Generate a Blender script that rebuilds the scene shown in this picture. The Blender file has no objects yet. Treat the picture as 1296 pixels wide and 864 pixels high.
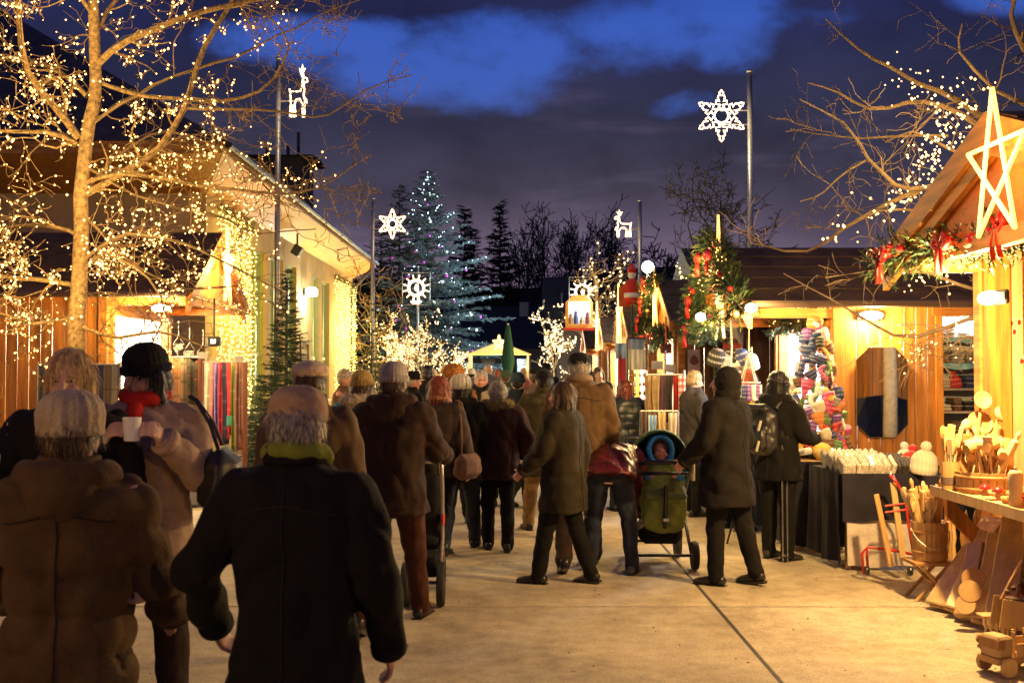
import bpy, bmesh, math, random
from mathutils import Vector, Matrix, noise, Quaternion
import numpy as np
random.seed(7)
R = math.radians
SC = bpy.context.scene
COL = SC.collection
PI = math.pi

# ---------------------------------------------------------------- camera
F = 1400.0                       # focal length in photo pixels (photo is 1296 x 864)
TH = math.atan(38 / F)           # slight upward tilt: eye level falls at y = 470
CT, ST = math.cos(TH), math.sin(TH)
CZ = 1.6
cam_d = bpy.data.cameras.new('camera')
cam = bpy.data.objects.new('camera', cam_d); COL.objects.link(cam)
cam_d.sensor_width = 36; cam_d.lens = 36 * F / 1296
cam_d.clip_start = 0.05; cam_d.clip_end = 2000
cam.location = (0, 0, CZ); cam.rotation_euler = (PI / 2 + TH, 0, 0)
cam_d.dof.use_dof = True; cam_d.dof.focus_distance = 10.0; cam_d.dof.aperture_fstop = 5.0
SC.camera = cam
SC.view_settings.view_transform = 'Standard'; SC.view_settings.look = 'None'
SC.view_settings.exposure = 0.0; SC.view_settings.gamma = 1.0
SC.render.engine = 'CYCLES'
SC.cycles.use_denoising = True
SC.cycles.max_bounces = 5
SC.cycles.sample_clamp_indirect = 4.0

def P(x, y, Y):
    "world point seen at photo pixel (x, y) at distance Y along the street"
    r = (x - 648) / F; u = (432 - y) / F
    t = Y / (CT - u * ST)
    return Vector((r * t, Y, CZ + t * (ST + u * CT)))

# ---------------------------------------------------------------- world (dusk sky with clouds)
W = bpy.data.worlds.new('World'); SC.world = W; W.use_nodes = True
def build_sky():
    nt = W.node_tree; N = nt.nodes; L = nt.links; N.clear()
    out = N.new('ShaderNodeOutputWorld'); bg = N.new('ShaderNodeBackground'); L.new(bg.outputs[0], out.inputs[0])
    tc = N.new('ShaderNodeTexCoord')
    def M(op, a, b=None, c=None, clamp=False):
        n = N.new('ShaderNodeMath'); n.operation = op; n.use_clamp = clamp
        for i, v in enumerate((a, b, c)):
            if v is None: continue
            if isinstance(v, (int, float)): n.inputs[i].default_value = v
            else: L.new(v, n.inputs[i])
        return n.outputs[0]
    def noise_(vec, scale, detail=5, rough=.55):
        n = N.new('ShaderNodeTexNoise'); n.inputs['Scale'].default_value = scale
        n.inputs['Detail'].default_value = detail; n.inputs['Roughness'].default_value = rough
        L.new(vec, n.inputs['Vector']); return n.outputs[0]
    sp = N.new('ShaderNodeSeparateXYZ'); L.new(tc.outputs['Generated'], sp.inputs[0])
    x, y, z = sp.outputs
    yy = M('MAXIMUM', M('ABSOLUTE', y), .15)
    a = M('DIVIDE', x, yy); e = M('DIVIDE', z, yy)
    mp = N.new('ShaderNodeMapping'); mp.inputs['Scale'].default_value = (1, 1, 1.6)
    L.new(tc.outputs['Generated'], mp.inputs[0])
    n1 = noise_(mp.outputs[0], 5.0, 6, .6); n2 = noise_(mp.outputs[0], 2.2, 4, .5); n3 = noise_(mp.outputs[0], 14, 4, .6)
    def blob(a0, e0, ra, re, tilt=0):
        da = M('SUBTRACT', a, a0); de = M('SUBTRACT', M('SUBTRACT', e, e0), M('MULTIPLY', da, tilt))
        q = M('ADD', M('POWER', M('ABSOLUTE', M('DIVIDE', da, ra)), 2.0), M('POWER', M('ABSOLUTE', M('DIVIDE', de, re)), 2.0))
        return q
    # openings in the cloud deck (px -> tangents: a=(x-648)/1400, e=(470-y)/1400)
    q1 = blob(.075, .300, .20, .036, .12)      # main band of blue
    q2 = blob(-.06, .268, .11, .028, -.10)     # lower left tongue
    q3 = blob(.19, .325, .07, .05, 0)          # up to the right
    q4 = blob(.45, .345, .05, .02, 0)
    q5 = blob(-.17, .30, .10, .022, 0)
    q6 = blob(.155, .245, .05, .018, .2)
    q = M('MINIMUM', M('MINIMUM', q1, q2), M('MINIMUM', q3, M('ADD', q4, .25)))
    q = M('MINIMUM', q, M('MINIMUM', M('ADD', q5, .45), M('ADD', q6, 1.05)))
    q = M('ADD', q, M('MULTIPLY', M('SUBTRACT', n1, .5), 4.6))
    q = M('ADD', q, M('MULTIPLY', M('SUBTRACT', n3, .5), 2.4))
    # overhead and behind: broken openings
    up = M('MULTIPLY', M('GREATER_THAN', e, .42), M('MULTIPLY', M('SUBTRACT', .56, n2), 9))
    op = N.new('ShaderNodeMapRange'); op.interpolation_type = 'SMOOTHSTEP'
    op.inputs[1].default_value = 1.7; op.inputs[2].default_value = .15; op.inputs[3].default_value = 0; op.inputs[4].default_value = 1
    L.new(q, op.inputs[0])
    opening = M('MAXIMUM', op.outputs[0], M('MINIMUM', M('MAXIMUM', up, 0), .7), clamp=True)
    def ramp(f, stops):
        r = N.new('ShaderNodeValToRGB'); el = r.color_ramp.elements
        el[0].position, el[0].color = stops[0][0], (*stops[0][1], 1)
        el[1].position, el[1].color = stops[1][0], (*stops[1][1], 1)
        for p, c in stops[2:]:
            k = el.new(p); k.color = (*c, 1)
        L.new(f, r.inputs[0]); return r.outputs[0]
    zz = M('MAXIMUM', z, 0)
    clear = ramp(zz, [(0, (.17, .12, .24)), (.16, (.075, .14, .48)), (.30, (.045, .115, .52)), (.34, (.03, .08, .42)), (1, (.012, .03, .2))])
    cloud = ramp(M('ADD', zz, M('MULTIPLY', M('SUBTRACT', n2, .5), .10)),
                 [(0, (.26, .15, .25)), (.05, (.21, .13, .225)), (.10, (.135, .10, .155)), (.15, (.062, .052, .085)), (.22, (.030, .030, .062)), (.30, (.019, .022, .075)), (1, (.01, .012, .04))])
    # paler streaks low down
    st = N.new('ShaderNodeMapping'); st.inputs['Scale'].default_value = (1, 1, 7); L.new(tc.outputs['Generated'], st.inputs[0])
    s1 = noise_(st.outputs[0], 3.5, 5, .6)
    sm = N.new('ShaderNodeMapRange'); sm.interpolation_type = 'SMOOTHSTEP'; sm.inputs[1].default_value = .52; sm.inputs[2].default_value = .72
    L.new(s1, sm.inputs[0])
    lowm = M('MULTIPLY', sm.outputs[0], M('SUBTRACT', 1, M('MULTIPLY', zz, 3.6), clamp=True))
    mx0 = N.new('ShaderNodeMix'); mx0.data_type = 'RGBA'; L.new(M('MULTIPLY', lowm, .75), mx0.inputs[0]); L.new(cloud, mx0.inputs[6]); mx0.inputs[7].default_value = (.21, .16, .27, 1)
    mx = N.new('ShaderNodeMix'); mx.data_type = 'RGBA'; L.new(opening, mx.inputs[0]); L.new(mx0.outputs[2], mx.inputs[6]); L.new(clear, mx.inputs[7])
    L.new(mx.outputs[2], bg.inputs[0]); bg.inputs[1].default_value = .95
    # mottled light within the cloud deck
    vr = N.new('ShaderNodeMapRange'); vr.inputs[1].default_value = .35; vr.inputs[2].default_value = .7; vr.inputs[3].default_value = .78; vr.inputs[4].default_value = 1.45; L.new(n1, vr.inputs[0])
    vm = N.new('ShaderNodeVectorMath'); vm.operation = 'SCALE'; L.new(mx0.outputs[2], vm.inputs[0]); L.new(vr.outputs[0], vm.inputs['Scale']); L.new(vm.outputs[0], mx.inputs[6])
build_sky()

# ---------------------------------------------------------------- helpers
MATS = {}
def mat(name, base=(.5, .5, .5), rough=.7, metal=0.0, var=.15, nscale=8.0, bump=.0, bscale=60.0, rnd=0.0, stretch=(1, 1, 1),
        spec=.5, emit=None, estr=0.0, coat=0.0, alpha=1.0, trans=0.0, dark=None, sheen=0.0):
    if name in MATS: return MATS[name]
    m = bpy.data.materials.new(name); MATS[name] = m; m.use_nodes = True
    nt = m.node_tree; N = nt.nodes; L = nt.links
    b = N['Principled BSDF']
    b.inputs['Roughness'].default_value = rough; b.inputs['Metallic'].default_value = metal
    b.inputs['Specular IOR Level'].default_value = spec
    if coat: b.inputs['Coat Weight'].default_value = coat
    if alpha < 1: b.inputs['Alpha'].default_value = alpha
    if trans: b.inputs['Transmission Weight'].default_value = trans
    if sheen: b.inputs['Sheen Weight'].default_value = sheen
    b.inputs['Base Color'].default_value = (*base, 1)
    if emit:
        b.inputs['Emission Color'].default_value = (*emit, 1); b.inputs['Emission Strength'].default_value = estr
        m.cycles.emission_sampling = 'NONE'
    if var or bump or rnd:
        tc = N.new('ShaderNodeTexCoord'); mp = N.new('ShaderNodeMapping'); mp.inputs['Scale'].default_value = stretch
        oi = N.new('ShaderNodeObjectInfo')
        va = N.new('ShaderNodeVectorMath'); va.operation = 'MULTIPLY_ADD'
        L.new(tc.outputs['Object'], va.inputs[0]); va.inputs[1].default_value = (1, 1, 1)
        cb = N.new('ShaderNodeCombineXYZ'); ml = N.new('ShaderNodeMath'); ml.operation = 'MULTIPLY'; ml.inputs[1].default_value = 37.0
        L.new(oi.outputs['Random'], ml.inputs[0]); L.new(ml.outputs[0], cb.inputs[0]); L.new(ml.outputs[0], cb.inputs[2])
        L.new(cb.outputs[0], va.inputs[2]); L.new(va.outputs[0], mp.inputs[0])
        nz = N.new('ShaderNodeTexNoise'); nz.inputs['Scale'].default_value = nscale; nz.inputs['Detail'].default_value = 5; nz.inputs['Roughness'].default_value = .6
        L.new(mp.outputs[0], nz.inputs['Vector'])
        mx = N.new('ShaderNodeMix'); mx.data_type = 'RGBA'
        d = dark if dark else tuple(c * (1 - min(.9, var * 2.2)) for c in base)
        hi = tuple(min(1, c * (1 + var)) for c in base)
        mr = N.new('ShaderNodeMapRange'); mr.inputs[1].default_value = .3; mr.inputs[2].default_value = .7; L.new(nz.outputs[0], mr.inputs[0])
        L.new(mr.outputs[0], mx.inputs[0]); mx.inputs[6].default_value = (*d, 1); mx.inputs[7].default_value = (*hi, 1)
        col = mx.outputs[2]
        if rnd:
            hs = N.new('ShaderNodeHueSaturation'); r2 = N.new('ShaderNodeMapRange'); r2.inputs[3].default_value = 1 - rnd; r2.inputs[4].default_value = 1 + rnd
            L.new(oi.outputs['Random'], r2.inputs[0]); L.new(r2.outputs[0], hs.inputs['Value']); L.new(col, hs.inputs['Color']); col = hs.outputs[0]
        L.new(col, b.inputs['Base Color'])
        if bump:
            n2 = N.new('ShaderNodeTexNoise'); n2.inputs['Scale'].default_value = bscale; n2.inputs['Detail'].default_value = 4
            L.new(mp.outputs[0], n2.inputs['Vector'])
            bp = N.new('ShaderNodeBump'); bp.inputs['Strength'].default_value = bump; bp.inputs['Distance'].default_value = .01
            L.new(n2.outputs[0], bp.inputs['Height']); L.new(bp.outputs[0], b.inputs['Normal'])
    return m

def wood(name, base, rnd=.16, axis='z', rough=.55, var=.28, scale=14, coat=.0):
    s = {'z': (1, 1, .08), 'x': (.08, 1, 1), 'y': (1, .08, 1)}[axis]
    return mat(name, base, rough=rough, var=var, nscale=scale, bump=.25, bscale=40, rnd=rnd, stretch=s, coat=coat)
def fabric(name, base, var=.15, rough=.9, bump=.5, bscale=180, nscale=10, sheen=.0):  # tone variation widened to put fold shading into the cloth colour
    return mat(name, base, rough=rough, var=var, nscale=nscale, bump=bump, bscale=bscale, spec=.25, sheen=sheen)
def glow(name, col, s):
    return mat(name, (.8, .8, .8), var=0, emit=col, estr=s)

def setp(o, label=None, cat=None, group=None, kind=None):
    if label: o['label'] = label
    if cat: o['category'] = cat
    if group: o['group'] = group
    if kind: o['kind'] = kind
    return o

def empty(name, loc, label=None, cat=None, group=None, rz=0, kind=None):
    o = bpy.data.objects.new(name, None); COL.objects.link(o)
    o.location = loc; o.rotation_euler = (0, 0, rz); o.empty_display_size = .2
    return setp(o, label, cat, group, kind)

def wloc(p):
    v = Vector((0, 0, 0))
    while p is not None:
        v = v + p.location; p = p.parent
    return v

_ico = None
def ico():
    global _ico
    if _ico is None:
        bm = bmesh.new(); bmesh.ops.create_icosphere(bm, subdivisions=2, radius=1)
        bm.verts.ensure_lookup_table()
        _ico = ([v.co.copy() for v in bm.verts], [[v.index for v in f.verts] for f in bm.faces]); bm.free()
    return _ico

class MB:
    def __init__(s): s.v = []; s.f = []
    def add(s, vs, fs):
        n = len(s.v); s.v.extend([tuple(p) for p in vs]); s.f.extend([[i + n for i in f] for f in fs]); return s
    def box(s, c, d, rot=None, bev=0):
        hx, hy, hz = d[0] / 2, d[1] / 2, d[2] / 2
        if bev:
            b = min(bev, hx * .9, hy * .9, hz * .9)
            vs = []
            for sx in (-1, 1):
                for sy in (-1, 1):
                    for sz in (-1, 1):
                        vs += [(sx * (hx - b), sy * (hy - b), sz * hz), (sx * (hx - b), sy * hy, sz * (hz - b)), (sx * hx, sy * (hy - b), sz * (hz - b))]
            bm = bmesh.new()
            for p in vs: bm.verts.new(p)
            bmesh.ops.convex_hull(bm, input=bm.verts)
            bm.verts.ensure_lookup_table(); bm.verts.index_update()
            vs = [v.co.copy() for v in bm.verts]; fs = [[v.index for v in f.verts] for f in bm.faces]; bm.free()
        else:
            vs = [(-hx, -hy, -hz), (hx, -hy, -hz), (hx, hy, -hz), (-hx, hy, -hz), (-hx, -hy, hz), (hx, -hy, hz), (hx, hy, hz), (-hx, hy, hz)]
            fs = [[0, 3, 2, 1], [4, 5, 6, 7], [0, 1, 5, 4], [1, 2, 6, 5], [2, 3, 7, 6], [3, 0, 4, 7]]
        c = Vector(c)
        if rot is not None: vs = [rot @ Vector(p) + c for p in vs]
        else: vs = [Vector(p) + c for p in vs]
        return s.add(vs, fs)
    def bb(s, x0, x1, y0, y1, z0, z1):
        return s.box(((x0 + x1) / 2, (y0 + y1) / 2, (z0 + z1) / 2), (abs(x1 - x0), abs(y1 - y0), abs(z1 - z0)))
    def hexa(s, p):   # 8 points: bottom 4 ccw, top 4 ccw
        return s.add(p, [[0, 3, 2, 1], [4, 5, 6, 7], [0, 1, 5, 4], [1, 2, 6, 5], [2, 3, 7, 6], [3, 0, 4, 7]])
    def sheet(s, a, b, c, d, t):  # quad a b c d thickened by t along its normal
        a, b, c, d = map(Vector, (a, b, c, d)); n = (b - a).cross(d - a).normalized() * t
        return s.hexa([a, b, c, d, a + n, b + n, c + n, d + n])
    def tube(s, pts, r, n=8, cap=True):
        pts = [Vector(p) for p in pts]
        if isinstance(r, (int, float)): r = [r] * len(pts)
        vs = []; fs = []; prev = None
        for i, p in enumerate(pts):
            d = (pts[min(i + 1, len(pts) - 1)] - pts[max(i - 1, 0)])
            if d.length < 1e-9: d = Vector((0, 0, 1))
            d.normalize()
            if prev is None:
                u = d.cross(Vector((0, 0, 1)) if abs(d.z) < .9 else Vector((1, 0, 0))).normalized()
            else:
                u = prev - d * prev.dot(d)
                u = u.normalized() if u.length > 1e-6 else d.orthogonal().normalized()
            prev = u; w = d.cross(u)
            for k in range(n):
                a = 2 * PI * k / n
                vs.append(p + (u * math.cos(a) + w * math.sin(a)) * r[i])
        for i in range(len(pts) - 1):
            for k in range(n):
                k2 = (k + 1) % n
                fs.append([i * n + k, i * n + k2, (i + 1) * n + k2, (i + 1) * n + k])
        if cap:
            fs.append(list(range(n))[::-1]); m = (len(pts) - 1) * n; fs.append([m + k for k in range(n)])
        return s.add(vs, fs)
    def lathe(s, prof, c=(0, 0, 0), n=16, rot=None, sx=1, sy=1):
        c = Vector(c); vs = []; fs = []
        for r, z in prof:
            for k in range(n):
                a = 2 * PI * k / n; p = Vector((r * math.cos(a) * sx, r * math.sin(a) * sy, z))
                if rot is not None: p = rot @ p
                vs.append(p + c)
        for i in range(len(prof) - 1):
            for k in range(n):
                k2 = (k + 1) % n
                fs.append([i * n + k, i * n + k2, (i + 1) * n + k2, (i + 1) * n + k])
        fs.append(list(range(n))[::-1]); m = (len(prof) - 1) * n; fs.append([m + k for k in range(n)])
        return s.add(vs, fs)
    def ell(s, c, r, rot=None):
        vs, fs = ico(); c = Vector(c)
        if isinstance(r, (int, float)): r = (r, r, r)
        q = [Vector((p.x * r[0], p.y * r[1], p.z * r[2])) for p in vs]
        if rot is not None: q = [rot @ p for p in q]
        return s.add([p + c for p in q], fs)
    def octa(s, c, r):
        x, y, z = c
        return s.add([(x + r, y, z), (x - r, y, z), (x, y + r, z), (x, y - r, z), (x, y, z + r), (x, y, z - r)],
                     [[0, 2, 4], [2, 1, 4], [1, 3, 4], [3, 0, 4], [2, 0, 5], [1, 2, 5], [3, 1, 5], [0, 3, 5]])
    def poly(s, pts, t):   # polygon thickened along its normal
        pts = [Vector(p) for p in pts]; n = len(pts)
        nm = Vector((0, 0, 0))
        for i in range(n): nm += (pts[i]).cross(pts[(i + 1) % n])
        nm = nm.normalized() * t
        fs = [list(range(n))[::-1], [n + i for i in range(n)]] + [[i, (i + 1) % n, n + (i + 1) % n, n + i] for i in range(n)]
        return s.add(pts + [p + nm for p in pts], fs)
    def mesh(s, name, off=Vector((0, 0, 0)), smooth=False):
        me = bpy.data.meshes.new(name)
        me.from_pydata([(p[0] - off[0], p[1] - off[1], p[2] - off[2]) for p in s.v], [], s.f)
        if smooth: me.polygons.foreach_set('use_smooth', [True] * len(me.polygons))
        me.update(); return me
    def build(s, name, m, parent=None, local=False, smooth=False, label=None, cat=None, group=None, kind=None):
        """local=False: vertices are in world space (parents unrotated); local=True: in the parent's space"""
        loc = Vector((0, 0, 0))
        if parent is None:
            a = np.array(s.v, dtype=float); lo = a.min(0); hi = a.max(0)
            loc = Vector(((lo[0] + hi[0]) / 2, (lo[1] + hi[1]) / 2, lo[2])); off = loc
        elif not local: off = wloc(parent)
        else: off = Vector((0, 0, 0))
        me = s.mesh(name, off, smooth); me.materials.append(m)
        o = bpy.data.objects.new(name, me); COL.objects.link(o); o.location = loc
        if parent is not None: o.parent = parent
        return setp(o, label, cat, group, kind)

def put(name, me, parent=None, loc=(0, 0, 0), rot=(0, 0, 0), scale=None, label=None, cat=None, group=None, kind=None):
    o = bpy.data.objects.new(name, me); COL.objects.link(o); o.location = loc; o.rotation_euler = rot
    if scale is not None: o.scale = scale if not isinstance(scale, (int, float)) else (scale,) * 3
    if parent is not None: o.parent = parent
    return setp(o, label, cat, group, kind)

def copy_tree(o, parent=None):
    c = o.copy(); COL.objects.link(c)
    if parent is not None: c.parent = parent
    for ch in list(o.children): copy_tree(ch, c)
    return c

LW = 3.2            # overall strength of the market's lamps
def lamp(parent, loc, watts, col=(1, .62, .28), size=.08, typ='POINT', rot=None, spot=None):
    d = bpy.data.lights.new('light', typ); d.energy = watts * LW
    d.color = (col[0], col[1] * (.95 if col[2] < .5 else 1), col[2] * (.72 if col[2] < .5 else .95))
    if typ == 'POINT': d.shadow_soft_size = size
    if typ == 'SPOT': d.shadow_soft_size = size; d.spot_size = spot; d.spot_blend = .6
    if typ == 'AREA': d.size = size
    o = bpy.data.objects.new('light', d); COL.objects.link(o)
    o.parent = parent; o.location = Vector(loc) - (wloc(parent) if parent is not None else Vector((0, 0, 0)))
    if rot is not None: o.rotation_euler = rot
    return o

# palette
WOOD_OR = wood('wood_orange', (.52, .20, .032), axis='z')
WOOD_ORH = wood('wood_orange_horizontal', (.54, .215, .038), axis='x')
WOOD_ORY = wood('wood_orange_along', (.54, .215, .038), axis='y')
WOOD_DK = wood('wood_dark_brown', (.10, .045, .022), axis='z')
WOOD_PALE = wood('wood_pale', (.62, .40, .19), axis='z', rnd=.12, var=.15)
WOOD_PALEX = wood('wood_pale_x', (.62, .40, .19), axis='x', rnd=.12, var=.15)
ROOF = mat('roof_felt', (.085, .045, .026), rough=.9, var=.3, nscale=5, bump=.6, bscale=90)
BLACK = mat('black_paint', (.015, .015, .016), rough=.5, var=0)
BLACKP = mat('black_plastic', (.02, .02, .022), rough=.35, var=0)
WHITE = mat('white_plain', (.75, .75, .73), rough=.6, var=.03)
STEEL = mat('galvanised_pole', (.42, .40, .37), rough=.4, metal=.6, var=.12, nscale=20)
BARK = mat('bark', (.30, .21, .11), rough=.85, var=.35, nscale=25, bump=.6, bscale=60)
BARKD = mat('bark_dark', (.09, .065, .045), rough=.9, var=.3, nscale=25)
TWIG = mat('twig_bark', (.22, .155, .095), rough=.8, var=.2, nscale=10)
BULB = glow('warm_bulb', (1, .44, .11), 8)
BULBW = glow('white_bulb', (1, .66, .28), 4.5)
BULBB = glow('cold_bulb', (.62, .85, 1), 5)
TUBE = glow('rope_light', (1, .56, .24), 4.5)
STAR = glow('star_light_tube', (1, .46, .07), 3.6)
WARM = (1, .58, .22)
# ---------------------------------------------------------------- ground
def ground_mat(name, base, dark, bump=.5):
    m = bpy.data.materials.new(name); m.use_nodes = True; nt = m.node_tree; N = nt.nodes; L = nt.links; b = N['Principled BSDF']
    g = N.new('ShaderNodeNewGeometry')
    def nz(sc, d=6, r=.6):
        n = N.new('ShaderNodeTexNoise'); n.inputs['Scale'].default_value = sc; n.inputs['Detail'].default_value = d; n.inputs['Roughness'].default_value = r
        L.new(g.outputs['Position'], n.inputs['Vector']); return n.outputs[0]
    big = nz(.9); mid = nz(7); fine = nz(140, 3, .7)
    a = N.new('ShaderNodeMix'); a.data_type = 'RGBA'; a.inputs[6].default_value = (*dark, 1); a.inputs[7].default_value = (*base, 1)
    mr = N.new('ShaderNodeMapRange'); mr.inputs[1].default_value = .32; mr.inputs[2].default_value = .62
    s = N.new('ShaderNodeMath'); s.operation = 'MULTIPLY_ADD'; L.new(mid, s.inputs[0]); s.inputs[1].default_value = .45
    h = N.new('ShaderNodeMath'); h.operation = 'MULTIPLY'; L.new(big, h.inputs[0]); h.inputs[1].default_value = .55; L.new(h.outputs[0], s.inputs[2])
    L.new(s.outputs[0], mr.inputs[0]); L.new(mr.outputs[0], a.inputs[0])
    c = N.new('ShaderNodeMix'); c.data_type = 'RGBA'; c.blend_type = 'MULTIPLY'
    f = N.new('ShaderNodeMapRange'); f.inputs[1].default_value = .3; f.inputs[2].default_value = .6; f.inputs[3].default_value = .22; f.inputs[4].default_value = 1.1; L.new(fine, f.inputs[0])
    cc = N.new('ShaderNodeCombineColor'); [L.new(f.outputs[0], cc.inputs[i]) for i in range(3)]
    c.inputs[0].default_value = .8; L.new(a.outputs[2], c.inputs[6]); L.new(cc.outputs[0], c.inputs[7])
    # small dark spots (chewing gum, damp)
    vo = N.new('ShaderNodeTexVoronoi'); vo.inputs['Scale'].default_value = 2.6; L.new(g.outputs['Position'], vo.inputs['Vector'])
    lt = N.new('ShaderNodeMapRange'); lt.inputs[1].default_value = .03; lt.inputs[2].default_value = .06; lt.inputs[3].default_value = .55; lt.inputs[4].default_value = 1; L.new(vo.outputs[0], lt.inputs[0])
    d = N.new('ShaderNodeMix'); d.data_type = 'RGBA'; d.blend_type = 'MULTIPLY'; d.inputs[0].default_value = 1
    c2 = N.new('ShaderNodeCombineColor'); [L.new(lt.outputs[0], c2.inputs[i]) for i in range(3)]
    L.new(c.outputs[2], d.inputs[6]); L.new(c2.outputs[0], d.inputs[7])
    oi = N.new('ShaderNodeObjectInfo'); hs = N.new('ShaderNodeHueSaturation'); r2 = N.new('ShaderNodeMapRange'); r2.inputs[3].default_value = .88; r2.inputs[4].default_value = 1.1
    L.new(oi.outputs['Random'], r2.inputs[0]); L.new(r2.outputs[0], hs.inputs['Value']); L.new(d.outputs[2], hs.inputs['Color'])
    L.new(hs.outputs[0], b.inputs['Base Color']); b.inputs['Roughness'].default_value = .72
    bp = N.new('ShaderNodeBump'); bp.inputs['Strength'].default_value = bump; bp.inputs['Distance'].default_value = .006; L.new(fine, bp.inputs['Height']); L.new(bp.outputs[0], b.inputs['Normal'])
    return m
def litter():
    r_ = random.Random(77); mb = MB()
    for k in range(170):
        Y = r_.uniform(5.2, 14); x = r_.uniform(-3.2, 3.2); a = r_.random() * 6; L = r_.uniform(.004, .014); w = L * r_.uniform(.25, .8)
        mb.box((x, Y, .002), (L, w, .004), Matrix.Rotation(a, 3, 'Z'))
    mb.build('litter', mat('litter_bits', (.16, .11, .06), var=.5), label='scattered bits of leaf and grit lying on the concrete slabs', cat='litter', kind='stuff')
CONC = ground_mat('concrete', (.60, .50, .34), (.26, .205, .13))
SOIL = ground_mat('asphalt', (.075, .066, .055), (.04, .036, .03))
DIRT = mat('joint_dirt', (.03, .025, .02), var=.2)
g = MB().add([(-900, -60, -.03), (900, -60, -.03), (900, 1600, -.03), (-900, 1600, -.03)], [[0, 1, 2, 3]])
g.build('ground', SOIL, kind='structure')
pav = empty('pavement', (0, 0, 0), kind='structure')
xs = [-7.0, -3.0, 1.39, 5.6, 9.6]
ys = [-3.1, -.5, 2.3, 4.95, 7.6, 10.4, 13.1, 15.8, 18.5, 21.2, 24, 27, 30, 33, 36, 40, 44, 48, 52, 56, 62]
MB().bb(-7.0, 9.6, -3.1, 62, -.025, -.006).build('joint_bed', DIRT, pav)
for i in range(4):
    for j in range(len(ys) - 1):
        g_ = .007
        x0, x1, y0, y1 = xs[i] + g_, xs[i + 1] - g_, ys[j] + g_, ys[j + 1] - g_
        if i == 0: x0 = -5.0 if False else x0
        z = -.001 - random.random() * .003
        mb = MB(); b = .008
        mb.add([(x0, y0, -.02), (x1, y0, -.02), (x1, y1, -.02), (x0, y1, -.02), (x0, y0, z - b), (x1, y0, z - b), (x1, y1, z - b), (x0, y1, z - b),
                (x0 + b, y0 + b, z), (x1 - b, y0 + b, z), (x1 - b, y1 - b, z), (x0 + b, y1 - b, z)],
               [[0, 1, 5, 4], [1, 2, 6, 5], [2, 3, 7, 6], [3, 0, 4, 7], [4, 5, 9, 8], [5, 6, 10, 9], [6, 7, 11, 10], [7, 4, 8, 11], [8, 9, 10, 11]])
        mb.build('slab', CONC, pav)
litter()
# raised edge strip along the building on the left
kb = empty('kerb', (-4.85, 16.5, 0), kind='structure')
for k in range(12):
    y = 16.5 + k * 2.0
    MB().box((-4.93, y + 1, .055), (.16, 1.985, .13), bev=.012).build('kerb_stone', CONC, kb)
MB().bb(-5.75, -5.012, 16.5, 40, -.001, .105).build('raised_strip', CONC, kind='structure')
# far hill with woods on it
def hill():
    mb = MB(); n = 90
    prof = [(-260, 26), (-120, 22), (-60, 18), (-20, 14), (-6, 13.2), (0, 13.0), (12, 14.5), (30, 17.5), (45, 18.5), (60, 18.6), (120, 24), (260, 30)]
    def H(x):
        for (a, ha), (b, hb) in zip(prof, prof[1:]):
            if a <= x <= b: return ha + (hb - ha) * (x - a) / (b - a)
        return 20
    for j, (Y, k) in enumerate([(120, 0), (134, .55), (150, 1), (200, 1.1), (300, .9)]):
        for i in range(n + 1):
            x = -260 + 520 * i / n
            mb.v.append((x, Y, H(x) * k - .05 + (random.uniform(-.5, .5) if k else 0)))
    for j in range(4):
        for i in range(n):
            a = j * (n + 1) + i; mb.f.append([a, a + 1, a + n + 2, a + n + 1])
    mb.build('hill', mat('hill_woods', (.012, .013, .010), rough=1, var=.4, nscale=.3), kind='structure')
hill()

# ---------------------------------------------------------------- big hall on the left
WALLY = mat('render_wall', (.52, .36, .14), rough=.9, var=.07, nscale=1.5, bump=.2, bscale=60)
WALLG = mat('render_wall_grey', (.50, .38, .22), rough=.9, var=.08, nscale=1.5, bump=.2, bscale=60)
SOFF = wood('soffit_boards', (.46, .20, .03), axis='y', rnd=.05, var=.12)
hall = empty('hall_building', (-5.7, 20.6, 0), 'long yellow rendered hall with deep eaves and tall windows on the left', 'building')
XB = -5.72; Y0, Y1 = 20.6, 39.6; ZT = 4.95; XW = -24
wins = [(24.3, 25.7), (26.2, 27.6), (28.1, 29.3), (31.6, 32.9), (33.3, 34.6)]
zb, zt = .75, 4.35
def wall_with_openings():
    ey = [Y0] + [v for w in wins for v in w] + [Y1]
    for k in range(0, len(ey), 2):
        MB().bb(XB - .3, XB, ey[k], ey[k + 1], 0, ZT).build('wall', WALLY, hall)
    for a, b in wins:
        MB().bb(XB - .3, XB, a, b, 0, zb).build('wall', WALLY, hall)
        MB().bb(XB - .3, XB, a, b, zt, ZT).build('wall', WALLY, hall)
wall_with_openings()
MB().bb(XW, XB - .3, Y0, Y0 + .3, 0, ZT).build('wall', WALLG, hall)
MB().bb(XW, XB, Y1 - .3, Y1 - .001, 0, ZT - .01).build('wall', WALLG, hall) if False else MB().bb(XW, XB - .3, Y1 - .3, Y1, 0, ZT).build('wall', WALLG, hall)
GREENF = mat('window_frame_green', (.36, .40, .08), rough=.5, var=.08)
GLASSD = mat('window_glass', (.03, .04, .03), rough=.08, var=0, spec=.8)
GLASSL = mat('window_glass_lit', (.10, .12, .04), rough=.15, var=.3, nscale=1.2, emit=(.55, .60, .12), estr=.22)
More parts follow.
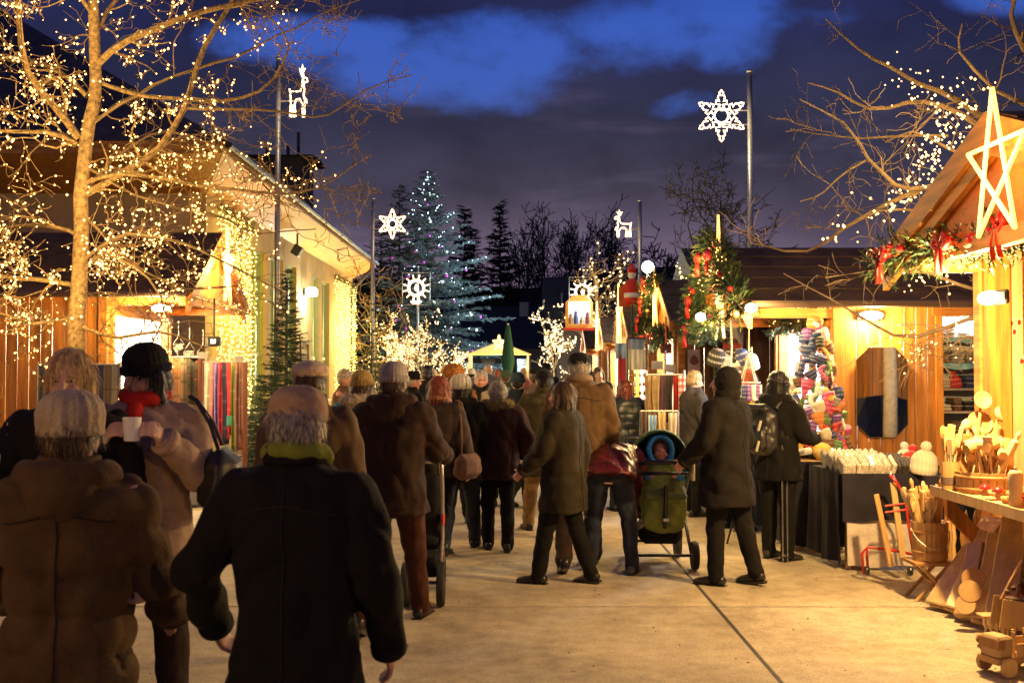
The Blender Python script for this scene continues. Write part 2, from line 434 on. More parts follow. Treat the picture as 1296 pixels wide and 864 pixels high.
for a, b in wins:
    mb = MB(); t = .07; X = XB - .16
    mb.bb(X, X + .08, a, a + t, zb, zt); mb.bb(X, X + .08, b - t, b, zb, zt); mb.bb(X, X + .08, a + t, b - t, zb, zb + t); mb.bb(X, X + .08, a + t, b - t, zt - t, zt)
    m = (a + b) / 2; mb.bb(X, X + .08, m - .03, m + .03, zb + t, zt - t)
    w = mb.build('window', GREENF, hall)
    MB().bb(X + .005, X + .07, a + t, m - .03, 1.95, 2.03).bb(X + .005, X + .07, m + .03, b - t, 1.95, 2.03).build('transom', GREENF, w)
    for y0, y1 in ((a + t, m - .03), (m + .03, b - t)):
        MB().bb(X + .02, X + .04, y0, y1, zb + t, 1.95).build('pane', GLASSL, w)
        MB().bb(X + .02, X + .04, y0, y1, 2.03, zt - t).build('pane', GLASSL, w)
    MB().bb(XB - .08, XB + .06, a - .05, b + .05, zb - .06, zb + .004).build('sill', STEEL, w)
d = MB().bb(XB - .12, XB - .05, 29.9, 30.9, .12, 2.35).bb(XB + .002, XB + .04, 29.8, 29.9, 0, 2.45).bb(XB + .002, XB + .04, 30.9, 31.0, 0, 2.45).bb(XB + .002, XB + .04, 29.9, 30.9, 2.35, 2.45).build('door', mat('door_brown', (.10, .06, .03), var=.2), hall)
MB().bb(XB - .045, XB + .05, 30.75, 30.79, 1.05, 1.2).build('handle', STEEL, d)
# small dark window in the grey end wall
w = MB().bb(-8.6, -7.6, Y0 - .03, Y0 - .002, 3.0, 3.9).build('window', GREENF, hall)
MB().bb(-8.53, -7.67, Y0 - .04, Y0 - .031, 3.07, 3.83).build('pane', GLASSD, w)
# eaves: sloping soffit, fascia, roof
XE, ZE = -5.02, 5.42; YE = 19.05; YF = 40.3
mb = MB()
mb.sheet((XB, Y0, ZT), (XB, Y1, ZT), (XE, YF, ZE), (XE, YE, ZE), .03)
mb.build('soffit', SOFF, hall)
MB().sheet((XW, Y0, ZT), (XB, Y0, ZT), (XE, YE, ZE), (XW, YE, ZE), .03).build('soffit', SOFF, hall)
MB().sheet((XB, Y1, ZT), (XW, Y1, ZT), (XW, YF, ZE), (XE, YF, ZE), .03).build('soffit', SOFF, hall)
for k in range(1, 10):                      # soffit board joints
    y = YE + (YF - YE) * k / 10
    MB().sheet((XB + .05, max(Y0, y), ZT + .03), (XB + .05, max(Y0, y) + .04, ZT + .03), (XE - .02, y + .04, ZE - .02), (XE - .02, y, ZE - .02), -.02).build('rafter', SOFF, hall)
FASC = wood('fascia_yellow', (.48, .23, .035), axis='x', rnd=.03)
MB().bb(XE + .002, XE + .04, YE, YF, ZE - .02, ZE + .16).build('fascia', FASC, hall)
MB().bb(XW, XE, YE - .04, YE - .002, ZE - .06, ZE + .16).build('fascia', FASC, hall)
TILE = mat('roof_tiles', (.10, .075, .055), rough=.8, var=.3, nscale=3, bump=.4)
tp = math.tan(R(33)); XR = -14.5
zr_ = ZE + .16 + (XE - XR) * tp
a = (XE + .05, YE - .05, ZE + .165); b_ = (XE + .05, YF + .05, ZE + .165); r0 = (XR, YE + (XE - XR), zr_); r1 = (XR, YF - (XE - XR), zr_)
mb = MB(); mb.add([a, b_, r1, r0, (2 * XR - XE, YE - .05, ZE + .165), (2 * XR - XE, YF + .05, ZE + .165)], [[0, 1, 2, 3], [4, 0, 3], [5, 4, 3, 2], [1, 5, 2]])
rf = mb.build('roof', TILE, hall)
mb = MB(); y = YE
while y < YF:                               # the row of tile ends along the eaves
    mb.box((XE + .02, y + .1, ZE + .215), (.30, .17, .06), Matrix.Rotation(R(33), 3, 'Y'), bev=.02); y += .235
mb.build('eaves_tiles', mat('eaves_tile', (.26, .17, .09), rough=.7, var=.25), rf, kind='stuff')
MB().tube([(XE + .12, YE, ZE + .10), (XE + .12, YF, ZE + .10)], .06, 8).build('gutter', BLACK, hall)
MB().tube([(XE + .12, 38.6, ZE + .02), (XE + .10, 38.6, ZE - .25), (XB + .35, 38.6, ZE - .75), (XB + .10, 38.6, ZE - .95), (XB + .10, 38.6, .1)], .055, 10).build('downpipe', BLACK, hall, smooth=True)
# wall lamps and flood on the hall
def wall_lamp(loc, label, w=60):
    e = empty('wall_lamp', loc, label, 'wall lamp')
    MB().box(Vector(loc) + Vector((.03, 0, 0)), (.06, .16, .2), bev=.01).build('bracket', BLACK, e)
    MB().lathe([(.05, -.12), (.16, -.10), (.17, .05), (.10, .12)], Vector(loc) + Vector((.22, 0, 0)), 12).build('lamp_glass', glow('lamp_white', (.95, 1, .9), 14), e, smooth=True)
    lamp(e, Vector(loc) + Vector((.36, 0, -.12)), w, (1, .96, .75), .1)
wall_lamp(P(384, 369, 30.3) * 1 + Vector((0, 0, 0)) if False else Vector((XB, 30.3, 3.78)), 'white glowing wall lamp above the door of the yellow hall', 90)
e = empty('floodlight', (XB + .35, 27.6, 4.62), 'small black floodlight fixed under the eaves of the yellow hall', 'floodlight')
MB().box((XB + .35, 27.6, 4.62), (.22, .3, .26), Matrix.Rotation(R(30), 3, 'Y'), bev=.02).build('housing', BLACK, e)
MB().tube([(XB + .35, 27.6, 4.74), (XB + .35, 27.6, 5.05)], .025).build('bracket', BLACK, e)

# light curtains on the hall
def curtain(ya, yb, ztop, zlow, n, label, watts, X=XB + .10):
    e = empty('light_curtain', (X, (ya + yb) / 2, zlow), label, 'string lights')
    wires = MB(); bl = MB()
    for k in range(n):
        y = ya + (yb - ya) * (k + .5) / n + random.uniform(-.03, .03)
        zl = zlow + random.uniform(-.15, .25); z = ztop
        x = X + random.uniform(-.02, .05); pts = []
        while z > zl:
            pts.append((x + random.uniform(-.02, .02), y + random.uniform(-.02, .02), z))
            bl.octa((x + random.uniform(-.03, .05), y + random.uniform(-.05, .05), z), .013 + random.random() * .010); z -= .085 + random.random() * .03
        wires.tube(pts, .005, 3, False)
    wires.build('wire', mat('lamp_wire', (.35, .45, .12), var=0), e, kind='stuff')
    bl.build('bulb', glow('curtain_bulb', (1, .62, .14), 6), e, kind='stuff')
    g = MB()
    for k in range(int((yb - ya) * 60)):
        y = random.uniform(ya, yb); p = Vector((X + random.uniform(-.05, .1), y, ztop + random.uniform(-.07, .09)))
        d = Vector((random.uniform(-.3, 1), random.uniform(-1, 1), random.uniform(-1, .6))).normalized() * .12
        g.tube([p, p + d], [.012, .004], 3, False)
    g.build('greenery', mat('dry_greenery', (.10, .09, .04), var=.3), e, kind='stuff')
    for k in range(2):
        lamp(e, (X + .5, ya + (yb - ya) * (k + .5) / 2, (ztop * .6 + zlow * .4)), watts, (1, .72, .22), .5)
curtain(21.0, 24.0, 4.75, .6, 26, 'dense curtain of yellow fairy lights on the near corner of the hall', 50)
curtain(34.9, 38.4, 4.6, .3, 22, 'dense curtain of yellow fairy lights left of the downpipe at the hall far end', 75)
curtain(38.8, 39.5, 4.6, .3, 7, 'narrow curtain of yellow fairy lights right of the downpipe at the hall far end', 40)

# ---------------------------------------------------------------- far buildings
def far_building(x0, x1, Y, ze, zr, depth, label, wallm, roofm, chim=None):
    e = empty('house', ((x0 + x1) / 2, Y, 0), label, 'building')
    MB().bb(x0, x1, Y, Y + depth, 0, ze).build('wall', wallm, e)
    mb = MB(); o = .6; m = Y + depth / 2
    mb.add([(x0 - o, Y - o, ze - .1), (x1 + o, Y - o, ze - .1), (x1 + o, m, zr), (x0 - o, m, zr), (x0 - o, Y + depth + o, ze - .1), (x1 + o, Y + depth + o, ze - .1)],
           [[0, 1, 2, 3], [3, 2, 5, 4], [0, 3, 4], [1, 5, 2], [0, 4, 5, 1]])
    r = mb.build('roof', roofm, e)
    if chim:
        cx, cz = chim; MB().bb(cx - .35, cx + .35, m - 2.2, m - 1.4, ze, cz).build('chimney', mat('chimney_plaster', (.30, .27, .23), var=.1), r)
    k = x0 + 1.5
    while k < x1 - 2:
        w = MB().bb(k, k + 1.1, Y - .06, Y - .01, 1.2, min(2.6, ze - .4)).build('window', mat('far_window_frame', (.25, .22, .18), var=0), e)
        MB().bb(k + .08, k + 1.02, Y - .08, Y - .061, 1.28, min(2.52, ze - .48)).build('pane', GLASSD, w); k += 2.6
    return e
far_building(-9, 6, 82, 3.4, 6.9, 16, 'low long house with a dark roof and one pale chimney closing the street', mat('far_wall', (.15, .10, .07), var=.1), mat('far_roof', (.03, .022, .018), rough=.95, var=.2, nscale=1), (.95, 7.1))
far_building(-32, -17, 66, 7.5, 11.5, 14, 'tall dark house block rising behind the eaves of the yellow hall', mat('far_wall_dark', (.035, .03, .028), var=.1), mat('far_roof_dark', (.02, .017, .016), var=.1), None)
e = far_building(-13.3, -11.0, 58, 13.0, 13.1, 3, 'dark square chimney tower standing behind the yellow hall', mat('far_wall_dark2', (.03, .026, .025), var=.1), MATS['far_roof_dark'], None)
for k in range(4): MB().tube([(-13.0 + k * .55, 58.5, 13.0), (-13.0 + k * .55, 58.5, 13.6 + (k % 2) * .7)], .09, 6).build('flue', BLACK, e)
far_building(2.5, 22, 62, 4.2, 7.4, 12, 'dark roofed house behind the far stalls on the right', MATS['far_wall'], MATS['far_roof'], None)
far_building(6.5, 30, 34, 3.6, 5.9, 9, 'long dark roofed building behind the bare lit tree on the right', mat('far_wall_warm', (.06, .045, .035), var=.1), mat('far_roof_mid', (.05, .04, .035), var=.2, nscale=2), None)
# ---------------------------------------------------------------- market huts
INNERW = mat('inner_lining_white', (.72, .76, .80), rough=.8, var=.04)
def hut(s, xf, xw, xb, y0, yr, y1, ze, zr, label, wm, hm=None, near_open=None, front=None, pitch_w=.112, detail=2, panel=None, far_inner=None, name='market_hut'):
    hm = hm or wm
    e = empty(name, (s * (xw + .5), (y0 + y1) / 2, 0), label, 'market stall')
    X = lambda v: s * v
    rm = ROOF
    for (ya, za, yb, zb_) in ((y0, ze, yr, zr), (y1, ze, yr, zr)):     # felt laid in overlapping courses
        n = 5 if detail > 1 else 3
        deck = MB(); deck.sheet((X(xf), ya, za), (X(xb), ya, za), (X(xb), yb, zb_), (X(xf), yb, zb_), .022)
        a = np.array(deck.v)
        dk = deck.build('roof_deck', hm, e)
        for k in range(n):
            t0 = k / n; t1 = min(1.0, (k + 1) / n + .03)
            A = Vector((0, ya + (yb - ya) * t0, za + (zb_ - za) * t0)); B = Vector((0, ya + (yb - ya) * t1, za + (zb_ - za) * t1))
            mb = MB(); q = [(X(xf - .02), A.y, A.z + .04), (X(xb), A.y, A.z + .04), (X(xb), B.y, B.z + .028), (X(xf - .02), B.y, B.z + .028)]
            mb.hexa([Vector(q[0]), Vector(q[1]), Vector(q[2]), Vector(q[3])] + [Vector(v) + Vector((0, 0, .008)) for v in q])
            mb.build('felt_course', rm, e)
        # rake board on the gable front
        d = Vector((0, yb - ya, zb_ - za)); up = Vector((0, 0, 1))
        p0 = Vector((X(xf), ya, za)); p1 = Vector((X(xf), yb, zb_))
        mb = MB(); w = Vector((X(-.035) , 0, 0)); h = Vector((0, 0, -.13))
        mb.hexa([p0 + h, p0 + h + w, p1 + h + w, p1 + h, p0 + up * .03, p0 + w + up * .03, p1 + w + up * .03, p1 + up * .03])
        mb.build('rake_board', hm, e)
        w2 = Vector((X(.045), 0, 0)); h2 = Vector((0, 0, -.22)); o = Vector((X(.002), 0, 0)); k = Vector((0, 0, -.005))
        mb = MB(); mb.hexa([p0 + h2 + o, p0 + h2 + w2, p1 + h2 + w2, p1 + h2 + o, p0 + k + o, p0 + w2 + k, p1 + w2 + k, p1 + k + o]); mb.build('rafter', hm, e)
    # gable panel, its tie beam and battens
    g = MB(); o = xf + .06
    g.hexa([(X(o), y0 + .12, ze + .0), (X(o + .02), y0 + .12, ze + .0), (X(o + .02), y1 - .12, ze + .0), (X(o), y1 - .12, ze + .0),
            (X(o), yr - .01, zr - .02), (X(o + .02), yr - .01, zr - .02), (X(o + .02), yr + .01, zr - .02), (X(o), yr + .01, zr - .02)])
    g.build('gable_board', panel or hm, e)
    MB().bb(X(xf + .03), X(xf + .11), y0 + .05, y1 - .05, ze - .10, ze + .002).build('tie_beam', hm, e)
    MB().bb(X(xf + .02), X(xb), yr - .04, yr + .04, zr - .13, zr - .004).build('ridge_beam', hm, e)
    for yy in (y0 + .25, y1 - .25):
        MB().bb(X(xf + .11), X(xw + .02), yy - .04, yy + .04, ze - .11, ze - .02).build('bracket_beam', hm, e)
        MB().bb(X(xw), X(xw + .1), yy - .05, yy + .05, 0, ze + .05).build('post', hm, e)
    if detail > 1: MB().tube([(X(xf + .02), y0 - .05, ze + .01), (X(xb), y0 - .05, ze + .01)], .035, 8).build('gutter', mat('gutter_brown', (.10, .06, .04), rough=.5, var=0), e)
    # side walls
    for yy, op in ((y0 + .22, near_open), (y1 - .22, None)):
        m = wm
        top = ze + .05
        x = xw + .1; joined = MB()
        while x < xb:
            x2 = min(x + pitch_w, xb)
            segs = [(0.0, top)]
            if op and x2 > op[0] + .01 and x < op[1] - .01: segs = [(0.0, op[2]), (op[3], top)]
            for za, zb_ in segs:
                if detail > 1:
                    MB().box((X((x + x2) / 2), yy + random.uniform(-.002, .002), (za + zb_) / 2), (x2 - x - .006, .022, zb_ - za), bev=.004).build('plank', m, e)
                else: joined.bb(X(x + .004), X(x2 - .004), yy - .01, yy + .01, za, zb_)
            x = x2
        if detail <= 1: joined.build('plank_wall', m, e, kind='stuff')
        if yy > yr: MB().bb(X(xw + .1), X(xb), yy - .022, yy - .014, 0, top).build('wall_lining', far_inner or INNERW, e)
    # back
    MB().bb(X(xb), X(xb + .02), y0 + .22, y1 - .22, 0, ze).build('back_wall', wm, e)
    if front:
        ya, yb, za, zb_ = front
        y = y0 + .3; j = MB()
        def pl(y, y2, z0, z1):
            if z1 - z0 < .02: return
            if detail > 1: MB().box((X(xw + .012), (y + y2) / 2, (z0 + z1) / 2), (.022, y2 - y - .006, z1 - z0), bev=.004).build('plank', wm, e)
            else: j.bb(X(xw), X(xw + .02), y + .004, y2 - .004, z0, z1)
        while y < y1 - .3:
            y2 = min(y + pitch_w, y1 - .3)
            if y2 > ya and y < yb: pl(y, y2, 0, za); pl(y, y2, zb_, ze - .02)
            else: pl(y, y2, 0, ze - .02)
            y = y2
        if detail <= 1: j.build('plank_wall', wm, e, kind='stuff')
        MB().bb(X(xw - .22), X(xw + .35), ya, yb, za, za + .03).build('counter', hm, e)
        MB().bb(X(xw - .03), X(xw + .05), ya - .06, ya + .02, za + .03, zb_).build('frame', hm, e)
        MB().bb(X(xw - .03), X(xw + .05), yb - .02, yb + .06, za + .03, zb_).build('frame', hm, e)
        MB().bb(X(xw - .035), X(xw + .05), ya - .1, yb + .1, zb_, zb_ + .07).build('frame', hm, e)
    return e

PLY_ = None
PLY = wood('plywood_orange', (.55, .15, .018), axis='y', rnd=.02, var=.1, scale=9)
OSB = mat('osb_board', (.72, .58, .34), rough=.8, var=.22, nscale=26, stretch=(1, 1, .7))
INNERW = mat('inner_lining_white', (.72, .76, .80), rough=.8, var=.04)
WOOD_BR = wood('wood_brown', (.24, .115, .045), axis='z')
hut1 = hut(1, 2.75, 3.34, 6.2, 4.45, 6.32, 8.2, 2.42, 3.06, 'nearest wooden hut with an orange gable, woodware counter and big glowing star on the right', WOOD_OR, WOOD_ORY, detail=2, panel=PLY, far_inner=OSB)
hut2 = hut(1, 2.2, 3.07, 7.4, 10.32, 11.65, 13.0, 2.22, 2.87, 'wooden hut with a plank side wall, octagonal mirror and brightly lit window of knitwear', WOOD_OR, WOOD_ORH, near_open=(4.10, 4.72, .75, 2.12), front=(10.75, 12.75, .9, 2.02), detail=2)
hut2b = hut(1, 2.75, 2.92, 5.2, 13.35, 14.8, 16.1, 2.16, 2.5, 'dark brown hut with a red curtained window behind the woman with the backpack', WOOD_DK, WOOD_DK, front=(13.9, 15.6, 1.15, 2.02), detail=2, pitch_w=.14)
hut3 = hut(1, 2.3, 2.42, 5.4, 15.9, 17.3, 18.6, 2.3, 3.0, 'brown hut with dark trapezoid roof between two wreathed gables', WOOD_BR, WOOD_ORH, front=(16.4, 18.2, .95, 2.1), detail=2, pitch_w=.14)
hut4 = hut(1, 2.35, 2.75, 5.4, 22.1, 23.5, 24.9, 2.3, 3.0, 'small wooden hut with snow edged gable behind the hut with the winter figure', WOOD_OR, WOOD_ORH, front=(22.5, 24.5, .95, 2.1), detail=1, pitch_w=.14)
hut5 = hut(1, 2.35, 2.75, 5.4, 28.1, 29.5, 30.9, 2.3, 3.0, 'distant wooden hut with a nativity scene picture on its roof', WOOD_OR, WOOD_ORH, front=(28.5, 30.5, .95, 2.1), detail=1, pitch_w=.14)
hut6 = hut(1, 2.4, 2.8, 5.4, 35.5, 37, 38.5, 2.3, 3.0, 'farthest small wooden hut of the right hand row', WOOD_OR, WOOD_ORH, front=(36, 38, .95, 2.1), detail=1, pitch_w=.2)
hutL = hut(-1, 3.9, 4.97, 9.5, 13.35, 14.75, 16.25, 2.52, 3.42, 'orange plank hut with dark roof beside the fairy light tree on the left', WOOD_OR, WOOD_ORY, front=(13.75, 16.0, .95, 2.3), detail=2, pitch_w=.142)

def interior(h, s, xw, ya, yb, z0, z1, depth, watts, col, label_m=INNERW):
    MB().bb(s * (xw + depth), s * (xw + depth + .02), ya, yb, z0 - .3, z1 + .1).build('back_panel', label_m, h)
    if watts: lamp(h, (s * (xw + depth * .5), (ya + yb) / 2, z1 - .1), watts, col, .12)
interior(hut2, 1, 3.07, 10.9, 12.75, 1.0, 2.0, .8, 80, (.97, .97, 1))
interior(hut2b, 1, 2.92, 13.7, 15.8, 1.2, 2.0, .7, 22, (1, .8, .5))
interior(hut3, 1, 2.42, 16.2, 18.3, 1.0, 2.1, .5, 60, (1, .80, .50))
interior(hut4, 1, 2.75, 22.5, 24.6, 1.0, 2.1, .5, 120, (1, .85, .55))
interior(hut5, 1, 2.75, 28.5, 30.6, 1.0, 2.1, .5, 120, (1, .75, .4))
interior(hut6, 1, 2.8, 36, 38, 1.0, 2.1, .5, 110, (1, .8, .5))
interior(hutL, -1, 4.97, 13.8, 16, 1.0, 2.2, 1.2, 130, (1, .9, .62))
# shelf recess of hut 2 (side opening)
MB().bb(4.02, 4.8, 11.05, 11.07, .6, 2.2).build('back_panel', INNERW, hut2)
MB().bb(4.02, 4.04, 10.6, 11.05, .6, 2.2).build('side_panel', INNERW, hut2); MB().bb(4.78, 4.80, 10.6, 11.05, .6, 2.2).build('side_panel', INNERW, hut2)
lamp(hut2, (4.4, 10.72, 2.08), 34, (.97, .97, 1), .05)
SHELFM = wood('shelf_board', (.50, .42, .33), axis='x', rnd=.05)
SHELVES = [1.90, 1.66, 1.42, 1.20, .97]
for z in SHELVES: MB().bb(4.045, 4.775, 10.62, 11.045, z, z + .02).build('shelf', SHELFM, hut2)
# frame strips next to the plank wall of hut 2
MB().bb(3.055, 3.165, 10.50, 10.535, .0, 2.2).build('corner_board', WOOD_OR, hut2)
MB().bb(4.03, 4.095, 10.505, 10.53, .0, 2.2).build('corner_board', WOOD_OR, hut2)
MB().bb(4.0, 7.4, 10.50, 10.528, 2.13, 2.21).build('header_board', WOOD_ORH, hut2)

# far wall of the nearest hut: post, board wall ---------------------------------
MB().bb(3.36, 3.52, 7.80, 7.94, 0, 2.46).build('post', WOOD_OR, hut1)
MB().bb(3.52, 3.62, 7.83, 7.90, 0, 2.46).build('post', WOOD_PALE, hut1)
MB().bb(3.62, 6.1, 7.90, 7.93, .0, 2.46).build('board_wall', OSB, hut1)
# lamps -------------------------------------------------------------------------
def bulkhead(loc, label, watts, parent_dir=(0, -1), wide=.26, col=(1, .72, .36), s=14):
    e = empty('hut_lamp', loc, label, 'lamp'); loc = Vector(loc)
    n = Vector((parent_dir[0], parent_dir[1], 0)); side = Vector((-n.y, n.x, 0))
    rot = Matrix.Rotation(math.atan2(side.y, side.x), 3, 'Z')
    MB().box(loc, (wide, .03, .09), rot, bev=.01).build('base', BLACK, e)
    MB().ell(loc + n * .05, (wide * .45, .05, .045), rot).build('lamp_glass', glow('bulkhead_glass', (1, .85, .5), s), e, smooth=True)
    lamp(e, loc + n * .16 + Vector((0, 0, -.03)), watts, col, .05)
    return e
bulkhead((3.40, 10.50, 2.13), 'oval glowing lamp high on the orange plank wall above the mirror', 34)
bulkhead((3.03, 6.9, 2.06), 'dazzling white lamp under the gable of the nearest hut', 150, (-1, 0), .3, (1, .66, .32), 18)
bulkhead(P(205, 390, 13.5), 'oval glowing lamp on the front of the left hut behind the tree', 60)
bulkhead(P(893, 401, 11.1), 'small glowing lamp under the wreathed gable of the knitwear hut', 30, (-1, 0), .16)
bulkhead(P(949, 390, 10.25), 'small round lamp at the eaves corner of the knitwear hut', 22, (0, -1), .12)
e = empty('floodlight', P(271, 432, 13.6), 'small black floodlight hanging under the left hut gable', 'floodlight')
p = P(271, 432, 13.6); MB().box(p, (.16, .08, .12), bev=.01).bb(p.x - .01, p.x + .01, p.y - .01, p.y + .01, p.z + .05, 2.5).build('housing', BLACK, e)
MB().box(p + Vector((0, -.045, 0)), (.06, .012, .05)).build('lens', glow('flood_lens', (1, .9, .7), 3), e)

# star lights on the gables -------------------------------------------------------
def star(c, w, h, ax, label, watts=25, r=.012, tip=None, col=STAR):
    """five pointed star of light tube; ax = direction of its width"""
    e = empty('star_light', c, label, 'star light'); c = Vector(c); ax = Vector(ax).normalized(); n = ax.cross(Vector((0, 0, 1)))
    pts = []
    for k in range(5):
        a = PI / 2 + k * 2 * PI * 2 / 5
        pts.append(c + ax * (math.cos(a) * w / 2 / .951) + Vector((0, 0, math.sin(a) * h / 1.81)) + n * (.012 if k % 2 else -.012))
    for k in range(5): MB().tube([pts[k], pts[(k + 1) % 5]], r, 8).build('light_tube', col, e)
    lamp(e, c - n * 0 + Vector((-.25 if c.x > 0 else .25, -.12, 0)), watts, (1, .62, .2), .15)
    return e
star((2.66, 6.06, 2.72), .66, .80, (0, 1, 0), 'large five pointed yellow star of light tube on the nearest gable', 9, .013)
star(P(917, 392, 11.6) * 1 + Vector((-.05, 0, .28)), .7, 1.3, (.05, 1, 0), 'slender glowing star on the wreathed gable of the knitwear hut', 22)
star(Vector((2.24, 17.3, 2.72)), .7, .9, (.05, 1, 0), 'small star light behind the red bows of the wreathed brown hut', 14)
star(Vector((2.28, 23.5, 2.75)), .8, 1.3, (0, 1, 0), 'glowing star on the snow edged gable of the fourth hut', 26, .02)
star(Vector((2.28, 29.5, 2.75)), .8, 1.3, (0, 1, 0), 'glowing star on the hut with the nativity picture', 26, .02)
star(Vector((-3.80, 14.75, 2.98)), .62, 1.0, (0, 1, 0), 'bright five pointed star on the gable of the left hut', 40, .02)

# garlands ------------------------------------------------------------------------
FIRG = mat('garland_needles', (.028, .062, .026), rough=.7, var=.35, nscale=12)
FIRG2 = mat('garland_needles_light', (.11, .15, .03), rough=.7, var=.35, nscale=12)
REDB = mat('red_ribbon', (.55, .02, .015), rough=.45, var=.1)
GOLD = mat('gold_bauble', (.75, .55, .25), rough=.25, metal=.8, var=0)
REDBALL = mat('red_bauble', (.6, .02, .02), rough=.2, var=0, coat=.5)
def needles(mb, p, d, L, n, nl, w=.006):
    "a sprig: stem with needles"
    d = Vector(d).normalized(); p = Vector(p)
    mb.tube([p, p + d * L], [w * .7, w * .3], 3, False)
    u = d.orthogonal().normalized(); v = d.cross(u)
    for k in range(n):
        t = (k + .5) / n; a = random.random() * 2 * PI
        q = p + d * (L * t); o = (u * math.cos(a) + v * math.sin(a)); e = q + o * nl * (1 - .3 * t) + d * nl * .8
        side = o.cross(d).normalized() * w
        m_ = len(mb.v); mb.v += [tuple(q - side), tuple(q + side), tuple(e)]; mb.f.append([m_, m_ + 1, m_ + 2])
def garland(path, label, rad=.13, dens=60, bows=(), balls=10, lights=20, ballmats=(GOLD, REDBALL), seed=1, group=None, nl=.05):
    rs = random.Random(seed); path = [Vector(p) for p in path]
    e = empty('garland', path[0], label, 'garland', group)
    L = sum((b - a).length for a, b in zip(path, path[1:]))
    a_, b_, bl = MB(), MB(), MB()
    def at(t):
        t *= L
        for p, q in zip(path, path[1:]):
            l = (q - p).length
            if t <= l: return p + (q - p) * (t / l), (q - p).normalized()
            t -= l
        return path[-1].copy(), (path[-1] - path[-2]).normalized()
    for k in range(int(dens * L)):
        p, d = at(rs.random()); o = Vector((rs.gauss(0, 1), rs.gauss(0, 1), rs.gauss(0, 1))); o -= d * o.dot(d); o.normalize()
        needles(a_ if rs.random() < .72 else b_, p + o * rs.random() * rad * .4, o + d * rs.uniform(-.7, .7), rad * rs.uniform(.5, 1.1), 14, nl)
    a_.build('foliage', FIRG, e, kind='stuff'); b_.build('foliage', FIRG2, e, kind='stuff')
    for k in range(balls):
        p, d = at((k + rs.random()) / balls); o = Vector((-abs(rs.gauss(0, 1)) if path[0].x > 0 else abs(rs.gauss(0, 1)), -abs(rs.gauss(0, 1)), rs.gauss(0, .6))).normalized()
        MB().ell(p + o * rad * .8, rs.uniform(.022, .04)).build('bauble', rs.choice(ballmats), e, smooth=True)
    for t in bows:
        p, d = at(t); o = p + Vector((-rad * .8 if p.x > 0 else rad * .8, -rad * .7, 0)); mb = MB()
        for sx in (-1, 1):
            mb.tube([o, o + Vector((0, sx * .07, .05)), o + Vector((0, sx * .11, 0)), o + Vector((0, sx * .06, -.035)), o], [.012, .025, .028, .022, .012], 6)
            mb.tube([o, o + Vector((-.01, sx * .04, -.10)), o + Vector((.0, sx * .05, -.19))], [.012, .018, .016], 5)
        mb.ell(o, .025); mb.build('bow', REDB, e, smooth=True)
    for k in range(lights):
        p, d = at(rs.random()); o = Vector((-abs(rs.gauss(0, 1)), -abs(rs.gauss(0, 1)), rs.gauss(0, 1))).normalized(); bl.octa(p + o * rad * .9, .008)
    if lights: bl.build('bulb', BULB, e, kind='stuff')
    return e
garland([P(1112, 335, 8.15), P(1150, 318, 7.7), P(1200, 312, 7.2), P(1255, 305, 6.7), P(1300, 275, 6.3)], 'thick fir garland with red baubles along the foot of the nearest gable', .17, 200, (.12, .55, .9), 16, 10, (REDBALL, REDBALL, GOLD), 2, nl=.035)
gz = lambda Y: 2.22 + (.65 * (Y - 10.32) / 1.33 if Y < 11.65 else .65 * (13.0 - Y) / 1.35)
garland([(2.12, 13.0, 2.15), (2.12, 12.3, 2.55), (2.12, 11.65, 2.98)], 'fir garland with red bows on the far rake of the knitwear hut gable', .17, 260, (.3, .8), 10, 16, seed=3)
garland([(2.12, 11.65, 2.98), (2.12, 11.0, 2.55), (2.12, 10.35, 2.2)], 'fir garland with gold baubles on the near rake of the knitwear hut gable', .17, 260, (.25,), 12, 16, seed=4)
garland([(2.1, 13.1, 2.08), (2.1, 12.2, 2.04), (2.1, 11.2, 2.14)], 'light green fir garland along the foot of the knitwear hut gable', .14, 130, (.15,), 8, 14, seed=5)
garland([(2.2, 18.5, 2.25), (2.2, 17.9, 2.6), (2.2, 17.3, 3.05), (2.22, 17.05, 2.9)], 'fir garland round the gable of the brown hut with many red bows', .20, 230, (.2, .5, .8), 14, 14, seed=6)
garland([(2.2, 18.6, 2.15), (2.2, 17.3, 2.1), (2.2, 15.9, 2.15)], 'fir garland along the tie beam of the brown hut with hanging red ribbon', .17, 170, (.3, .6), 12, 10, seed=7)
garland([(3.0, 10.75, 2.14), (3.0, 11.7, 2.12), (3.0, 12.8, 2.12)], 'drooping yellow green garland above the bright knitwear window', .12, 90, (), 0, 10, seed=8)
garland([(2.85, 13.7, 2.12), (2.85, 15.8, 2.1)], 'dark fir garland above the red curtained window', .12, 110, (), 0, 0, seed=9)
# gold tinsel on rakes of the left hut and hut 4 (snow like edging)
TINS = mat('tinsel_frosted', (.62, .50, .32), rough=.5, var=.3, nscale=40)
def tinsel(path, label, rad=.05, group=None):
    path = [Vector(p) for p in path]; mb = MB()
    for a, b in zip(path, path[1:]):
        n = int((b - a).length / .012)
        for k in range(n):
            p = a + (b - a) * (k / n); o = Vector((random.gauss(0, 1), random.gauss(0, 1), random.gauss(0, 1))).normalized() * rad * random.uniform(.6, 1.1)
            s_ = o.orthogonal().normalized() * .008; m_ = len(mb.v); mb.v += [tuple(p - s_), tuple(p + s_), tuple(p + o)]; mb.f.append([m_, m_ + 1, m_ + 2])
        mb.tube([a, b], .012, 5)
    return mb.build('tinsel', TINS, label=label, cat='tinsel', group=group)
tinsel([(-3.84, 14.78, 3.35), (-3.84, 16.2, 2.48)], 'frosted tinsel on the far rake of the left hut gable', .07)
tinsel([(-3.84, 13.4, 2.50), (-3.84, 16.2, 2.46)], 'frosted tinsel along the foot of the left hut gable', .06)
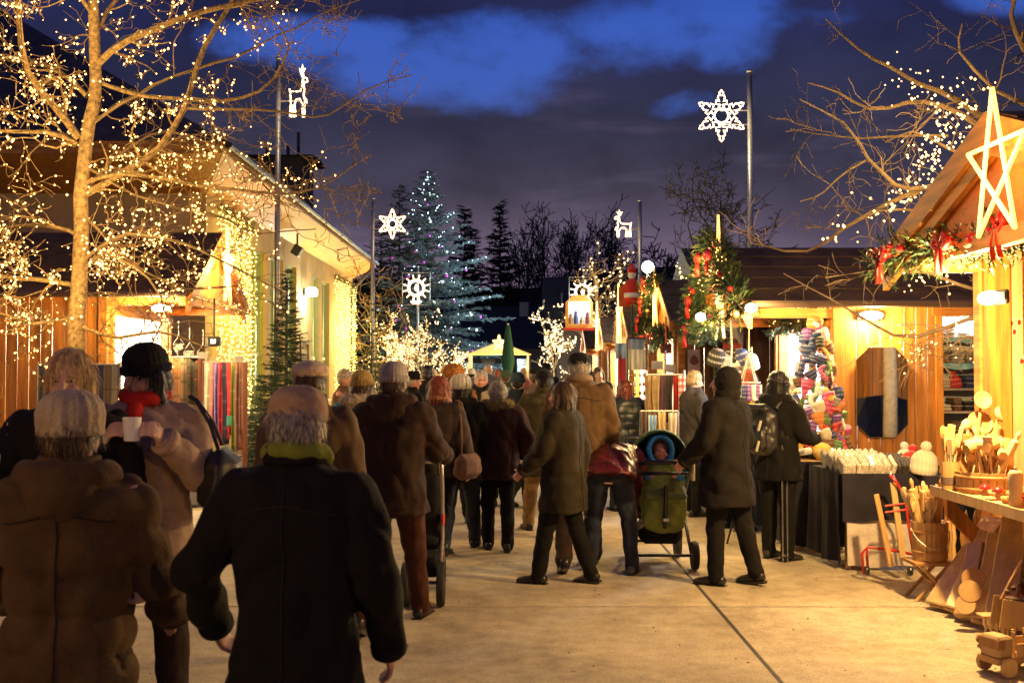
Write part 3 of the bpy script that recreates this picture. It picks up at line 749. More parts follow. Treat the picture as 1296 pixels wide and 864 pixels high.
tinsel([(2.27, 24.8, 2.28), (2.27, 23.5, 3.0), (2.27, 22.2, 2.28)], 'frosted tinsel round the gable of the fourth hut', .09)
tinsel([(2.80, 15.75, 2.06), (2.80, 13.7, 2.03)], 'frosted tinsel along the top of the red curtained window', .06)
# mirror on the plank wall --------------------------------------------------------
mx0, mx1, mz0, mz1, c = 3.26, 3.74, .98, 1.83, .12
oct_ = [(mx0 + c, mz0), (mx1 - c, mz0), (mx1, mz0 + c), (mx1, mz1 - c), (mx1 - c, mz1), (mx0 + c, mz1), (mx0, mz1 - c), (mx0, mz0 + c)]
mi = empty('mirror', ((mx0 + mx1) / 2, 10.49, mz0), 'tall octagonal mirror on the orange plank wall reflecting a tree trunk', 'mirror')
MB().poly([(x, 10.478, z) for x, z in oct_], .006).build('mirror_glass', mat('mirror_glass', (.62, .60, .56), rough=.02, metal=1, var=0), mi)
MB().tube([(x, 10.478, z) for x, z in oct_] + [(oct_[0][0], 10.478, oct_[0][1])], .006, 6).build('frame', mat('brass_edge', (.4, .25, .1), rough=.4, metal=.7, var=0), mi)
# things the mirror shows: black sheet behind the nearest hut
mb = MB(); n = 16
for j in range(6):
    for i in range(n + 1):
        x = 3.4 + 2.6 * i / n; z = (0, .4, .75, 1.05, 1.30, 1.24)[j]; y = 8.75 - .12 * j + random.uniform(-.06, .06) - (.1 if j == 5 else 0)
        mb.v.append((x, y, z + random.uniform(-.04, .04) if j else 0))
for j in range(5):
    for i in range(n): a = j * (n + 1) + i; mb.f.append([a, a + 1, a + n + 2, a + n + 1])
mb.build('plastic_sheet', mat('black_sheet', (.012, .014, .022), rough=.22, var=0), label='crumpled black plastic sheet behind the nearest hut seen in the mirror', cat='plastic sheet')

# poster, curtains, nativity, figure ----------------------------------------------
e = MB().bb(2.56, 2.74, 16.095, 16.10, 1.55, 1.92).build('poster', mat('poster_paper', (.62, .5, .45), var=.1), label='small pinned poster on the dark wall left of the red curtain', cat='poster')
MB().poly([(2.65 + .07 * math.cos(a) * (1 - .3 * (math.sin(a) < -.2)), 16.092, 1.77 + .07 * math.sin(a) - .03 * abs(math.cos(a))) for a in [k * PI / 6 for k in range(12)]], .002).build('printed_heart', mat('print_brown', (.3, .12, .1), var=.2), e)
CURT = mat('red_curtain', (.62, .09, .07), rough=.85, var=.25, nscale=30, bump=.2)
for k, (ya, yb) in enumerate([(14.0, 14.75), (14.8, 15.6)]):
    mb = MB(); n = 30
    for j, z in enumerate((2.02, 1.86, 1.72)):
        for i in range(n + 1):
            t = i / n; mb.v.append((2.99 + .025 * math.sin(t * 38) * (1 + j * .3), ya + (yb - ya) * t, z - (.02 * math.sin(t * 19) if j == 2 else 0)))
    for j in range(2):
        for i in range(n): a = j * (n + 1) + i; mb.f.append([a, a + 1, a + n + 2, a + n + 1])
    o = mb.build('curtain', CURT, smooth=True, label=('near' if k == 0 else 'far') + ' half of the short red checked curtain in the dark hut window', cat='curtain')
def wreath(c, R_, label, ax=(0, 1, 0), seed=1, rad=.06):
    rs = random.Random(seed); c = Vector(c); ax = Vector(ax).normalized(); e = empty('wreath', c - Vector((0, 0, R_)), label, 'wreath')
    mb = MB()
    for k in range(170):
        a = rs.random() * 2 * PI; p = c + ax * math.cos(a) * R_ + Vector((0, 0, math.sin(a) * R_))
        needles(mb, p, (rs.gauss(0, 1), rs.gauss(0, 1), rs.gauss(0, 1)), rad, 10, .03)
    mb.build('foliage', FIRG, e, kind='stuff')
    for k in range(6):
        a = k * PI / 3 + .3; MB().ell(c + ax * math.cos(a) * R_ + Vector((-.05, -.05, math.sin(a) * R_)), .02).build('bauble', rs.choice((REDBALL, GOLD)), e, smooth=True)
wreath((2.86, 15.2, 1.62), .17, 'green wreath hanging in the red curtained window', seed=4)
# winter figure on the roof of hut 4 (plain red and white ornament)
px = P(800, 385, 20.0); e = empty('winter_ornament', px, 'tall red and white roof ornament with a red cap above the lit huts', 'ornament')
RED = mat('red_felt', (.6, .03, .02), rough=.8, var=.1); WH = mat('white_felt', (.8, .78, .72), rough=.9, var=.05)
MB().lathe([(.10, .0), (.13, .15), (.14, .3), (.09, .42), (.05, .46)], px, 14).build('body', RED, e, smooth=True)
MB().lathe([(.145, .12), (.15, .17), (.145, .2)], px, 14).build('trim', WH, e, smooth=True)
MB().ell(px + Vector((0, 0, .53)), (.08, .08, .085)).build('head', WH, e, smooth=True)
MB().lathe([(.085, .57), (.07, .64), (.03, .72), (.01, .74)], px, 12).build('cap', RED, e, smooth=True)
MB().tube([px + Vector((0, 0, -1.0)), px], .02).build('stand', BLACK, e)
px = P(800, 372, 20); e = empty('roof_panel', px, 'red and yellow painted wooden house panel below the winter ornament', 'decoration')
p0 = P(783, 388, 20.2)
MB().poly([p0, p0 + Vector((.0, 0, .35)), p0 + Vector((.28, 0, .55)), p0 + Vector((.72, 0, .0))], .03).build('board', mat('board_red', (.6, .10, .02), var=.15), e)
MB().bb(p0.x + .22, p0.x + .42, 20.12, 20.19, p0.z, p0.z + .42).build('door', mat('board_yellow', (.65, .5, .05), var=.1), e)
px = P(733, 400, 27.5); e = empty('nativity_picture', px, 'brightly lit arched nativity picture standing on the distant hut roof', 'decoration')
MB().poly([(px.x - .34, 27.5, px.z - .3), (px.x + .34, 27.5, px.z - .3), (px.x + .34, 27.5, px.z + .34), (px.x + .15, 27.5, px.z + .52), (px.x - .15, 27.5, px.z + .52), (px.x - .34, 27.5, px.z + .34)], .06).build('panel', mat('panel_gold', (.7, .4, .08), var=.1, emit=(1, .35, .06), estr=.25), e)
MB().bb(px.x - .27, px.x + .27, 27.40, 27.43, px.z - .2, px.z + .36).build('lit_picture', glow('picture_glow', (.8, .82, .9), .9), e)
for dx, hh, cm_ in ((-.22, .26, (.5, .3, .1)), (-.09, .33, (.12, .15, .4)), (.06, .18, (.6, .5, .3)), (.2, .30, (.35, .08, .06))): MB().lathe([(.06, 0), (.055, hh * .5), (.035, hh * .72), (.04, hh * .85), (.01, hh)], (px.x + dx, 27.36, px.z - .2), 8).build('figure', mat('figure_%d' % int(hh * 100), cm_, var=.2), e)
MB().bb(px.x - .38, px.x + .38, 27.3, 27.5, px.z - .36, px.z - .301).build('base', RED, e)

# ---------------------------------------------------------------- poles and light figures
def pole(x, Y, ztop, label, r=.045, arms=None):
    e = empty('pole', (x, Y, 0), label, 'pole', 'lighting poles along the market street')
    MB().tube([(x, Y, 0), (x, Y, ztop)], [r * 1.15, r * .85], 12).build('shaft', STEEL, e, smooth=True)
    MB().lathe([(r * .9, 0), (r * 1.1, .02), (r * .6, .05)], (x, Y, ztop), 12).build('cap', STEEL, e)
    MB().lathe([(.12, 0), (.12, .02), (.07, .03), (.06, .25)], (x, Y, 0), 12).build('base_plate', STEEL, e)
    if arms:
        for za, x2 in arms:
            MB().tube([(x, Y, za), (x2, Y, za)], .012, 6).build('arm', STEEL, e)
    return e
def figure(name, c, strokes, label, r, frame=None, cm=TUBE, cat='light figure', bolt=True, watts=8):
    e = empty(name, c, label, cat); c = Vector(c)
    for st in strokes:
        MB().tube([c + Vector((x, 0, z)) for x, z in st], r, 6).build('light_tube', cm, e)
    if frame:
        for fr in frame: MB().tube([c + Vector((x, .03, z)) for x, z in fr], r * .5, 5).build('frame', STEEL, e)
    if watts: lamp(e, c + Vector((0, -.3, 0)), watts, (1, .8, .5), .3)
    return e
def circ(cx, cz, r, n=12, a0=0, a1=2 * PI): return [(cx + r * math.cos(a0 + (a1 - a0) * k / n), cz + r * math.sin(a0 + (a1 - a0) * k / n)) for k in range(n + 1)]
def snow(Rr):
    st = [circ(0, 0, Rr * .27, 18)]
    for k in range(6):
        a = PI / 2 + k * PI / 3; ca, sa = math.cos(a), math.sin(a)
        def T(u, v): return (u * ca - v * sa, u * sa + v * ca)
        st.append([T(Rr * .30, Rr * .12), T(Rr * .42, Rr * .04), T(Rr * .46, Rr * .22), T(Rr * .60, Rr * .20), T(Rr * .56, Rr * .08), T(Rr * .70, Rr * .14), T(Rr * .80, Rr * .10), T(Rr * .78, Rr * .04), T(Rr * .90, Rr * .08), T(Rr, 0),
                   T(Rr * .90, -Rr * .08), T(Rr * .78, -Rr * .04), T(Rr * .80, -Rr * .10), T(Rr * .70, -Rr * .14), T(Rr * .56, -Rr * .08), T(Rr * .60, -Rr * .20), T(Rr * .46, -Rr * .22), T(Rr * .42, -Rr * .04), T(Rr * .30, -Rr * .12)])
    return st
def deer(h, flip=1):
    body = [(-.30, .62), (-.42, .60), (-.46, .50), (-.34, .48), (-.30, .52), (-.26, .40), (-.30, .28), (-.26, .12), (-.32, -.10), (-.30, -.50), (-.22, -.50), (-.20, -.12), (-.05, .02), (.12, .0), (.20, -.14), (.14, -.48), (.22, -.50), (.30, -.16),
            (.36, -.50), (.44, -.48), (.40, -.08), (.42, .12), (.46, .30), (.40, .22), (.10, .22), (-.10, .24), (-.18, .40), (-.20, .56), (-.30, .62)]
    ant = [(-.26, .62), (-.22, .76), (-.32, .88), (-.22, .80), (-.20, .98), (-.14, .80), (-.04, .88), (-.12, .74), (-.20, .62)]
    leg = [(-.42, -.12), (-.38, .02), (-.26, .10)]
    return [[(x * h * flip, z * h) for x, z in s] for s in (body, ant, leg)]
def sun(Rr):
    st = [circ(0, 0, Rr * .52, 20), circ(0, 0, Rr * .62, 20)]
    for k in range(12):
        if k in (8, 9, 10) and False: continue
        a = k * PI / 6 + PI / 12
        st.append([(Rr * .66 * math.cos(a), Rr * .66 * math.sin(a)), (Rr * math.cos(a), Rr * math.sin(a))])
    st += [[(-.16 * Rr, -.6 * Rr), (-.16 * Rr, -1.0 * Rr)], [(.16 * Rr, -.6 * Rr), (.16 * Rr, -1.0 * Rr)],
           [(-.42 * Rr, -1.02 * Rr), (-.25 * Rr, -1.15 * Rr), (.25 * Rr, -1.15 * Rr), (.42 * Rr, -1.02 * Rr), (-.42 * Rr, -1.02 * Rr)], [(0, -.2 * Rr), (-.1 * Rr, 0), (0, .25 * Rr), (.1 * Rr, 0), (0, -.2 * Rr)]]
    return st
# right pole with the big snowflake
Y = 20.0; xp = P(950, 300, Y).x; c = P(912, 148, Y)
pole(xp, Y, P(951, 92, Y).z, 'tall steel pole rising behind the knitwear hut roof, snowflake on its left', .055, [(P(0, 140, Y).z, c.x), (P(0, 158, Y).z, c.x)])
figure('light_snowflake', c - Vector((0, .08, 0)), snow(.47), 'large glowing snowflake on the tall right hand pole', .014, watts=25)
Y = 19.2; xp = P(351, 300, Y).x; c = P(379, 126, Y)
pole(xp, Y, P(358, 76, Y).z, 'tall steel pole in front of the yellow hall carrying a deer', .05, [(P(0, 128, Y).z, c.x)])
figure('light_deer', c - Vector((0, .08, .02)), [[(x * .55, z) for x, z in s] for s in deer(.62, -1)], 'slim glowing deer figure on the left pole among the branch tips', .014)
Y = 34.7; xp = P(472, 300, Y).x; c = P(497, 284, Y)
pole(xp, Y, P(474, 252, Y).z, 'steel pole at the far corner of the hall, second from the left', .06, [(P(0, 278, Y).z, c.x), (P(0, 290, Y).z, c.x)])
figure('light_snowflake', c - Vector((0, .1, 0)), snow(.47), 'glowing snowflake beside the big conifer on the second left pole', .019)
Y = 35; xp = P(810, 300, Y).x; c = P(788, 289, Y)
pole(xp, Y, P(810, 255, Y).z, 'steel pole behind the bare lit tree on the right with a deer', .07, [(P(0, 290, Y).z, c.x)])
figure('light_deer', c - Vector((0, .1, 0)), deer(.58), 'glowing deer outline facing left in front of bare trees', .019)
Y = 49.5; xp = P(529, 300, Y).x; c = P(527, 366, Y)
pole(xp, Y, P(529, 338, Y).z, 'far left pole carrying a square framed sun and candle', .06)
q = .62
figure('light_sun', c - Vector((0, .12, -.05)), sun(.60), 'glowing sun with candle in a square frame before the big conifer', .026, [[(-q, -.75), (q, -.75), (q, .68), (-q, .68), (-q, -.75)]], watts=20)
Y = 52; xp = P(739, 300, Y).x; c = P(737, 371, Y)
pole(xp, Y, P(739, 338, Y).z, 'far right pole carrying a square framed sun and candle', .06)
figure('light_sun', c - Vector((0, .12, -.05)), sun(.58), 'glowing sun with candle in a square frame above the distant huts', .026, [[(-q, -.9), (q, -.9), (q, .7), (-q, .7), (-q, -.9)]], watts=20)
Y = 64; xp = P(711, 300, Y).x; c = P(709, 396, Y)
pole(xp, Y, P(711, 372, Y).z, 'most distant right pole beside the lit twig tree', .06)
figure('light_sun', c - Vector((0, .12, 0)), sun(.55), 'small glowing sun lower left of the framed sun over the huts', .036, watts=20)
Y = 64; xp = P(553, 300, Y).x; c = P(553, 400, Y)
pole(xp, Y, P(553, 372, Y).z, 'most distant left pole right of the framed sun', .06)
figure('light_star', c + Vector((0, -.12, 0)), [[(0, .75), (.14, .2), (.3, 0), (.12, -.15), (0, -.8), (-.12, -.15), (-.3, 0), (-.14, .2), (0, .75)]], 'narrow glowing star figure right of the framed sun', .036, watts=20)
# round street lamp on the right
c = P(820, 338, 27); e = empty('street_lamp', (c.x, c.y, 0), 'round white street lamp glowing beside the lit bare tree', 'street lamp')
MB().tube([(c.x, c.y, 0), (c.x, c.y, c.z - .12)], .05, 10).build('post', STEEL, e); MB().ell(c, .15).build('globe', glow('globe_white', (.95, 1, .9), 20), e, smooth=True); lamp(e, c - Vector((0, .3, 0)), 120, (.95, 1, .85), .15)
# closed parasol
c = P(643, 470, 30); e = empty('parasol', (c.x, c.y, 0), 'closed dark green parasol standing above the crowd', 'parasol')
MB().tube([(c.x, c.y, 0), (c.x, c.y, 2.9)], .03, 8).build('pole', STEEL, e)
mb = MB(); n = 16; prof = [(.02, 2.9), (.06, 2.75), (.12, 2.3), (.16, 1.9), (.10, 1.55), (.14, 1.4)]
for r, z in prof:
    for k in range(n): a = 2 * PI * k / n; rr = r * (1 + (.25 if k % 2 else -.2)); mb.v.append((c.x + rr * math.cos(a), c.y + rr * math.sin(a), z))
for i in range(len(prof) - 1):
    for k in range(n): k2 = (k + 1) % n; mb.f.append([i * n + k, i * n + k2, (i + 1) * n + k2, (i + 1) * n + k])
mb.build('canopy', fabric('parasol_green', (.02, .07, .04)), e, smooth=True)
# small yellow lit kiosk in the far middle
e = empty('kiosk', (-.6, 46, 0), 'small yellow lit kiosk with a peaked canopy at the end of the street', 'market stall')
c = P(632, 452, 46)
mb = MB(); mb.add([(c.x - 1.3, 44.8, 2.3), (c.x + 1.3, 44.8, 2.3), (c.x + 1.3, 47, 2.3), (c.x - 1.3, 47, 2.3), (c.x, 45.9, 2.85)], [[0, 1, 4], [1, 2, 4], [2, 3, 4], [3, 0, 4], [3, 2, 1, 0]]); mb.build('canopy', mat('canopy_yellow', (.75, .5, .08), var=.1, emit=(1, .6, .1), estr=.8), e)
for dx in (-1.2, 1.2):
    for y in (44.9, 46.9): MB().tube([(c.x + dx, y, 0), (c.x + dx, y, 2.3)], .05, 6).build('post', STEEL, e)
MB().bb(c.x - 1.2, c.x + 1.2, 45.3, 46.9, 0, 1.0).build('counter', WOOD_OR, e)
lamp(e, (c.x, 45.2, 2.0), 150, (1, .75, .3), .2)
star(Vector((c.x, 44.7, 2.75)), .5, .6, (1, 0, 0), 'small star on the yellow kiosk canopy', 5, .03)
# ---------------------------------------------------------------- trees
def wig(p, d, L, n, wob, rs, up=0.0):
    pts = [p.copy()]; d = d.normalized(); s = L / n
    for k in range(n):
        d = (d + Vector((rs.gauss(0, wob), rs.gauss(0, wob), rs.gauss(0, wob) + up))).normalized()
        p = p + d * s; pts.append(p.copy())
    return pts, d
def grow(mb, p, d, L, r, lev, rs, bulbs, bp, br, wob=.22, up=.03, nch=6, seg=.16, lat=.9, sides=4, minr=.0035):
    n = max(4, int(L / seg * 1.3)); wob = wob * 1.25; pts, _ = wig(p, d, L, n, wob, rs, up)
    rr = [max(minr, r * (1 - .75 * k / n)) for k in range(n + 1)]
    mb.tube(pts, rr, sides if r > .012 else 3, False)
    if bulbs is not None:
        for q in pts:
            if rs.random() < bp: bulbs.octa(q + Vector((rs.gauss(0, .013), rs.gauss(0, .013), -.012 + rs.gauss(0, .01))), br * rs.uniform(.35, 1.5))
    if lev > 0:
        for k in range(nch):
            t = rs.uniform(.2, 1); i = min(n - 1, int(t * n)); q = pts[i]; dd = (pts[i + 1] - pts[i]).normalized()
            o = dd.orthogonal().normalized(); o = Quaternion(dd, rs.random() * 2 * PI) @ o
            grow(mb, q, dd * .7 + o * lat * rs.uniform(.6, 1.2), L * rs.uniform(.35, .6), rr[i] * .6, lev - 1, rs, bulbs, bp, br, wob, up, max(2, nch - 1), seg * .8, lat, sides, minr)
def limb(mb, pts, r0, r1, rs, bulbs, bp, br, nch=9, lev=2, Lc=.8, up=.02, lightmax=None, wob=.25, bark_n=7, minr=.0035):
    # densify the hand-laid limb with slight wobble
    P_ = [Vector(p) for p in pts]; out = [P_[0]]
    for a, b in zip(P_, P_[1:]):
        n = max(2, int((b - a).length / .18))
        for k in range(1, n + 1):
            q = a + (b - a) * (k / n)
            if k < n: q = q + Vector((rs.gauss(0, .018), rs.gauss(0, .03), rs.gauss(0, .018)))
            out.append(q)
    n = len(out) - 1
    for k in range(1, n): out[k] = out[k] * .5 + (out[k - 1] + out[k + 1]) * .25
    rr = [r0 + (r1 - r0) * k / n for k in range(n + 1)]
    mb.tube(out, rr, bark_n, False)
    for k in range(nch):
        t = rs.uniform(.08, 1); i = min(n - 1, int(t * n)); dd = (out[i + 1] - out[i]).normalized(); q = out[i]
        o = Quaternion(dd, rs.random() * 2 * PI) @ dd.orthogonal().normalized()
        lit = bulbs if (lightmax is None or q.x < lightmax) else None
        grow(mb, q, dd * .6 + o * .9, Lc * rs.uniform(.5, 1.15), max(minr * 1.5, rr[i] * .45), lev, rs, lit, bp, br, wob, up, 4, .13, minr=minr)
    if bulbs is not None:
        wp = [q + Vector((math.cos(i * 1.1) * (rr[i] + .006), -abs(math.sin(i * .7)) * .01 - rr[i], math.sin(i * 1.1) * (rr[i] + .006))) for i, q in enumerate(out) if (lightmax is None or q.x < lightmax)]
        if len(wp) > 2: WIRES.tube(wp, .0035, 4, False)
        for q in wp:
            if rs.random() < bp * 2.6: bulbs.octa(q + Vector((rs.gauss(0, .012), -.012, rs.gauss(0, .012))), br * rs.uniform(.4, 1.6))
    return out
WIRES = MB()
# --- big tree on the left, wrapped in fairy lights
rs = random.Random(11)
T = empty('bare_tree', (P(95, 470, 11).x, 11, 0), 'big bare tree wrapped in warm fairy lights at the left edge', 'tree')
lights = MB(); tr = MB(); br_ = MB()
bx = P(95, 470, 11).x
trunk = [(bx - .02, 11, 0)] + [P(x, y, 11) for x, y in [(94, 520), (95, 445), (101, 350), (103, 250), (110, 180), (121, 100), (118, 0), (116, -90)]]
to = []
for a, b in zip(trunk, trunk[1:]):
    a, b = Vector(a), Vector(b); n = max(2, int((b - a).length / .2))
    for k in range(n): to.append(a + (b - a) * (k / n) + Vector((rs.gauss(0, .006), rs.gauss(0, .006), 0)))
to.append(Vector(trunk[-1])); nn = len(to) - 1
tr.tube(to, [.105 - .062 * (k / nn) + (.04 if k == 0 else 0) for k in range(nn + 1)], 14)
tr.build('trunk', BARK, T, smooth=True)
for q in to:
    if q.z > 1.9:
        for k in range(3): lights.octa(q + Vector((rs.gauss(0, .12), -.08 + rs.gauss(0, .08), rs.gauss(0, .1))), .010 * rs.uniform(.8, 1.4))
PL = lambda l, Ys: [P(x, y, Yk) for (x, y), Yk in zip(l, [Ys[0] + (Ys[1] - Ys[0]) * k / (len(l) - 1) for k in range(len(l))])]
LIM = [
 ([(100, 175), (65, 130), (30, 92), (22, 20), (18, -60)], (11, 10.4), .055, .02),
 ([(123, 82), (160, 50), (215, 28), (300, 5), (400, -14), (470, -40)], (11, 10.2), .05, .012),
 ([(110, 245), (160, 215), (203, 192), (237, 137), (258, 58), (302, -12)], (11, 10.5), .05, .02),
 ([(237, 137), (330, 139), (415, 150), (462, 112), (522, 95)], (10.7, 9.8), .022, .005),
 ([(130, 106), (180, 123), (262, 132), (330, 118), (372, 60), (345, 20), (300, 5)], (11, 10.0), .03, .006),
 ([(98, 182), (60, 165), (0, 168), (-60, 150)], (11, 10.6), .035, .012),
 ([(105, 232), (150, 217), (250, 236), (340, 244), (405, 240), (470, 196)], (11, 9.9), .03, .005),
 ([(102, 332), (160, 292), (230, 306), (300, 338), (372, 378)], (11, 10.3), .028, .005),
 ([(99, 362), (40, 352), (0, 352), (-50, 340)], (11, 10.6), .035, .012),
 ([(100, 412), (150, 432), (200, 418), (262, 440)], (11, 10.4), .03, .0061),
 ([(99, 400), (40, 415), (0, 395), (-40, 400)], (11, 10.7), .03, .01),
 ([(104, 300), (50, 283), (0, 292), (-50, 280)], (11, 11.6), .03, .01),
 ([(116, 50), (150, 0), (190, -50)], (11, 11.5), .035, .015),
 ([(110, 122), (60, 82), (0, 75), (-50, 50)], (11, 11.8), .035, .012),
 ([(104, 250), (140, 200), (210, 160), (290, 190), (360, 260)], (11, 12.2), .028, .006),
 ([(112, 160), (150, 130), (220, 95), (300, 75), (400, 20), (455, 0)], (11, 10.8), .026, .005),
 ([(118, 20), (90, -20), (60, -60)], (11, 10.5), .03, .01),
 ([(101, 350), (130, 310), (190, 350), (215, 400), (190, 440)], (11, 10.2), .025, .006),
 ([(103, 270), (160, 330), (240, 370), (310, 360)], (11, 11.4), .022, .006),
 ([(107, 210), (170, 250), (260, 270), (330, 300), (400, 290)], (11, 10.6), .022, .005),
]
for k, (l, Ys, r0, r1) in enumerate(LIM):
    mb = MB(); limb(mb, PL(l, Ys), r0 * .72, r1, rs, None if r1 == .0061 else lights, .24, .0095, nch=9, lev=2, Lc=.85, lightmax=P(285 + (60 if l[-1][1] > 200 or k == 15 else 0), 300, 11).x)
    mb.build('limb', TWIG if r0 < .03 else BARK, T)
SL = empty('fairy_lights', (bx, 10.9, 1.9), 'warm fairy lights wound through the big bare tree at the left edge', 'string lights')
lights.build('bulb', BULB, SL, kind='stuff')
WIRES.build('cable', mat('green_cable', (.02, .03, .015), rough=.5, var=0), SL, kind='stuff')
for q, w in [((bx - .1, 10.4, 2.3), 26), ((bx + .6, 10.2, 2.6), 26), ((bx + .2, 10.3, 3.3), 26), ((bx + .9, 10.0, 3.3), 20), ((bx - .5, 10.2, 3.9), 24), ((bx + .5, 10.0, 4.4), 24), ((bx + .1, 10.3, 5.1), 22)]:
    lamp(SL, q, w * .6, (1, .62, .22), .4)

# --- tree on the right behind the nearest hut
rs = random.Random(5)
T = empty('bare_tree', (4.15, 8.75, 0), 'bare lit tree reaching out to the left from behind the nearest hut', 'tree')
lights = MB(); MB().tube([(4.15, 8.75, 0), (4.17, 8.75, 1.5), (4.14, 8.74, 3.0), (4.2, 8.75, 4.2), (4.25, 8.8, 5.6)], [.085, .075, .07, .055, .03], 12).build('trunk', mat('bark_pale', (.50, .42, .30), rough=.7, var=.15, nscale=18), T, smooth=True)
LIM = [
 ([(1316, 190), (1262, 150), (1215, 128), (1160, 106), (1130, 84), (1085, 62), (1045, 24)], (8.75, 9.2), .035, .006),
 ([(1316, 200), (1240, 160), (1190, 130), (1150, 127), (1100, 143), (1062, 116), (1022, 105)], (8.75, 8.9), .03, .005),
 ([(1316, 260), (1230, 215), (1165, 240), (1130, 238), (1096, 203), (1072, 152), (1012, 126)], (8.75, 8.7), .03, .005),
 ([(1200, 172), (1120, 172), (1060, 172), (1000, 163)], (8.8, 9.1), .012, .004),
 ([(1096, 203), (1060, 225), (1040, 245), (1012, 255)], (8.7, 8.6), .010, .004),
 ([(1165, 240), (1125, 256), (1062, 290), (1025, 322), (962, 312), (930, 288)], (8.75, 9.3), .022, .004),
 ([(1316, 140), (1258, 120), (1207, 62), (1218, 30)], (8.75, 8.5), .022, .005),
 ([(1316, 400), (1250, 395), (1200, 412), (1128, 430), (1080, 396), (992, 346)], (8.7, 9.6), .026, .004),
 ([(1316, 385), (1250, 372), (1180, 345), (1130, 340), (1100, 342), (1045, 351)], (8.7, 8.9), .018, .004),
 ([(1316, 90), (1290, 50), (1275, 20), (1292, -30)], (8.75, 8.4), .03, .01),
 ([(1316, 230), (1200, 190), (1150, 160), (1120, 180)], (8.75, 8.9), .02, .005),
 ([(1316, 330), (1240, 300), (1170, 262), (1110, 262), (1060, 295)], (8.75, 8.9), .018, .004),
]
for k, (l, Ys, r0, r1) in enumerate(LIM):
    mb = MB(); Yd = Ys; limb(mb, PL(l, Yd), r0, r1, rs, None, 0, 0, nch=7, lev=1, Lc=.5, wob=.22, minr=.0024)
    mb.build('limb', TWIG, T)
def bulbstrip(path, n, spread, r):
    for k in range(n):
        t = rs.random() * (len(path) - 1); i = int(t); a, b = Vector(path[i]), Vector(path[i + 1]); q = a + (b - a) * (t - i)
        lights.octa(q + Vector((rs.gauss(0, spread), rs.gauss(0, spread), rs.gauss(0, spread))), r * rs.uniform(.7, 1.5))
bulbstrip(PL([(1145, 97), (1190, 120), (1235, 135), (1200, 160), (1175, 190), (1170, 220)], (8.6, 8.6)), 150, .10, .0085)
bulbstrip(PL([(1180, 190), (1175, 215), (1150, 240), (1120, 255), (1060, 295)], (8.6, 8.9)), 70, .08, .0085)
bulbstrip(PL([(1050, 300), (1110, 278), (1150, 255)], (8.8, 8.6)), 18, .06, .0105)
bulbstrip(PL([(1130, 345), (1180, 360), (1250, 350)], (8.5, 8.3)), 26, .09, .0075)
bulbstrip(PL([(1135, 425), (1170, 450), (1150, 465), (1135, 400)], (9.0, 9.0)), 30, .08, .0075)
bulbstrip(PL([(1190, 425), (1240, 440), (1255, 460)], (8.6, 8.4)), 24, .09, .007)
mb = MB()
for k in range(26):
    p = P(rs.uniform(1140, 1255), rs.uniform(418, 445), 8.7); grow(mb, p, Vector((rs.uniform(-.6, .6), rs.uniform(-.3, .3), rs.uniform(-1, .1))), rs.uniform(.15, .35), .006, 1, rs, None, 0, 0, .25, 0, 4, .05, minr=.0022)
mb.build('twigs', TWIG, T, kind='stuff')
SL = empty('fairy_lights', (4.0, 8.6, 3), 'warm fairy lights in the branches above the nearest hut on the right', 'string lights')
lights.build('bulb', BULB, SL, kind='stuff')
for q, w in [(P(1190, 150, 8.3), 9), (P(1150, 250, 8.3), 9), (P(1090, 120, 8.2), 5)]: lamp(SL, q, w, (1, .66, .28), .2)

# --- other bare trees
def bare(x, Y, H, label, seed, lights_=None, bp=0, br=.03, spread=1.0, m=BARKD, z0=.28, nl=10, minr=.012, lev=3, pw=None, lcol=BULBW, up=.05, group=None):
    rs = random.Random(seed); T = empty('bare_tree', (x, Y, 0), label, 'tree', group)
    tk, d = wig(Vector((x, Y, 0)), Vector((0, 0, 1)), H * .8, 12, .035, rs); r0 = H * .016
    MB().tube(tk, [max(minr, r0 * (1 - .8 * k / 12)) for k in range(13)], 8, False).build('trunk', m, T)
    bl = MB() if lights_ else None; mb = MB()
    for k in range(nl):
        t = z0 + (1 - z0) * (k + .5) / nl; i = min(11, int(t * 12)); a = k * 2.4 + rs.random()
        dd = Vector((math.cos(a) * spread, math.sin(a) * spread, rs.uniform(.5, 1.1)))
        grow(mb, tk[i], dd, H * rs.uniform(.32, .48) * (1.15 - .5 * t), r0 * .5 * (1.1 - .7 * t), lev, rs, bl, bp, br, .16, up, 5, H * .035, .8, 4, minr)
    mb.build('crown', m, T, kind='stuff')
    if lights_:
        S = empty('fairy_lights', (x, Y, .5), lights_, 'string lights'); bl.build('bulb', lcol, S, kind='stuff')
        if pw:
            for k in range(3): lamp(S, (x + rs.uniform(-1, 1), Y - 1.0, H * (.35 + .2 * k)), pw, (1, .78, .42), .5)
    return T
bare(P(868, 400, 24).x, 24, 3.9, 'small bare tree wrapped in lights above the dark hut roof', 3, 'fairy lights in the small bare tree above the dark hut roof', .35, .016, minr=.006, pw=25, m=TWIG, nl=11, lev=2)
bare(P(905, 400, 31).x, 31, 8.2, 'tall dark bare tree between the deer and the snowflake pole', 8, minr=.012, nl=12, lev=3)
bare(P(762, 400, 42).x, 42, 6.4, 'bushy bare tree below the glowing deer', 9, 'sparse fairy lights in the bushy bare tree below the deer', .10, .03, minr=.012, pw=30, m=TWIG, nl=11, lev=2)
bare(P(703, 420, 56).x, 56, 4.6, 'low twiggy tree around the small glowing sun', 10, 'white fairy lights on the low twiggy tree around the small sun', .3, .032, minr=.012, pw=40, m=TWIG, lev=2)
bare(P(500, 470, 40).x, 40, 3.9, 'bare tree covered in white lights left of the framed sun', 12, 'dense white fairy lights on the tree left of the framed sun', .42, .017, minr=.010, pw=60, m=TWIG, z0=.12, nl=13, lev=2)
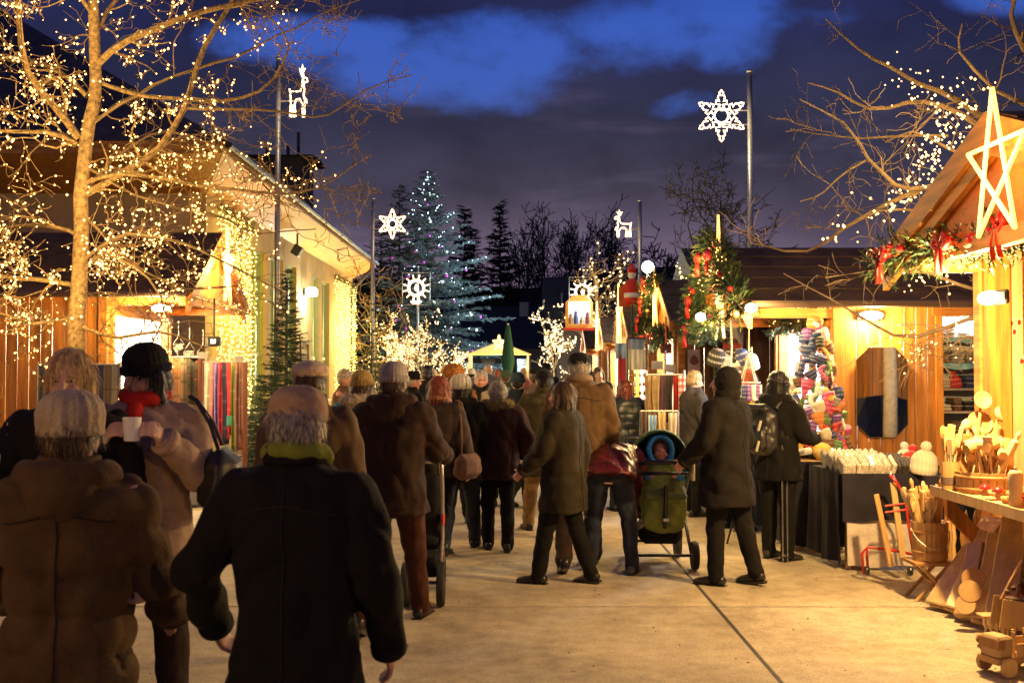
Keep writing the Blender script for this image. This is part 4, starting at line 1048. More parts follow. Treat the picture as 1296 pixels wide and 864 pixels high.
bare(P(545, 470, 42).x, 42, 3.4, 'bare tree covered in white lights right below the framed sun', 13, 'dense white fairy lights on the tree below the framed sun', .42, .017, minr=.010, pw=60, m=TWIG, z0=.1, nl=13, lev=2)
bare(P(580, 470, 46).x, 46, 2.8, 'small bare tree covered in white lights beside the orange fur hat', 14, 'white fairy lights on the small tree at the crowd edge', .42, .017, minr=.010, pw=40, m=TWIG, z0=.08, nl=11, lev=2)
bare(P(480, 400, 37).x, 37, 5.0, 'bare twiggy tree behind the second left pole', 15, minr=.008, m=TWIG, nl=10, lev=2)
# woods on the skyline
for k, (x, top, Y, sd) in enumerate([(668, 268, 100, 1), (695, 262, 104, 2), (722, 258, 98, 3), (748, 256, 103, 4), (775, 268, 97, 5), (654, 290, 108, 6), (735, 275, 112, 7), (838, 280, 90, 8), (990, 292, 85, 9)]):
    H = P(x, top + 14, Y).z; bare(P(x, 400, Y).x, Y, H, ('third bare tree from the left in the skyline wood', 'tall bare tree left of the middle of the skyline wood', 'tallest bare tree in the middle of the skyline wood', 'bare tree right of the tallest one in the skyline wood', 'bare tree just left of the deer in the skyline wood', 'lowest bare tree at the left end of the skyline wood', 'low bare tree in front of the tallest skyline tree')[k], 20 + sd, minr=.030, nl=13, lev=2, spread=.5, up=.16, m=mat('bark_black', (.035, .026, .022), var=.1), group='bare trees of the skyline wood') if k < 7 else bare(P(x, 400, Y).x, Y, H, ('lone dark bare tree behind the lit tree', 'lone dark bare tree right of the tall snowflake pole')[k - 7], 20 + sd, minr=.04, nl=12, lev=2, spread=.7, up=.1, m=MATS['bark_black'])

# --- conifers
def conifer(x, Y, H, Rb, label, seed, m, nw=22, nb=12, sp=16, nl=.10, w=.02, z0=.06, ragged=.25, tm=None, group=None, droop=-.25, boff=0):
    rs = random.Random(seed); T = empty('conifer', (x, Y, 0), label, 'tree', group)
    MB().tube([(x, Y, 0), (x, Y, H * .98)], [H * .012, H * .002], 8).build('trunk', tm or BARKD, T)
    mb = MB(); save = random.getstate(); random.seed(seed); tips = []
    for i in range(nw):
        t = i / (nw - 1); z = H * (z0 + (1 - z0) * t ** .95); R_ = Rb * (1 - t) ** .85 + .02 * H * (1 - t) + .02
        n = max(4, int(nb * (1 - t * .6)))
        for k in range(n):
            a = 2 * PI * (k + rs.random() * .8) / n + i; L = R_ * rs.uniform(1 - ragged * 1.4, 1 + ragged)
            d = Vector((math.cos(a), math.sin(a), droop * (1 - t) + .25 * t + rs.uniform(-.12, .12))); p = Vector((x, Y, z + rs.uniform(-.02, .02) * H)); e = p + d * L + Vector((0, 0, L * .12))
            mb.tube([p, (p + e) / 2 + Vector((0, 0, -.03 * L)), e], [w * .8, w * .5, w * .3], 3, False); tips.append((p, e))
            ns = max(3, int(sp * L / Rb))
            for s_ in range(ns):
                u = .25 + .75 * (s_ + rs.random()) / ns; q = p + (e - p) * u
                side = d.cross(Vector((0, 0, 1))).normalized() * rs.choice((-1, 1)) * rs.uniform(.4, 1.1)
                needles(mb, q, d.normalized() * .7 + side + Vector((0, 0, rs.uniform(-.35, .15))), nl * rs.uniform(1.2, 2.6) * (1.15 - .4 * u), 7, nl * .55, w * .55)
    random.setstate(save)
    mb.build('crown', m, T, kind='stuff')
    return T, tips
CONI = mat('conifer_green', (.030, .045, .025), rough=.8, var=.4, nscale=3)
CONB = mat('conifer_blue_frosted', (.075, .105, .11), rough=.7, var=.5, nscale=1.2)
CONK = mat('conifer_black', (.008, .010, .008), rough=1, var=.2)
T, tips = conifer(P(541, 470, 52).x, 52, 10.8, 3.7, 'big spruce decorated with cold white lights and purple baubles', 31, CONB, nw=34, nb=15, sp=30, nl=.22, w=.05, ragged=.38)
S = empty('fairy_lights', (P(541, 470, 52).x, 52, 1), 'cold blue white fairy lights on the right flank of the big spruce', 'string lights'); bl = MB(); rs = random.Random(2)
for p, e in tips:
    if e.y < 52.6 and e.x > P(541, 0, 52).x - 1.4 + .4 * rs.random():
        for k in range(2):
            if rs.random() < .75: q = p + (e - p) * rs.uniform(.7, 1.02); bl.octa(q + Vector((0, -.1, 0)), .026)
bl.build('bulb', BULBB, S, kind='stuff')
for q, w in [((.6, 49.4, 3), 260), ((-.4, 49.4, 5.5), 220), ((-1.4, 49.6, 8), 150), ((1.0, 50, 1.6), 120)]: lamp(S, q, w, (.55, .8, 1), .6)
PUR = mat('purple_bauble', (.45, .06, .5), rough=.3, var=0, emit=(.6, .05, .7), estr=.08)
S2 = empty('tree_baubles', (P(541, 470, 52).x, 51, 2), 'purple and white baubles hung on the big spruce', 'baubles')
front = [t for t in tips if t[1].y < 51.3]
for k in range(70):
    p, e = rs.choice(front); MB().ell(e + Vector((0, -.08, -.1)), rs.uniform(.05, .085)).build('bauble', PUR if rs.random() < .75 else WHITE, S2, smooth=True)
conifer(P(482, 470, 56).x, 56, 9.0, 2.8, 'dark conifer left of the big decorated spruce', 32, CONI, nw=26, nb=13, sp=18, nl=.18, w=.04, ragged=.3)
conifer(P(445, 470, 60).x, 60, 8.0, 2.4, 'dark conifer rising over the far eaves of the hall', 33, CONI, nw=22, nb=12, sp=16, nl=.2, w=.04, ragged=.3)
conifer(P(505, 470, 58).x, 58, 11.2, 2.5, 'tall dark fir just behind the big decorated spruce', 36, CONI, nw=26, nb=12, sp=18, nl=.2, w=.04, ragged=.35)
Y = 95
conifer(P(588, 400, Y).x, Y, P(588, 264, Y).z, 2.6, 'black spruce silhouette left of centre on the skyline', 34, CONK, nw=28, nb=15, sp=20, nl=.30, w=.09, ragged=.3)
conifer(P(598, 400, Y).x, Y + 3, P(598, 288, Y).z, 2.2, 'shorter black spruce close beside the left skyline spruce', 38, CONK, nw=22, nb=14, sp=20, nl=.30, w=.07, ragged=.4)
conifer(P(633, 400, Y).x, Y, P(633, 260, Y).z, 2.4, 'black spruce silhouette in the middle of the skyline', 35, CONK, nw=28, nb=15, sp=20, nl=.30, w=.09, ragged=.35)
conifer(P(893, 400, 29).x, 29, P(893, 290, 29).z, .8, 'narrow dark conifer behind the wreathed gable', 39, CONI, nw=20, nb=9, sp=10, nl=.10, w=.02, ragged=.3)
FIRN = mat('fir_near', (.045, .065, .022), rough=.7, var=.35, nscale=5)
conifer(P(362, 470, 18).x, 18.0, P(362, 345, 18).z, .46, 'slim cut fir tree standing by the pole in front of the hall', 40, FIRN, nw=48, nb=12, sp=15, nl=.055, w=.010, ragged=.3, z0=.1)
conifer(P(330, 470, 16.8).x, 16.8, 1.5, .36, 'low bushy fir beside the scarf rack', 41, FIRN, nw=26, nb=13, sp=13, nl=.055, w=.010, ragged=.3, z0=.08)
conifer(P(470, 470, 30).x, 30, P(470, 388, 30).z, .85, 'small green fir tied to the second left pole', 42, mat('fir_mid', (.07, .10, .02), var=.3), nw=20, nb=10, sp=12, nl=.08, w=.015, ragged=.3, z0=.06)
# ---------------------------------------------------------------- people
TMP = bpy.data.scenes.new('temporary')
def remeshed(mb, name, voxel, smooth=2, post=None, fac=.6):
    me = mb.mesh(name)
    o = bpy.data.objects.new(name, me); TMP.collection.objects.link(o)
    m = o.modifiers.new('r', 'REMESH'); m.mode = 'VOXEL'; m.voxel_size = voxel; m.use_smooth_shade = True
    if smooth: s = o.modifiers.new('s', 'SMOOTH'); s.iterations = smooth; s.factor = fac
    TMP.view_layers[0].update(); dg = TMP.view_layers[0].depsgraph
    out = bpy.data.meshes.new_from_object(o.evaluated_get(dg)); out.name = name
    bpy.data.objects.remove(o); bpy.data.meshes.remove(me)
    if post:
        n = len(out.vertices); co = np.empty(n * 3, dtype=np.float32); out.vertices.foreach_get('co', co); co = co.reshape(-1, 3)
        nr = np.empty(n * 3, dtype=np.float32); out.vertex_normals.foreach_get('vector', nr); nr = nr.reshape(-1, 3)
        co = post(co, nr); out.vertices.foreach_set('co', co.reshape(-1).astype(np.float32)); out.update()
    out.polygons.foreach_set('use_smooth', [True] * len(out.polygons))
    return out
def vnoise(co, s, seed=0.0, off=(0, 0, 0)):
    "cheap smooth pseudo noise from summed sines"
    x, y, z = (co[:, 0] + off[0]) * s, (co[:, 1] + off[1]) * s, (co[:, 2] + off[2]) * s
    a = np.sin(x * 1.7 + np.sin(z * 1.3 + seed) * 1.6 + seed) * np.sin(z * 2.1 + np.sin(y * 1.9 + seed * 2) * 1.4) + .6 * np.sin(y * 3.1 + x * 2.3 + seed * 3 + np.sin(z * 2.9) * 1.2)
    return a * .6
def folds(amp=.006, s=9, seed=0., quilt=None, fur=0.):
    def f(co, nr):
        d = amp * vnoise(co, s, seed, ) + amp * 1.5 * (np.abs(np.sin(co[:, 2] * s * .9 + np.abs(co[:, 0]) * s * 1.2 + 2.4 * vnoise(co, s * .4, seed + 1))) ** .6 - .6) + amp * .6 * vnoise(co * np.array([1, 1, .45], dtype=np.float32), s * 2.2, seed + 3)
        if quilt: d = d + quilt[1] * (np.sqrt(np.abs(np.sin(co[:, 2] * PI / quilt[0] + .35 * vnoise(co, 6, seed)))) - .6)
        if fur: d = d + fur * (np.random.RandomState(1).rand(len(co)) - .4) + fur * .8 * vnoise(co, 70, seed)
        return co + nr * d[:, None]
    return f
def cap(mb, p0, r0, p1, r1, n=12):
    "tapered limb with rounded ends"
    p0, p1 = Vector(p0), Vector(p1); d = (p1 - p0)
    if d.length < 1e-5: return mb.ell(p0, r0)
    u = d.normalized(); pts = [p0 - u * r0 * .95, p0 - u * r0 * .7, p0, p1, p1 + u * r1 * .7, p1 + u * r1 * .95]
    return mb.tube(pts, [r0 * .3, r0 * .72, r0, r1, r1 * .72, r1 * .3], n)
SKIN = mat('skin', (.58, .34, .23), rough=.5, var=.10, nscale=14, bump=.1, bscale=120)
SKINR = mat('skin_rosy', (.60, .27, .19), rough=.55, var=.12, nscale=12)
EYEW = mat('eye_white', (.42, .36, .32), rough=.3, var=0); IRIS = mat('eye_dark', (.03, .02, .015), rough=.2, var=0)
LIP = mat('lips', (.42, .10, .09), rough=.5, var=0)
SHOE = mat('shoe_leather', (.02, .018, .016), rough=.35, var=.1)
def lathe_ring(mb, rings, n=28, rib=0, nr=24):
    "loft of elliptical rings: (centre, u axis, v axis)"
    vs, fs = [], []
    for c, u, v, sq in rings:
        for k in range(n):
            a = 2 * PI * k / n; ca, sa = math.cos(a), math.sin(a)
            ca = math.copysign(abs(ca) ** sq, ca); sa = math.copysign(abs(sa) ** sq, sa)
            q_ = 1 + rib * math.cos(nr * a); vs.append(c + u * ca * q_ + v * sa * q_)
    for i in range(len(rings) - 1):
        for k in range(n):
            k2 = (k + 1) % n; fs.append([i * n + k, i * n + k2, (i + 1) * n + k2, (i + 1) * n + k])
    fs.append(list(range(n))[::-1]); m = (len(rings) - 1) * n; fs.append([m + k for k in range(n)])
    return mb.add(vs, fs)

from mathutils.bvhtree import BVHTree
SEAM = mat('seam_dark', (.006, .005, .005), rough=.9, var=0)
def coat_details(o, coat, s, dz, bend, hz, sh, lean, e, k, wide):
    "seams, hem stitching, pocket flaps, collar and cuffs laid on the coat surface"
    me = o.data; bv = BVHTree.FromPolygons([v.co for v in me.vertices], [tuple(p.vertices) for p in me.polygons])
    def surf(x, z, side):
        a = bend(Vector((x, 0, z * s))) + dz; t = min(1, max(0, (z * s - .80 * s) / (.22 * s))); q = Matrix.Rotation(-R(lean) * t, 3, 'X'); d = q @ Vector((0, side, 0))
        h = bv.ray_cast(a + d * .8, -d)
        return (h[0] + d * .0015) if h[0] is not None else None
    top, bot = 1.42, hz * 1.7 + .02
    def seam(xs_, zs, side, name='seam', r=.0028):
        pts = [surf(x, z, side) for x, z in zip(xs_, zs)]; pts = [p for p in pts if p is not None]
        if len(pts) > 2: MB().tube(pts, r, 5).build(name, SEAM, o, local=True, smooth=True)
    n = 26; zs = [bot + (top - bot) * i / n for i in range(n + 1)]
    seam([0] * (n + 1), zs, -1); seam([.012 * s] * (n + 1), zs, 1, 'front_closing', .005)
    w = .150 * s * k * wide
    seam([-w + 2 * w * i / 24 for i in range(25)], [1.335 - .012 * math.cos(i / 24 * 6.28) for i in range(25)], -1, 'yoke_seam')
    for side in (-1, 1): seam([-w + 2 * w * i / 24 for i in range(25)], [bot + .03] * 25, side, 'hem_stitching', .0022)
    for sx in (-1, 1):
        for side in (1,):
            q = [surf(sx * (.06 + .09 * i / 4) * s, z, side) for z in (1.0, .955) for i in range(5)]
            if all(p is not None for p in q):
                nrm = Vector((0, side * .008, 0)); mb = MB(); mb.v = [tuple(p + nrm) for p in q] + [tuple(p) for p in q]
                mb.f = [[i, i + 1, i + 6, i + 5] for i in range(4)] + [[i, i + 10, i + 11, i + 1] for i in range(4)] + [[i + 5, i + 6, i + 16, i + 15] for i in range(4)]
                mb.build('pocket_flap', coat, o, local=True)
    rr = [(bend(Vector((0, -.008, z * s))) + dz, Matrix.Rotation(-R(lean), 3, 'X') @ Vector((r * s, 0, 0)), Matrix.Rotation(-R(lean), 3, 'X') @ Vector((0, r * .92 * s, 0)), 1) for r, z in ((.098, 1.462), (.102, 1.475), (.094, 1.515), (.086, 1.518), (.084, 1.47))]
    m = MB(); lathe_ring(m, rr, 32, .012, 7); m.build('collar', coat, o, local=True, smooth=True)
    for sd in (-1, 1):
        S1, E, Wr, f = sh[sd]; c = Wr + dz - f * .02 * s; rot = f.to_track_quat('Z', 'Y').to_matrix()
        MB().lathe([(.048 * s * k, 0), (.055 * s * k, .004), (.055 * s * k, .030), (.050 * s * k, .036), (.040 * s * k, .034)], c, 20, rot).build('cuff', coat, o, local=True, smooth=True)
def strands(o, hm, e, n, L, s, seed, down=.8):
    me = o.data; r_ = random.Random(seed); mb = MB(); vs = me.vertices; N_ = len(vs)
    zc = sum(v.co.z for v in vs) / N_
    for k in range(n):
        v = vs[r_.randrange(N_)]; nr = v.normal; p = v.co.copy(); t = (Vector((0, 0, -1)) - nr * nr.dot(Vector((0, 0, -1))))
        if t.length < .05: continue
        t.normalize(); sd = nr.cross(t).normalized() * .0016; l = L * r_.uniform(.5, 1.2); q0 = p + nr * .001; q1 = p + t * l * .5 + nr * (.004 + .004 * r_.random()) + sd * r_.uniform(-4, 4); q2 = p + t * l + nr * r_.uniform(-.002, .010) + Vector((0, 0, -l * .2)) + sd * r_.uniform(-8, 8)
        m_ = len(mb.v); mb.v += [tuple(q0 - sd), tuple(q0 + sd), tuple(q1 - sd), tuple(q1 + sd), tuple(q2)]; mb.f += [[m_, m_ + 1, m_ + 3, m_ + 2], [m_ + 2, m_ + 3, m_ + 4]]
    if mb.v: mb.build('strands', hm, o, local=True, kind='stuff')
def person(label, loc, rz, h=1.7, coat=None, trousers=None, shoes=SHOE, hair=None, hat=None, scarf=None, hood=None, arms=((5, 8, 15, 0), (5, 8, 15, 0)),
           legs=((0, 0, 3), (0, 0, 3)), lean=0, hlen=.47, flare=.02, bulk=1.0, voxel=.012, quilt=None, headyaw=0, headpitch=0, curl=(25, 25), gloves=None, wide=1.0, seed=0, detail_face=False, skin=SKIN, bag=None, backpack=None, group=None, glasses=False, fold=.009, belt=None):
    near = loc[1] < 11.6
    s = h / 1.7; e = empty('person', loc, label, 'person', group, rz)
    S = lambda v: v * s
    hipz = .90 * s; piv = Vector((0, 0, .93 * s)); lr = R(lean)
    def bend(p):
        t = min(1, max(0, (p.z - .80 * s) / (.22 * s))); t = t * t * (3 - 2 * t)
        return piv + Matrix.Rotation(-lr * t, 3, 'X') @ (p - piv)
    Rb = Matrix.Rotation(-lr, 3, 'X')
    # legs
    J = {}
    low = 1e9
    for i, sd in enumerate((-1, 1)):
        a, k, ab = [R(v) for v in legs[i]]
        hip = Vector((sd * .09 * s, 0, hipz)); knee = hip + Vector((sd * math.sin(ab), math.sin(a) * math.cos(ab), -math.cos(a) * math.cos(ab))) * .43 * s
        an = knee + Vector((sd * math.sin(ab) * .6, math.sin(a - k), -math.cos(a - k))) * .41 * s
        pitch = (a - k) * .55 if a - k < 0 else 0.0
        fd = Vector((sd * .12, math.cos(pitch), math.sin(pitch))).normalized()
        J['leg', sd] = (hip, knee, an, fd); low = min(low, an.z - .075 * s, an.z + fd.z * .17 * s - .05 * s)
    dz = Vector((0, 0, -low))
    sh = {}
    for i, sd in enumerate((-1, 1)):
        a, b, el, inn = [R(v) for v in arms[i]]
        S0 = Vector((sd * .185 * s * wide, -.01 * s, 1.385 * s)); u = Vector((sd * math.sin(b), math.sin(a) * math.cos(b), -math.cos(a) * math.cos(b)))
        f = Vector((sd * (math.sin(b) * .5 - math.sin(inn)), math.sin(a + el) * math.cos(inn), -math.cos(a + el) * math.cos(inn))).normalized()
        if lean: # arms hang from the leaned shoulders
            S1 = bend(S0); q = Matrix.Rotation(-lr * .25, 3, 'X'); u = q @ u; f = q @ f
        else: S1 = S0
        E = S1 + u * .28 * s; Wr = E + f * .25 * s; sh[sd] = (S1, E, Wr, f)
    hc = bend(Vector((0, .015 * s, 1.565 * s))); hq = Rb @ (Matrix.Rotation(R(headyaw), 3, 'Z') @ Matrix.Rotation(R(-headpitch), 3, 'X')) if lean else (Matrix.Rotation(R(headyaw), 3, 'Z') @ Matrix.Rotation(R(-headpitch), 3, 'X'))
    if lean: hq = Matrix.Rotation(-lr * .7, 3, 'X') @ (Matrix.Rotation(R(headyaw), 3, 'Z') @ Matrix.Rotation(R(-headpitch), 3, 'X'))
    H = lambda x, y, z: hc + dz + hq @ Vector((x * s, y * s, z * s))
    # --- one continuous body surface
    b = MB()
    prof = [(.80, .10, .085), (.90, .155, .105), (1.0, .145, .10), (1.12, .135, .095), (1.25, .155, .105), (1.36, .165, .095), (1.42, .12, .07), (1.46, .06, .055), (1.53, .052, .052)]
    rings = []
    for z, rx, ry in prof:
        c = bend(Vector((0, 0, z * s))) + dz; t = min(1, max(0, (z * s - .80 * s) / (.22 * s))); q = Matrix.Rotation(-lr * t, 3, 'X')
        rings.append((c, q @ Vector((rx * s * wide, 0, 0)), q @ Vector((0, ry * s, 0)), .9))
    lathe_ring(b, rings)
    cap(b, bend(Vector((0, 0, 1.42 * s))) + dz, .055 * s, H(0, -.01, -.04), .052 * s)
    b.ell(H(0, -.012, .03), (.074 * s, .094 * s, .095 * s), hq)
    b.ell(H(0, .02, -.035), (.060 * s, .070 * s, .080 * s), hq); b.ell(H(0, .062, -.088), (.028 * s, .026 * s, .022 * s), hq)
    cap(b, H(0, .083, .022), .010 * s, H(0, .108, -.018), .015 * s, 8)
    for sd in (-1, 1):
        b.ell(H(sd * .076, -.008, -.005), (.011 * s, .022 * s, .034 * s), hq)
        b.ell(H(sd * .034, .062, -.03), (.024 * s, .024 * s, .026 * s), hq)
        hip, knee, an, fd = J['leg', sd]
        cap(b, hip + dz, .082 * s, knee + dz, .055 * s); cap(b, knee + dz, .053 * s, an + dz, .036 * s)
        cap(b, an + dz + Vector((0, 0, -.04 * s)), .034 * s, an + dz + fd * .14 * s + Vector((0, 0, -.045 * s)), .028 * s)
        S1, E, Wr, f = sh[sd]
        cap(b, S1 + dz, .055 * s, E + dz, .042 * s); cap(b, E + dz, .040 * s, Wr + dz, .027 * s)
        # hand: palm, four unequal fingers, thumb from the side
        up = Vector((0, 0, 1)); side = Vector((sd, 0, 0)) - f * f.dot(Vector((sd, 0, 0)))
        nrm = f.cross(side.normalized() if side.length > .1 else up).normalized()
        nrm = (Vector((-sd, 0, 0)) - f * f.dot(Vector((-sd, 0, 0))))
        nrm = nrm.normalized() if nrm.length > .15 else (up - f * f.dot(up)).normalized()      # palm faces inward
        ac = f.cross(nrm).normalized();
        if ac.z < 0: ac = -ac
        wv = Wr + dz; rot = Matrix((ac, nrm, f)).transposed()
        b.ell(wv + f * .045 * s, (.040 * s, .016 * s, .050 * s), rot)
        cu = R(curl[0 if sd < 0 else 1])
        for q, (oa, L) in enumerate(((.030, .068), (.010, .076), (-.010, .071), (-.029, .056))):
            p = wv + f * .080 * s + ac * oa * s; d = f.copy(); ang = 0
            for j in range(3):
                ang += cu; d2 = f * math.cos(ang) + nrm * math.sin(ang); p2 = p + d2 * (L * s * (.45, .31, .24)[j]); cap(b, p, (.0098 - .001 * j) * s, p2, (.0092 - .001 * j) * s, 8); p = p2
        tb = wv + f * .03 * s + ac * .028 * s; t1 = tb + (f * .6 + ac * .75 + nrm * .25).normalized() * .036 * s; t2 = t1 + (f * .8 + ac * .2 + nrm * .55).normalized() * .030 * s
        cap(b, tb, .014 * s, t1, .011 * s, 8); cap(b, t1, .011 * s, t2, .009 * s, 8)
    put('body', None, e) if False else None
    bo = put('body', remeshed(b, 'body', voxel if not detail_face else .0075, 2, fac=.4), e); bo.data.materials.append(skin)
    if detail_face:
        for sd in (-1, 1):
            ey = MB(); ir = MB(); br = MB()
            ey.ell(H(sd * .031, .073, .012), (.0115 * s, .008 * s, .0055 * s), hq); ir.ell(H(sd * .031, .0795, .012), (.0055 * s, .003 * s, .0052 * s), hq)
            br.tube([H(sd * .014, .088, .030), H(sd * .032, .086, .035), H(sd * .048, .074, .030)], [.003 * s, .004 * s, .002 * s], 6)
            ey.build('eye', EYEW, e, local=True, smooth=True); ir.build('iris', IRIS, e, local=True, smooth=True); br.build('eyebrow', hair[0] if hair else IRIS, e, local=True)
        pass
        MB().ell(H(0, .087, -.052), (.022 * s, .008 * s, .008 * s), hq).build('lips', LIP, e, local=True, smooth=True)
    if glasses:
        g_ = MB()
        for sd in (-1, 1): g_.tube([H(sd * .033 + .022 * math.cos(a), .097, .012 + .017 * math.sin(a)) for a in [k * PI / 5 for k in range(11)]], .002, 4); g_.tube([H(sd * .055, .095, .014), H(sd * .078, .0, .012)], .002, 4)
        g_.tube([H(-.012, .099, .014), H(.012, .099, .014)], .002, 4); g_.build('glasses', BLACKP, e, local=True)
    # --- trousers
    if trousers:
        t = MB()
        for sd in (-1, 1):
            hip, knee, an, fd = J['leg', sd]
            cap(t, hip + dz + Vector((0, 0, -.02)), .108 * s, knee + dz, .074 * s, 14); cap(t, knee + dz, .074 * s, an + dz + Vector((0, 0, -.02 * s)), .062 * s, 14)
        t.ell(Vector((0, 0, hipz)) + dz, (.165 * s, .12 * s, .13 * s))
        o = put('trousers', remeshed(t, 'trousers', max(.012, voxel), 2, folds(.005, 14, seed + 5)), e); o.data.materials.append(trousers)
    # --- shoes
    for sd in (-1, 1):
        hip, knee, an, fd = J['leg', sd]; a0 = an + dz + Vector((0, 0, -.04 * s)); m = MB(); sdv = Vector((1, 0, 0)); upv = sdv.cross(fd).normalized()
        rr = []
        for t_, rx, rz_, dz_ in ((-.075, .022, .02, .0), (-.06, .034, .036, .004), (.0, .038, .05, .012), (.06, .041, .036, 0), (.12, .043, .027, -.006), (.165, .036, .02, -.01), (.19, .018, .012, -.014)):
            rr.append((a0 + fd * t_ * s + upv * (dz_ + .0) * s, sdv * rx * s, upv * rz_ * s, .8))
        lathe_ring(m, rr, 16); cap(m, a0 + upv * .02 * s, .042 * s, a0 + upv * .075 * s, .044 * s)
        sh_ = m.build('shoe', shoes, e, local=True, smooth=True)
        ms = MB(); ms.hexa([a0 + fd * -.078 * s - sdv * .03 * s - upv * .05 * s, a0 + fd * -.078 * s + sdv * .03 * s - upv * .05 * s, a0 + fd * .18 * s + sdv * .036 * s - upv * .045 * s, a0 + fd * .18 * s - sdv * .036 * s - upv * .045 * s,
                            a0 + fd * -.078 * s - sdv * .034 * s - upv * .030 * s, a0 + fd * -.078 * s + sdv * .034 * s - upv * .030 * s, a0 + fd * .185 * s + sdv * .038 * s - upv * .026 * s, a0 + fd * .185 * s - sdv * .038 * s - upv * .026 * s]); ms.build('sole', BLACKP, sh_, local=True)
    # --- coat
    if coat:
        c_ = MB(); k = bulk; hz = hlen  # hem height as fraction of h
        prof = [(hz * 1.7, .185 * k + flare, .145 * k + flare), (hz * 1.7 + .05, .185 * k + flare * .8, .145 * k + flare * .8), (.92, .178 * k, .140 * k), (1.03, .168 * k, .132 * k), (1.16, .172 * k, .134 * k), (1.28, .190 * k, .138 * k), (1.37, .204 * k, .122 * k), (1.42, .186 * k, .105 * k), (1.447, .135, .092), (1.475, .088, .080), (1.50, .080, .076)]
        prof = [p for p in prof if p[0] <= .92 - .01 or p[0] >= .92] if hz * 1.7 < .85 else [prof[0]] + prof[3:]
        rings = []
        for z, rx, ry in prof:
            c0 = bend(Vector((0, -.005 * s, z * s))) + dz; t = min(1, max(0, (z * s - .80 * s) / (.22 * s))); q = Matrix.Rotation(-lr * t, 3, 'X')
            rings.append((c0, q @ Vector((rx * s * wide, 0, 0)), q @ Vector((0, ry * s, 0)), .85))
        lathe_ring(c_, rings, 32)
        for sd in (-1, 1):
            S1, E, Wr, f = sh[sd]
            cap(c_, S1 + dz + Vector((-sd * .012, 0, -.018 * s)), .080 * s * k, E + dz, .068 * s * k, 16); cap(c_, E + dz, .066 * s * k, Wr + dz - f * .015, .050 * s * k, 16)
        o = put('coat', remeshed(c_, 'coat', max(.011, voxel), 2, folds(fold, 10, seed, quilt)), e); o.data.materials.append(coat)
        if near: coat_details(o, coat, s, dz, bend, hz, sh, lean, e, k, wide)
        if belt:
            z = 1.03 * s; m = MB(); m.lathe([(.178 * s * k, 0), (.182 * s * k, .02), (.178 * s * k, .045)], Vector((0, -.005, z)) + dz, 28, sx=wide, sy=.80); m.build('belt', belt, e, local=True, smooth=True)
    # --- hood lying on the shoulders (fur or cloth)
    if hood:
        m = MB(); pts = []
        for j in range(15):
            a = PI * (-.12 + 1.24 * j / 14); pts.append(bend(Vector((math.cos(a) * .125 * s, -.035 * s - math.sin(a) * .085 * s, 1.46 * s - .03 * s * math.sin(a) * 0))) + dz)
        kind_, hm = hood
        for p, q in zip(pts, pts[1:]): cap(m, p, (.05 if kind_ == 'fur' else .045) * s, q, (.05 if kind_ == 'fur' else .045) * s, 10)
        if kind_ != 'fur':
            m.ell(bend(Vector((0, -.12 * s, 1.40 * s))) + dz, (.115 * s, .06 * s, .09 * s), Rb)
        o = put('hood', remeshed(m, 'hood', .012 if kind_ == 'fur' else .014, 2, folds(.004, 20, seed, fur=.016 if kind_ == 'fur' else 0)), e); o.data.materials.append(hm)
        if kind_ == 'fur':
            fm = MB(); rs_ = random.Random(seed)
            for k_ in range(900):
                p = rs_.choice(pts); o_ = Vector((rs_.gauss(0, 1), rs_.gauss(0, 1), rs_.gauss(0, 1))).normalized(); q0 = p + o_ * .045 * s; q1 = q0 + o_ * .035 + Vector((0, 0, -.008)); sd_ = o_.orthogonal().normalized() * .003
                n_ = len(fm.v); fm.v += [tuple(q0 - sd_), tuple(q0 + sd_), tuple(q1)]; fm.f.append([n_, n_ + 1, n_ + 2])
            fm.build('fur_trim', hm, e, local=True, kind='stuff')
    if scarf:
        m = MB(); pts = [bend(Vector((math.cos(a) * .078 * s, math.sin(a) * .078 * s + .005, (1.485 - .02 * math.sin(a)) * s))) + dz for a in [k * PI / 7 for k in range(15)]]
        for p, q in zip(pts, pts[1:]): cap(m, p, .034 * s, q, .034 * s, 10)
        cap(m, bend(Vector((.02, .09 * s, 1.46 * s))) + dz, .035 * s, bend(Vector((.03, .12 * s, 1.34 * s))) + dz, .045 * s)
        o = put('scarf', remeshed(m, 'scarf', .011, 2, folds(.005, 14, seed)), e); o.data.materials.append(scarf)
    # --- hair
    if hair:
        hm, style = hair; m = MB()
        m.ell(H(0, -.022, .045 if not hat else .02), (.084 * s, .098 * s, (.094 if not hat else .07) * s), hq)
        if style == 'short': m.ell(H(0, -.045, .0), (.078 * s, .068 * s, .07 * s), hq)
        if style in ('bob', 'long'):
            m.ell(H(0, -.045, -.03), (.092 * s, .075 * s, .10 * s), hq)
            for sd in (-1, 1): cap(m, H(sd * .078, .0, .03), .022 * s, H(sd * .082, .005, -.10), .026 * s, 10)
        if style == 'long':
            for sd in (-1, 1):
                cap(m, H(sd * .075, -.02, -.08), .038 * s, H(sd * .085, -.03, -.21), .030 * s, 10)
            cap(m, H(0, -.075, -.05), .065 * s, H(0, -.085, -.2), .05 * s)
        if style == 'curly': m.ell(H(0, -.035, .03), (.098 * s, .10 * s, .10 * s), hq)
        o = put('hair', remeshed(m, 'hair', .0085 if detail_face else .010, 1, folds(.003, 55 if style != 'curly' else 40, seed, fur=.004 if style != 'curly' else .010)), e); o.data.materials.append(hm)
        if near: strands(o, hm, e, 900, .05 if style in ('short', 'curly') else .09, s, seed)
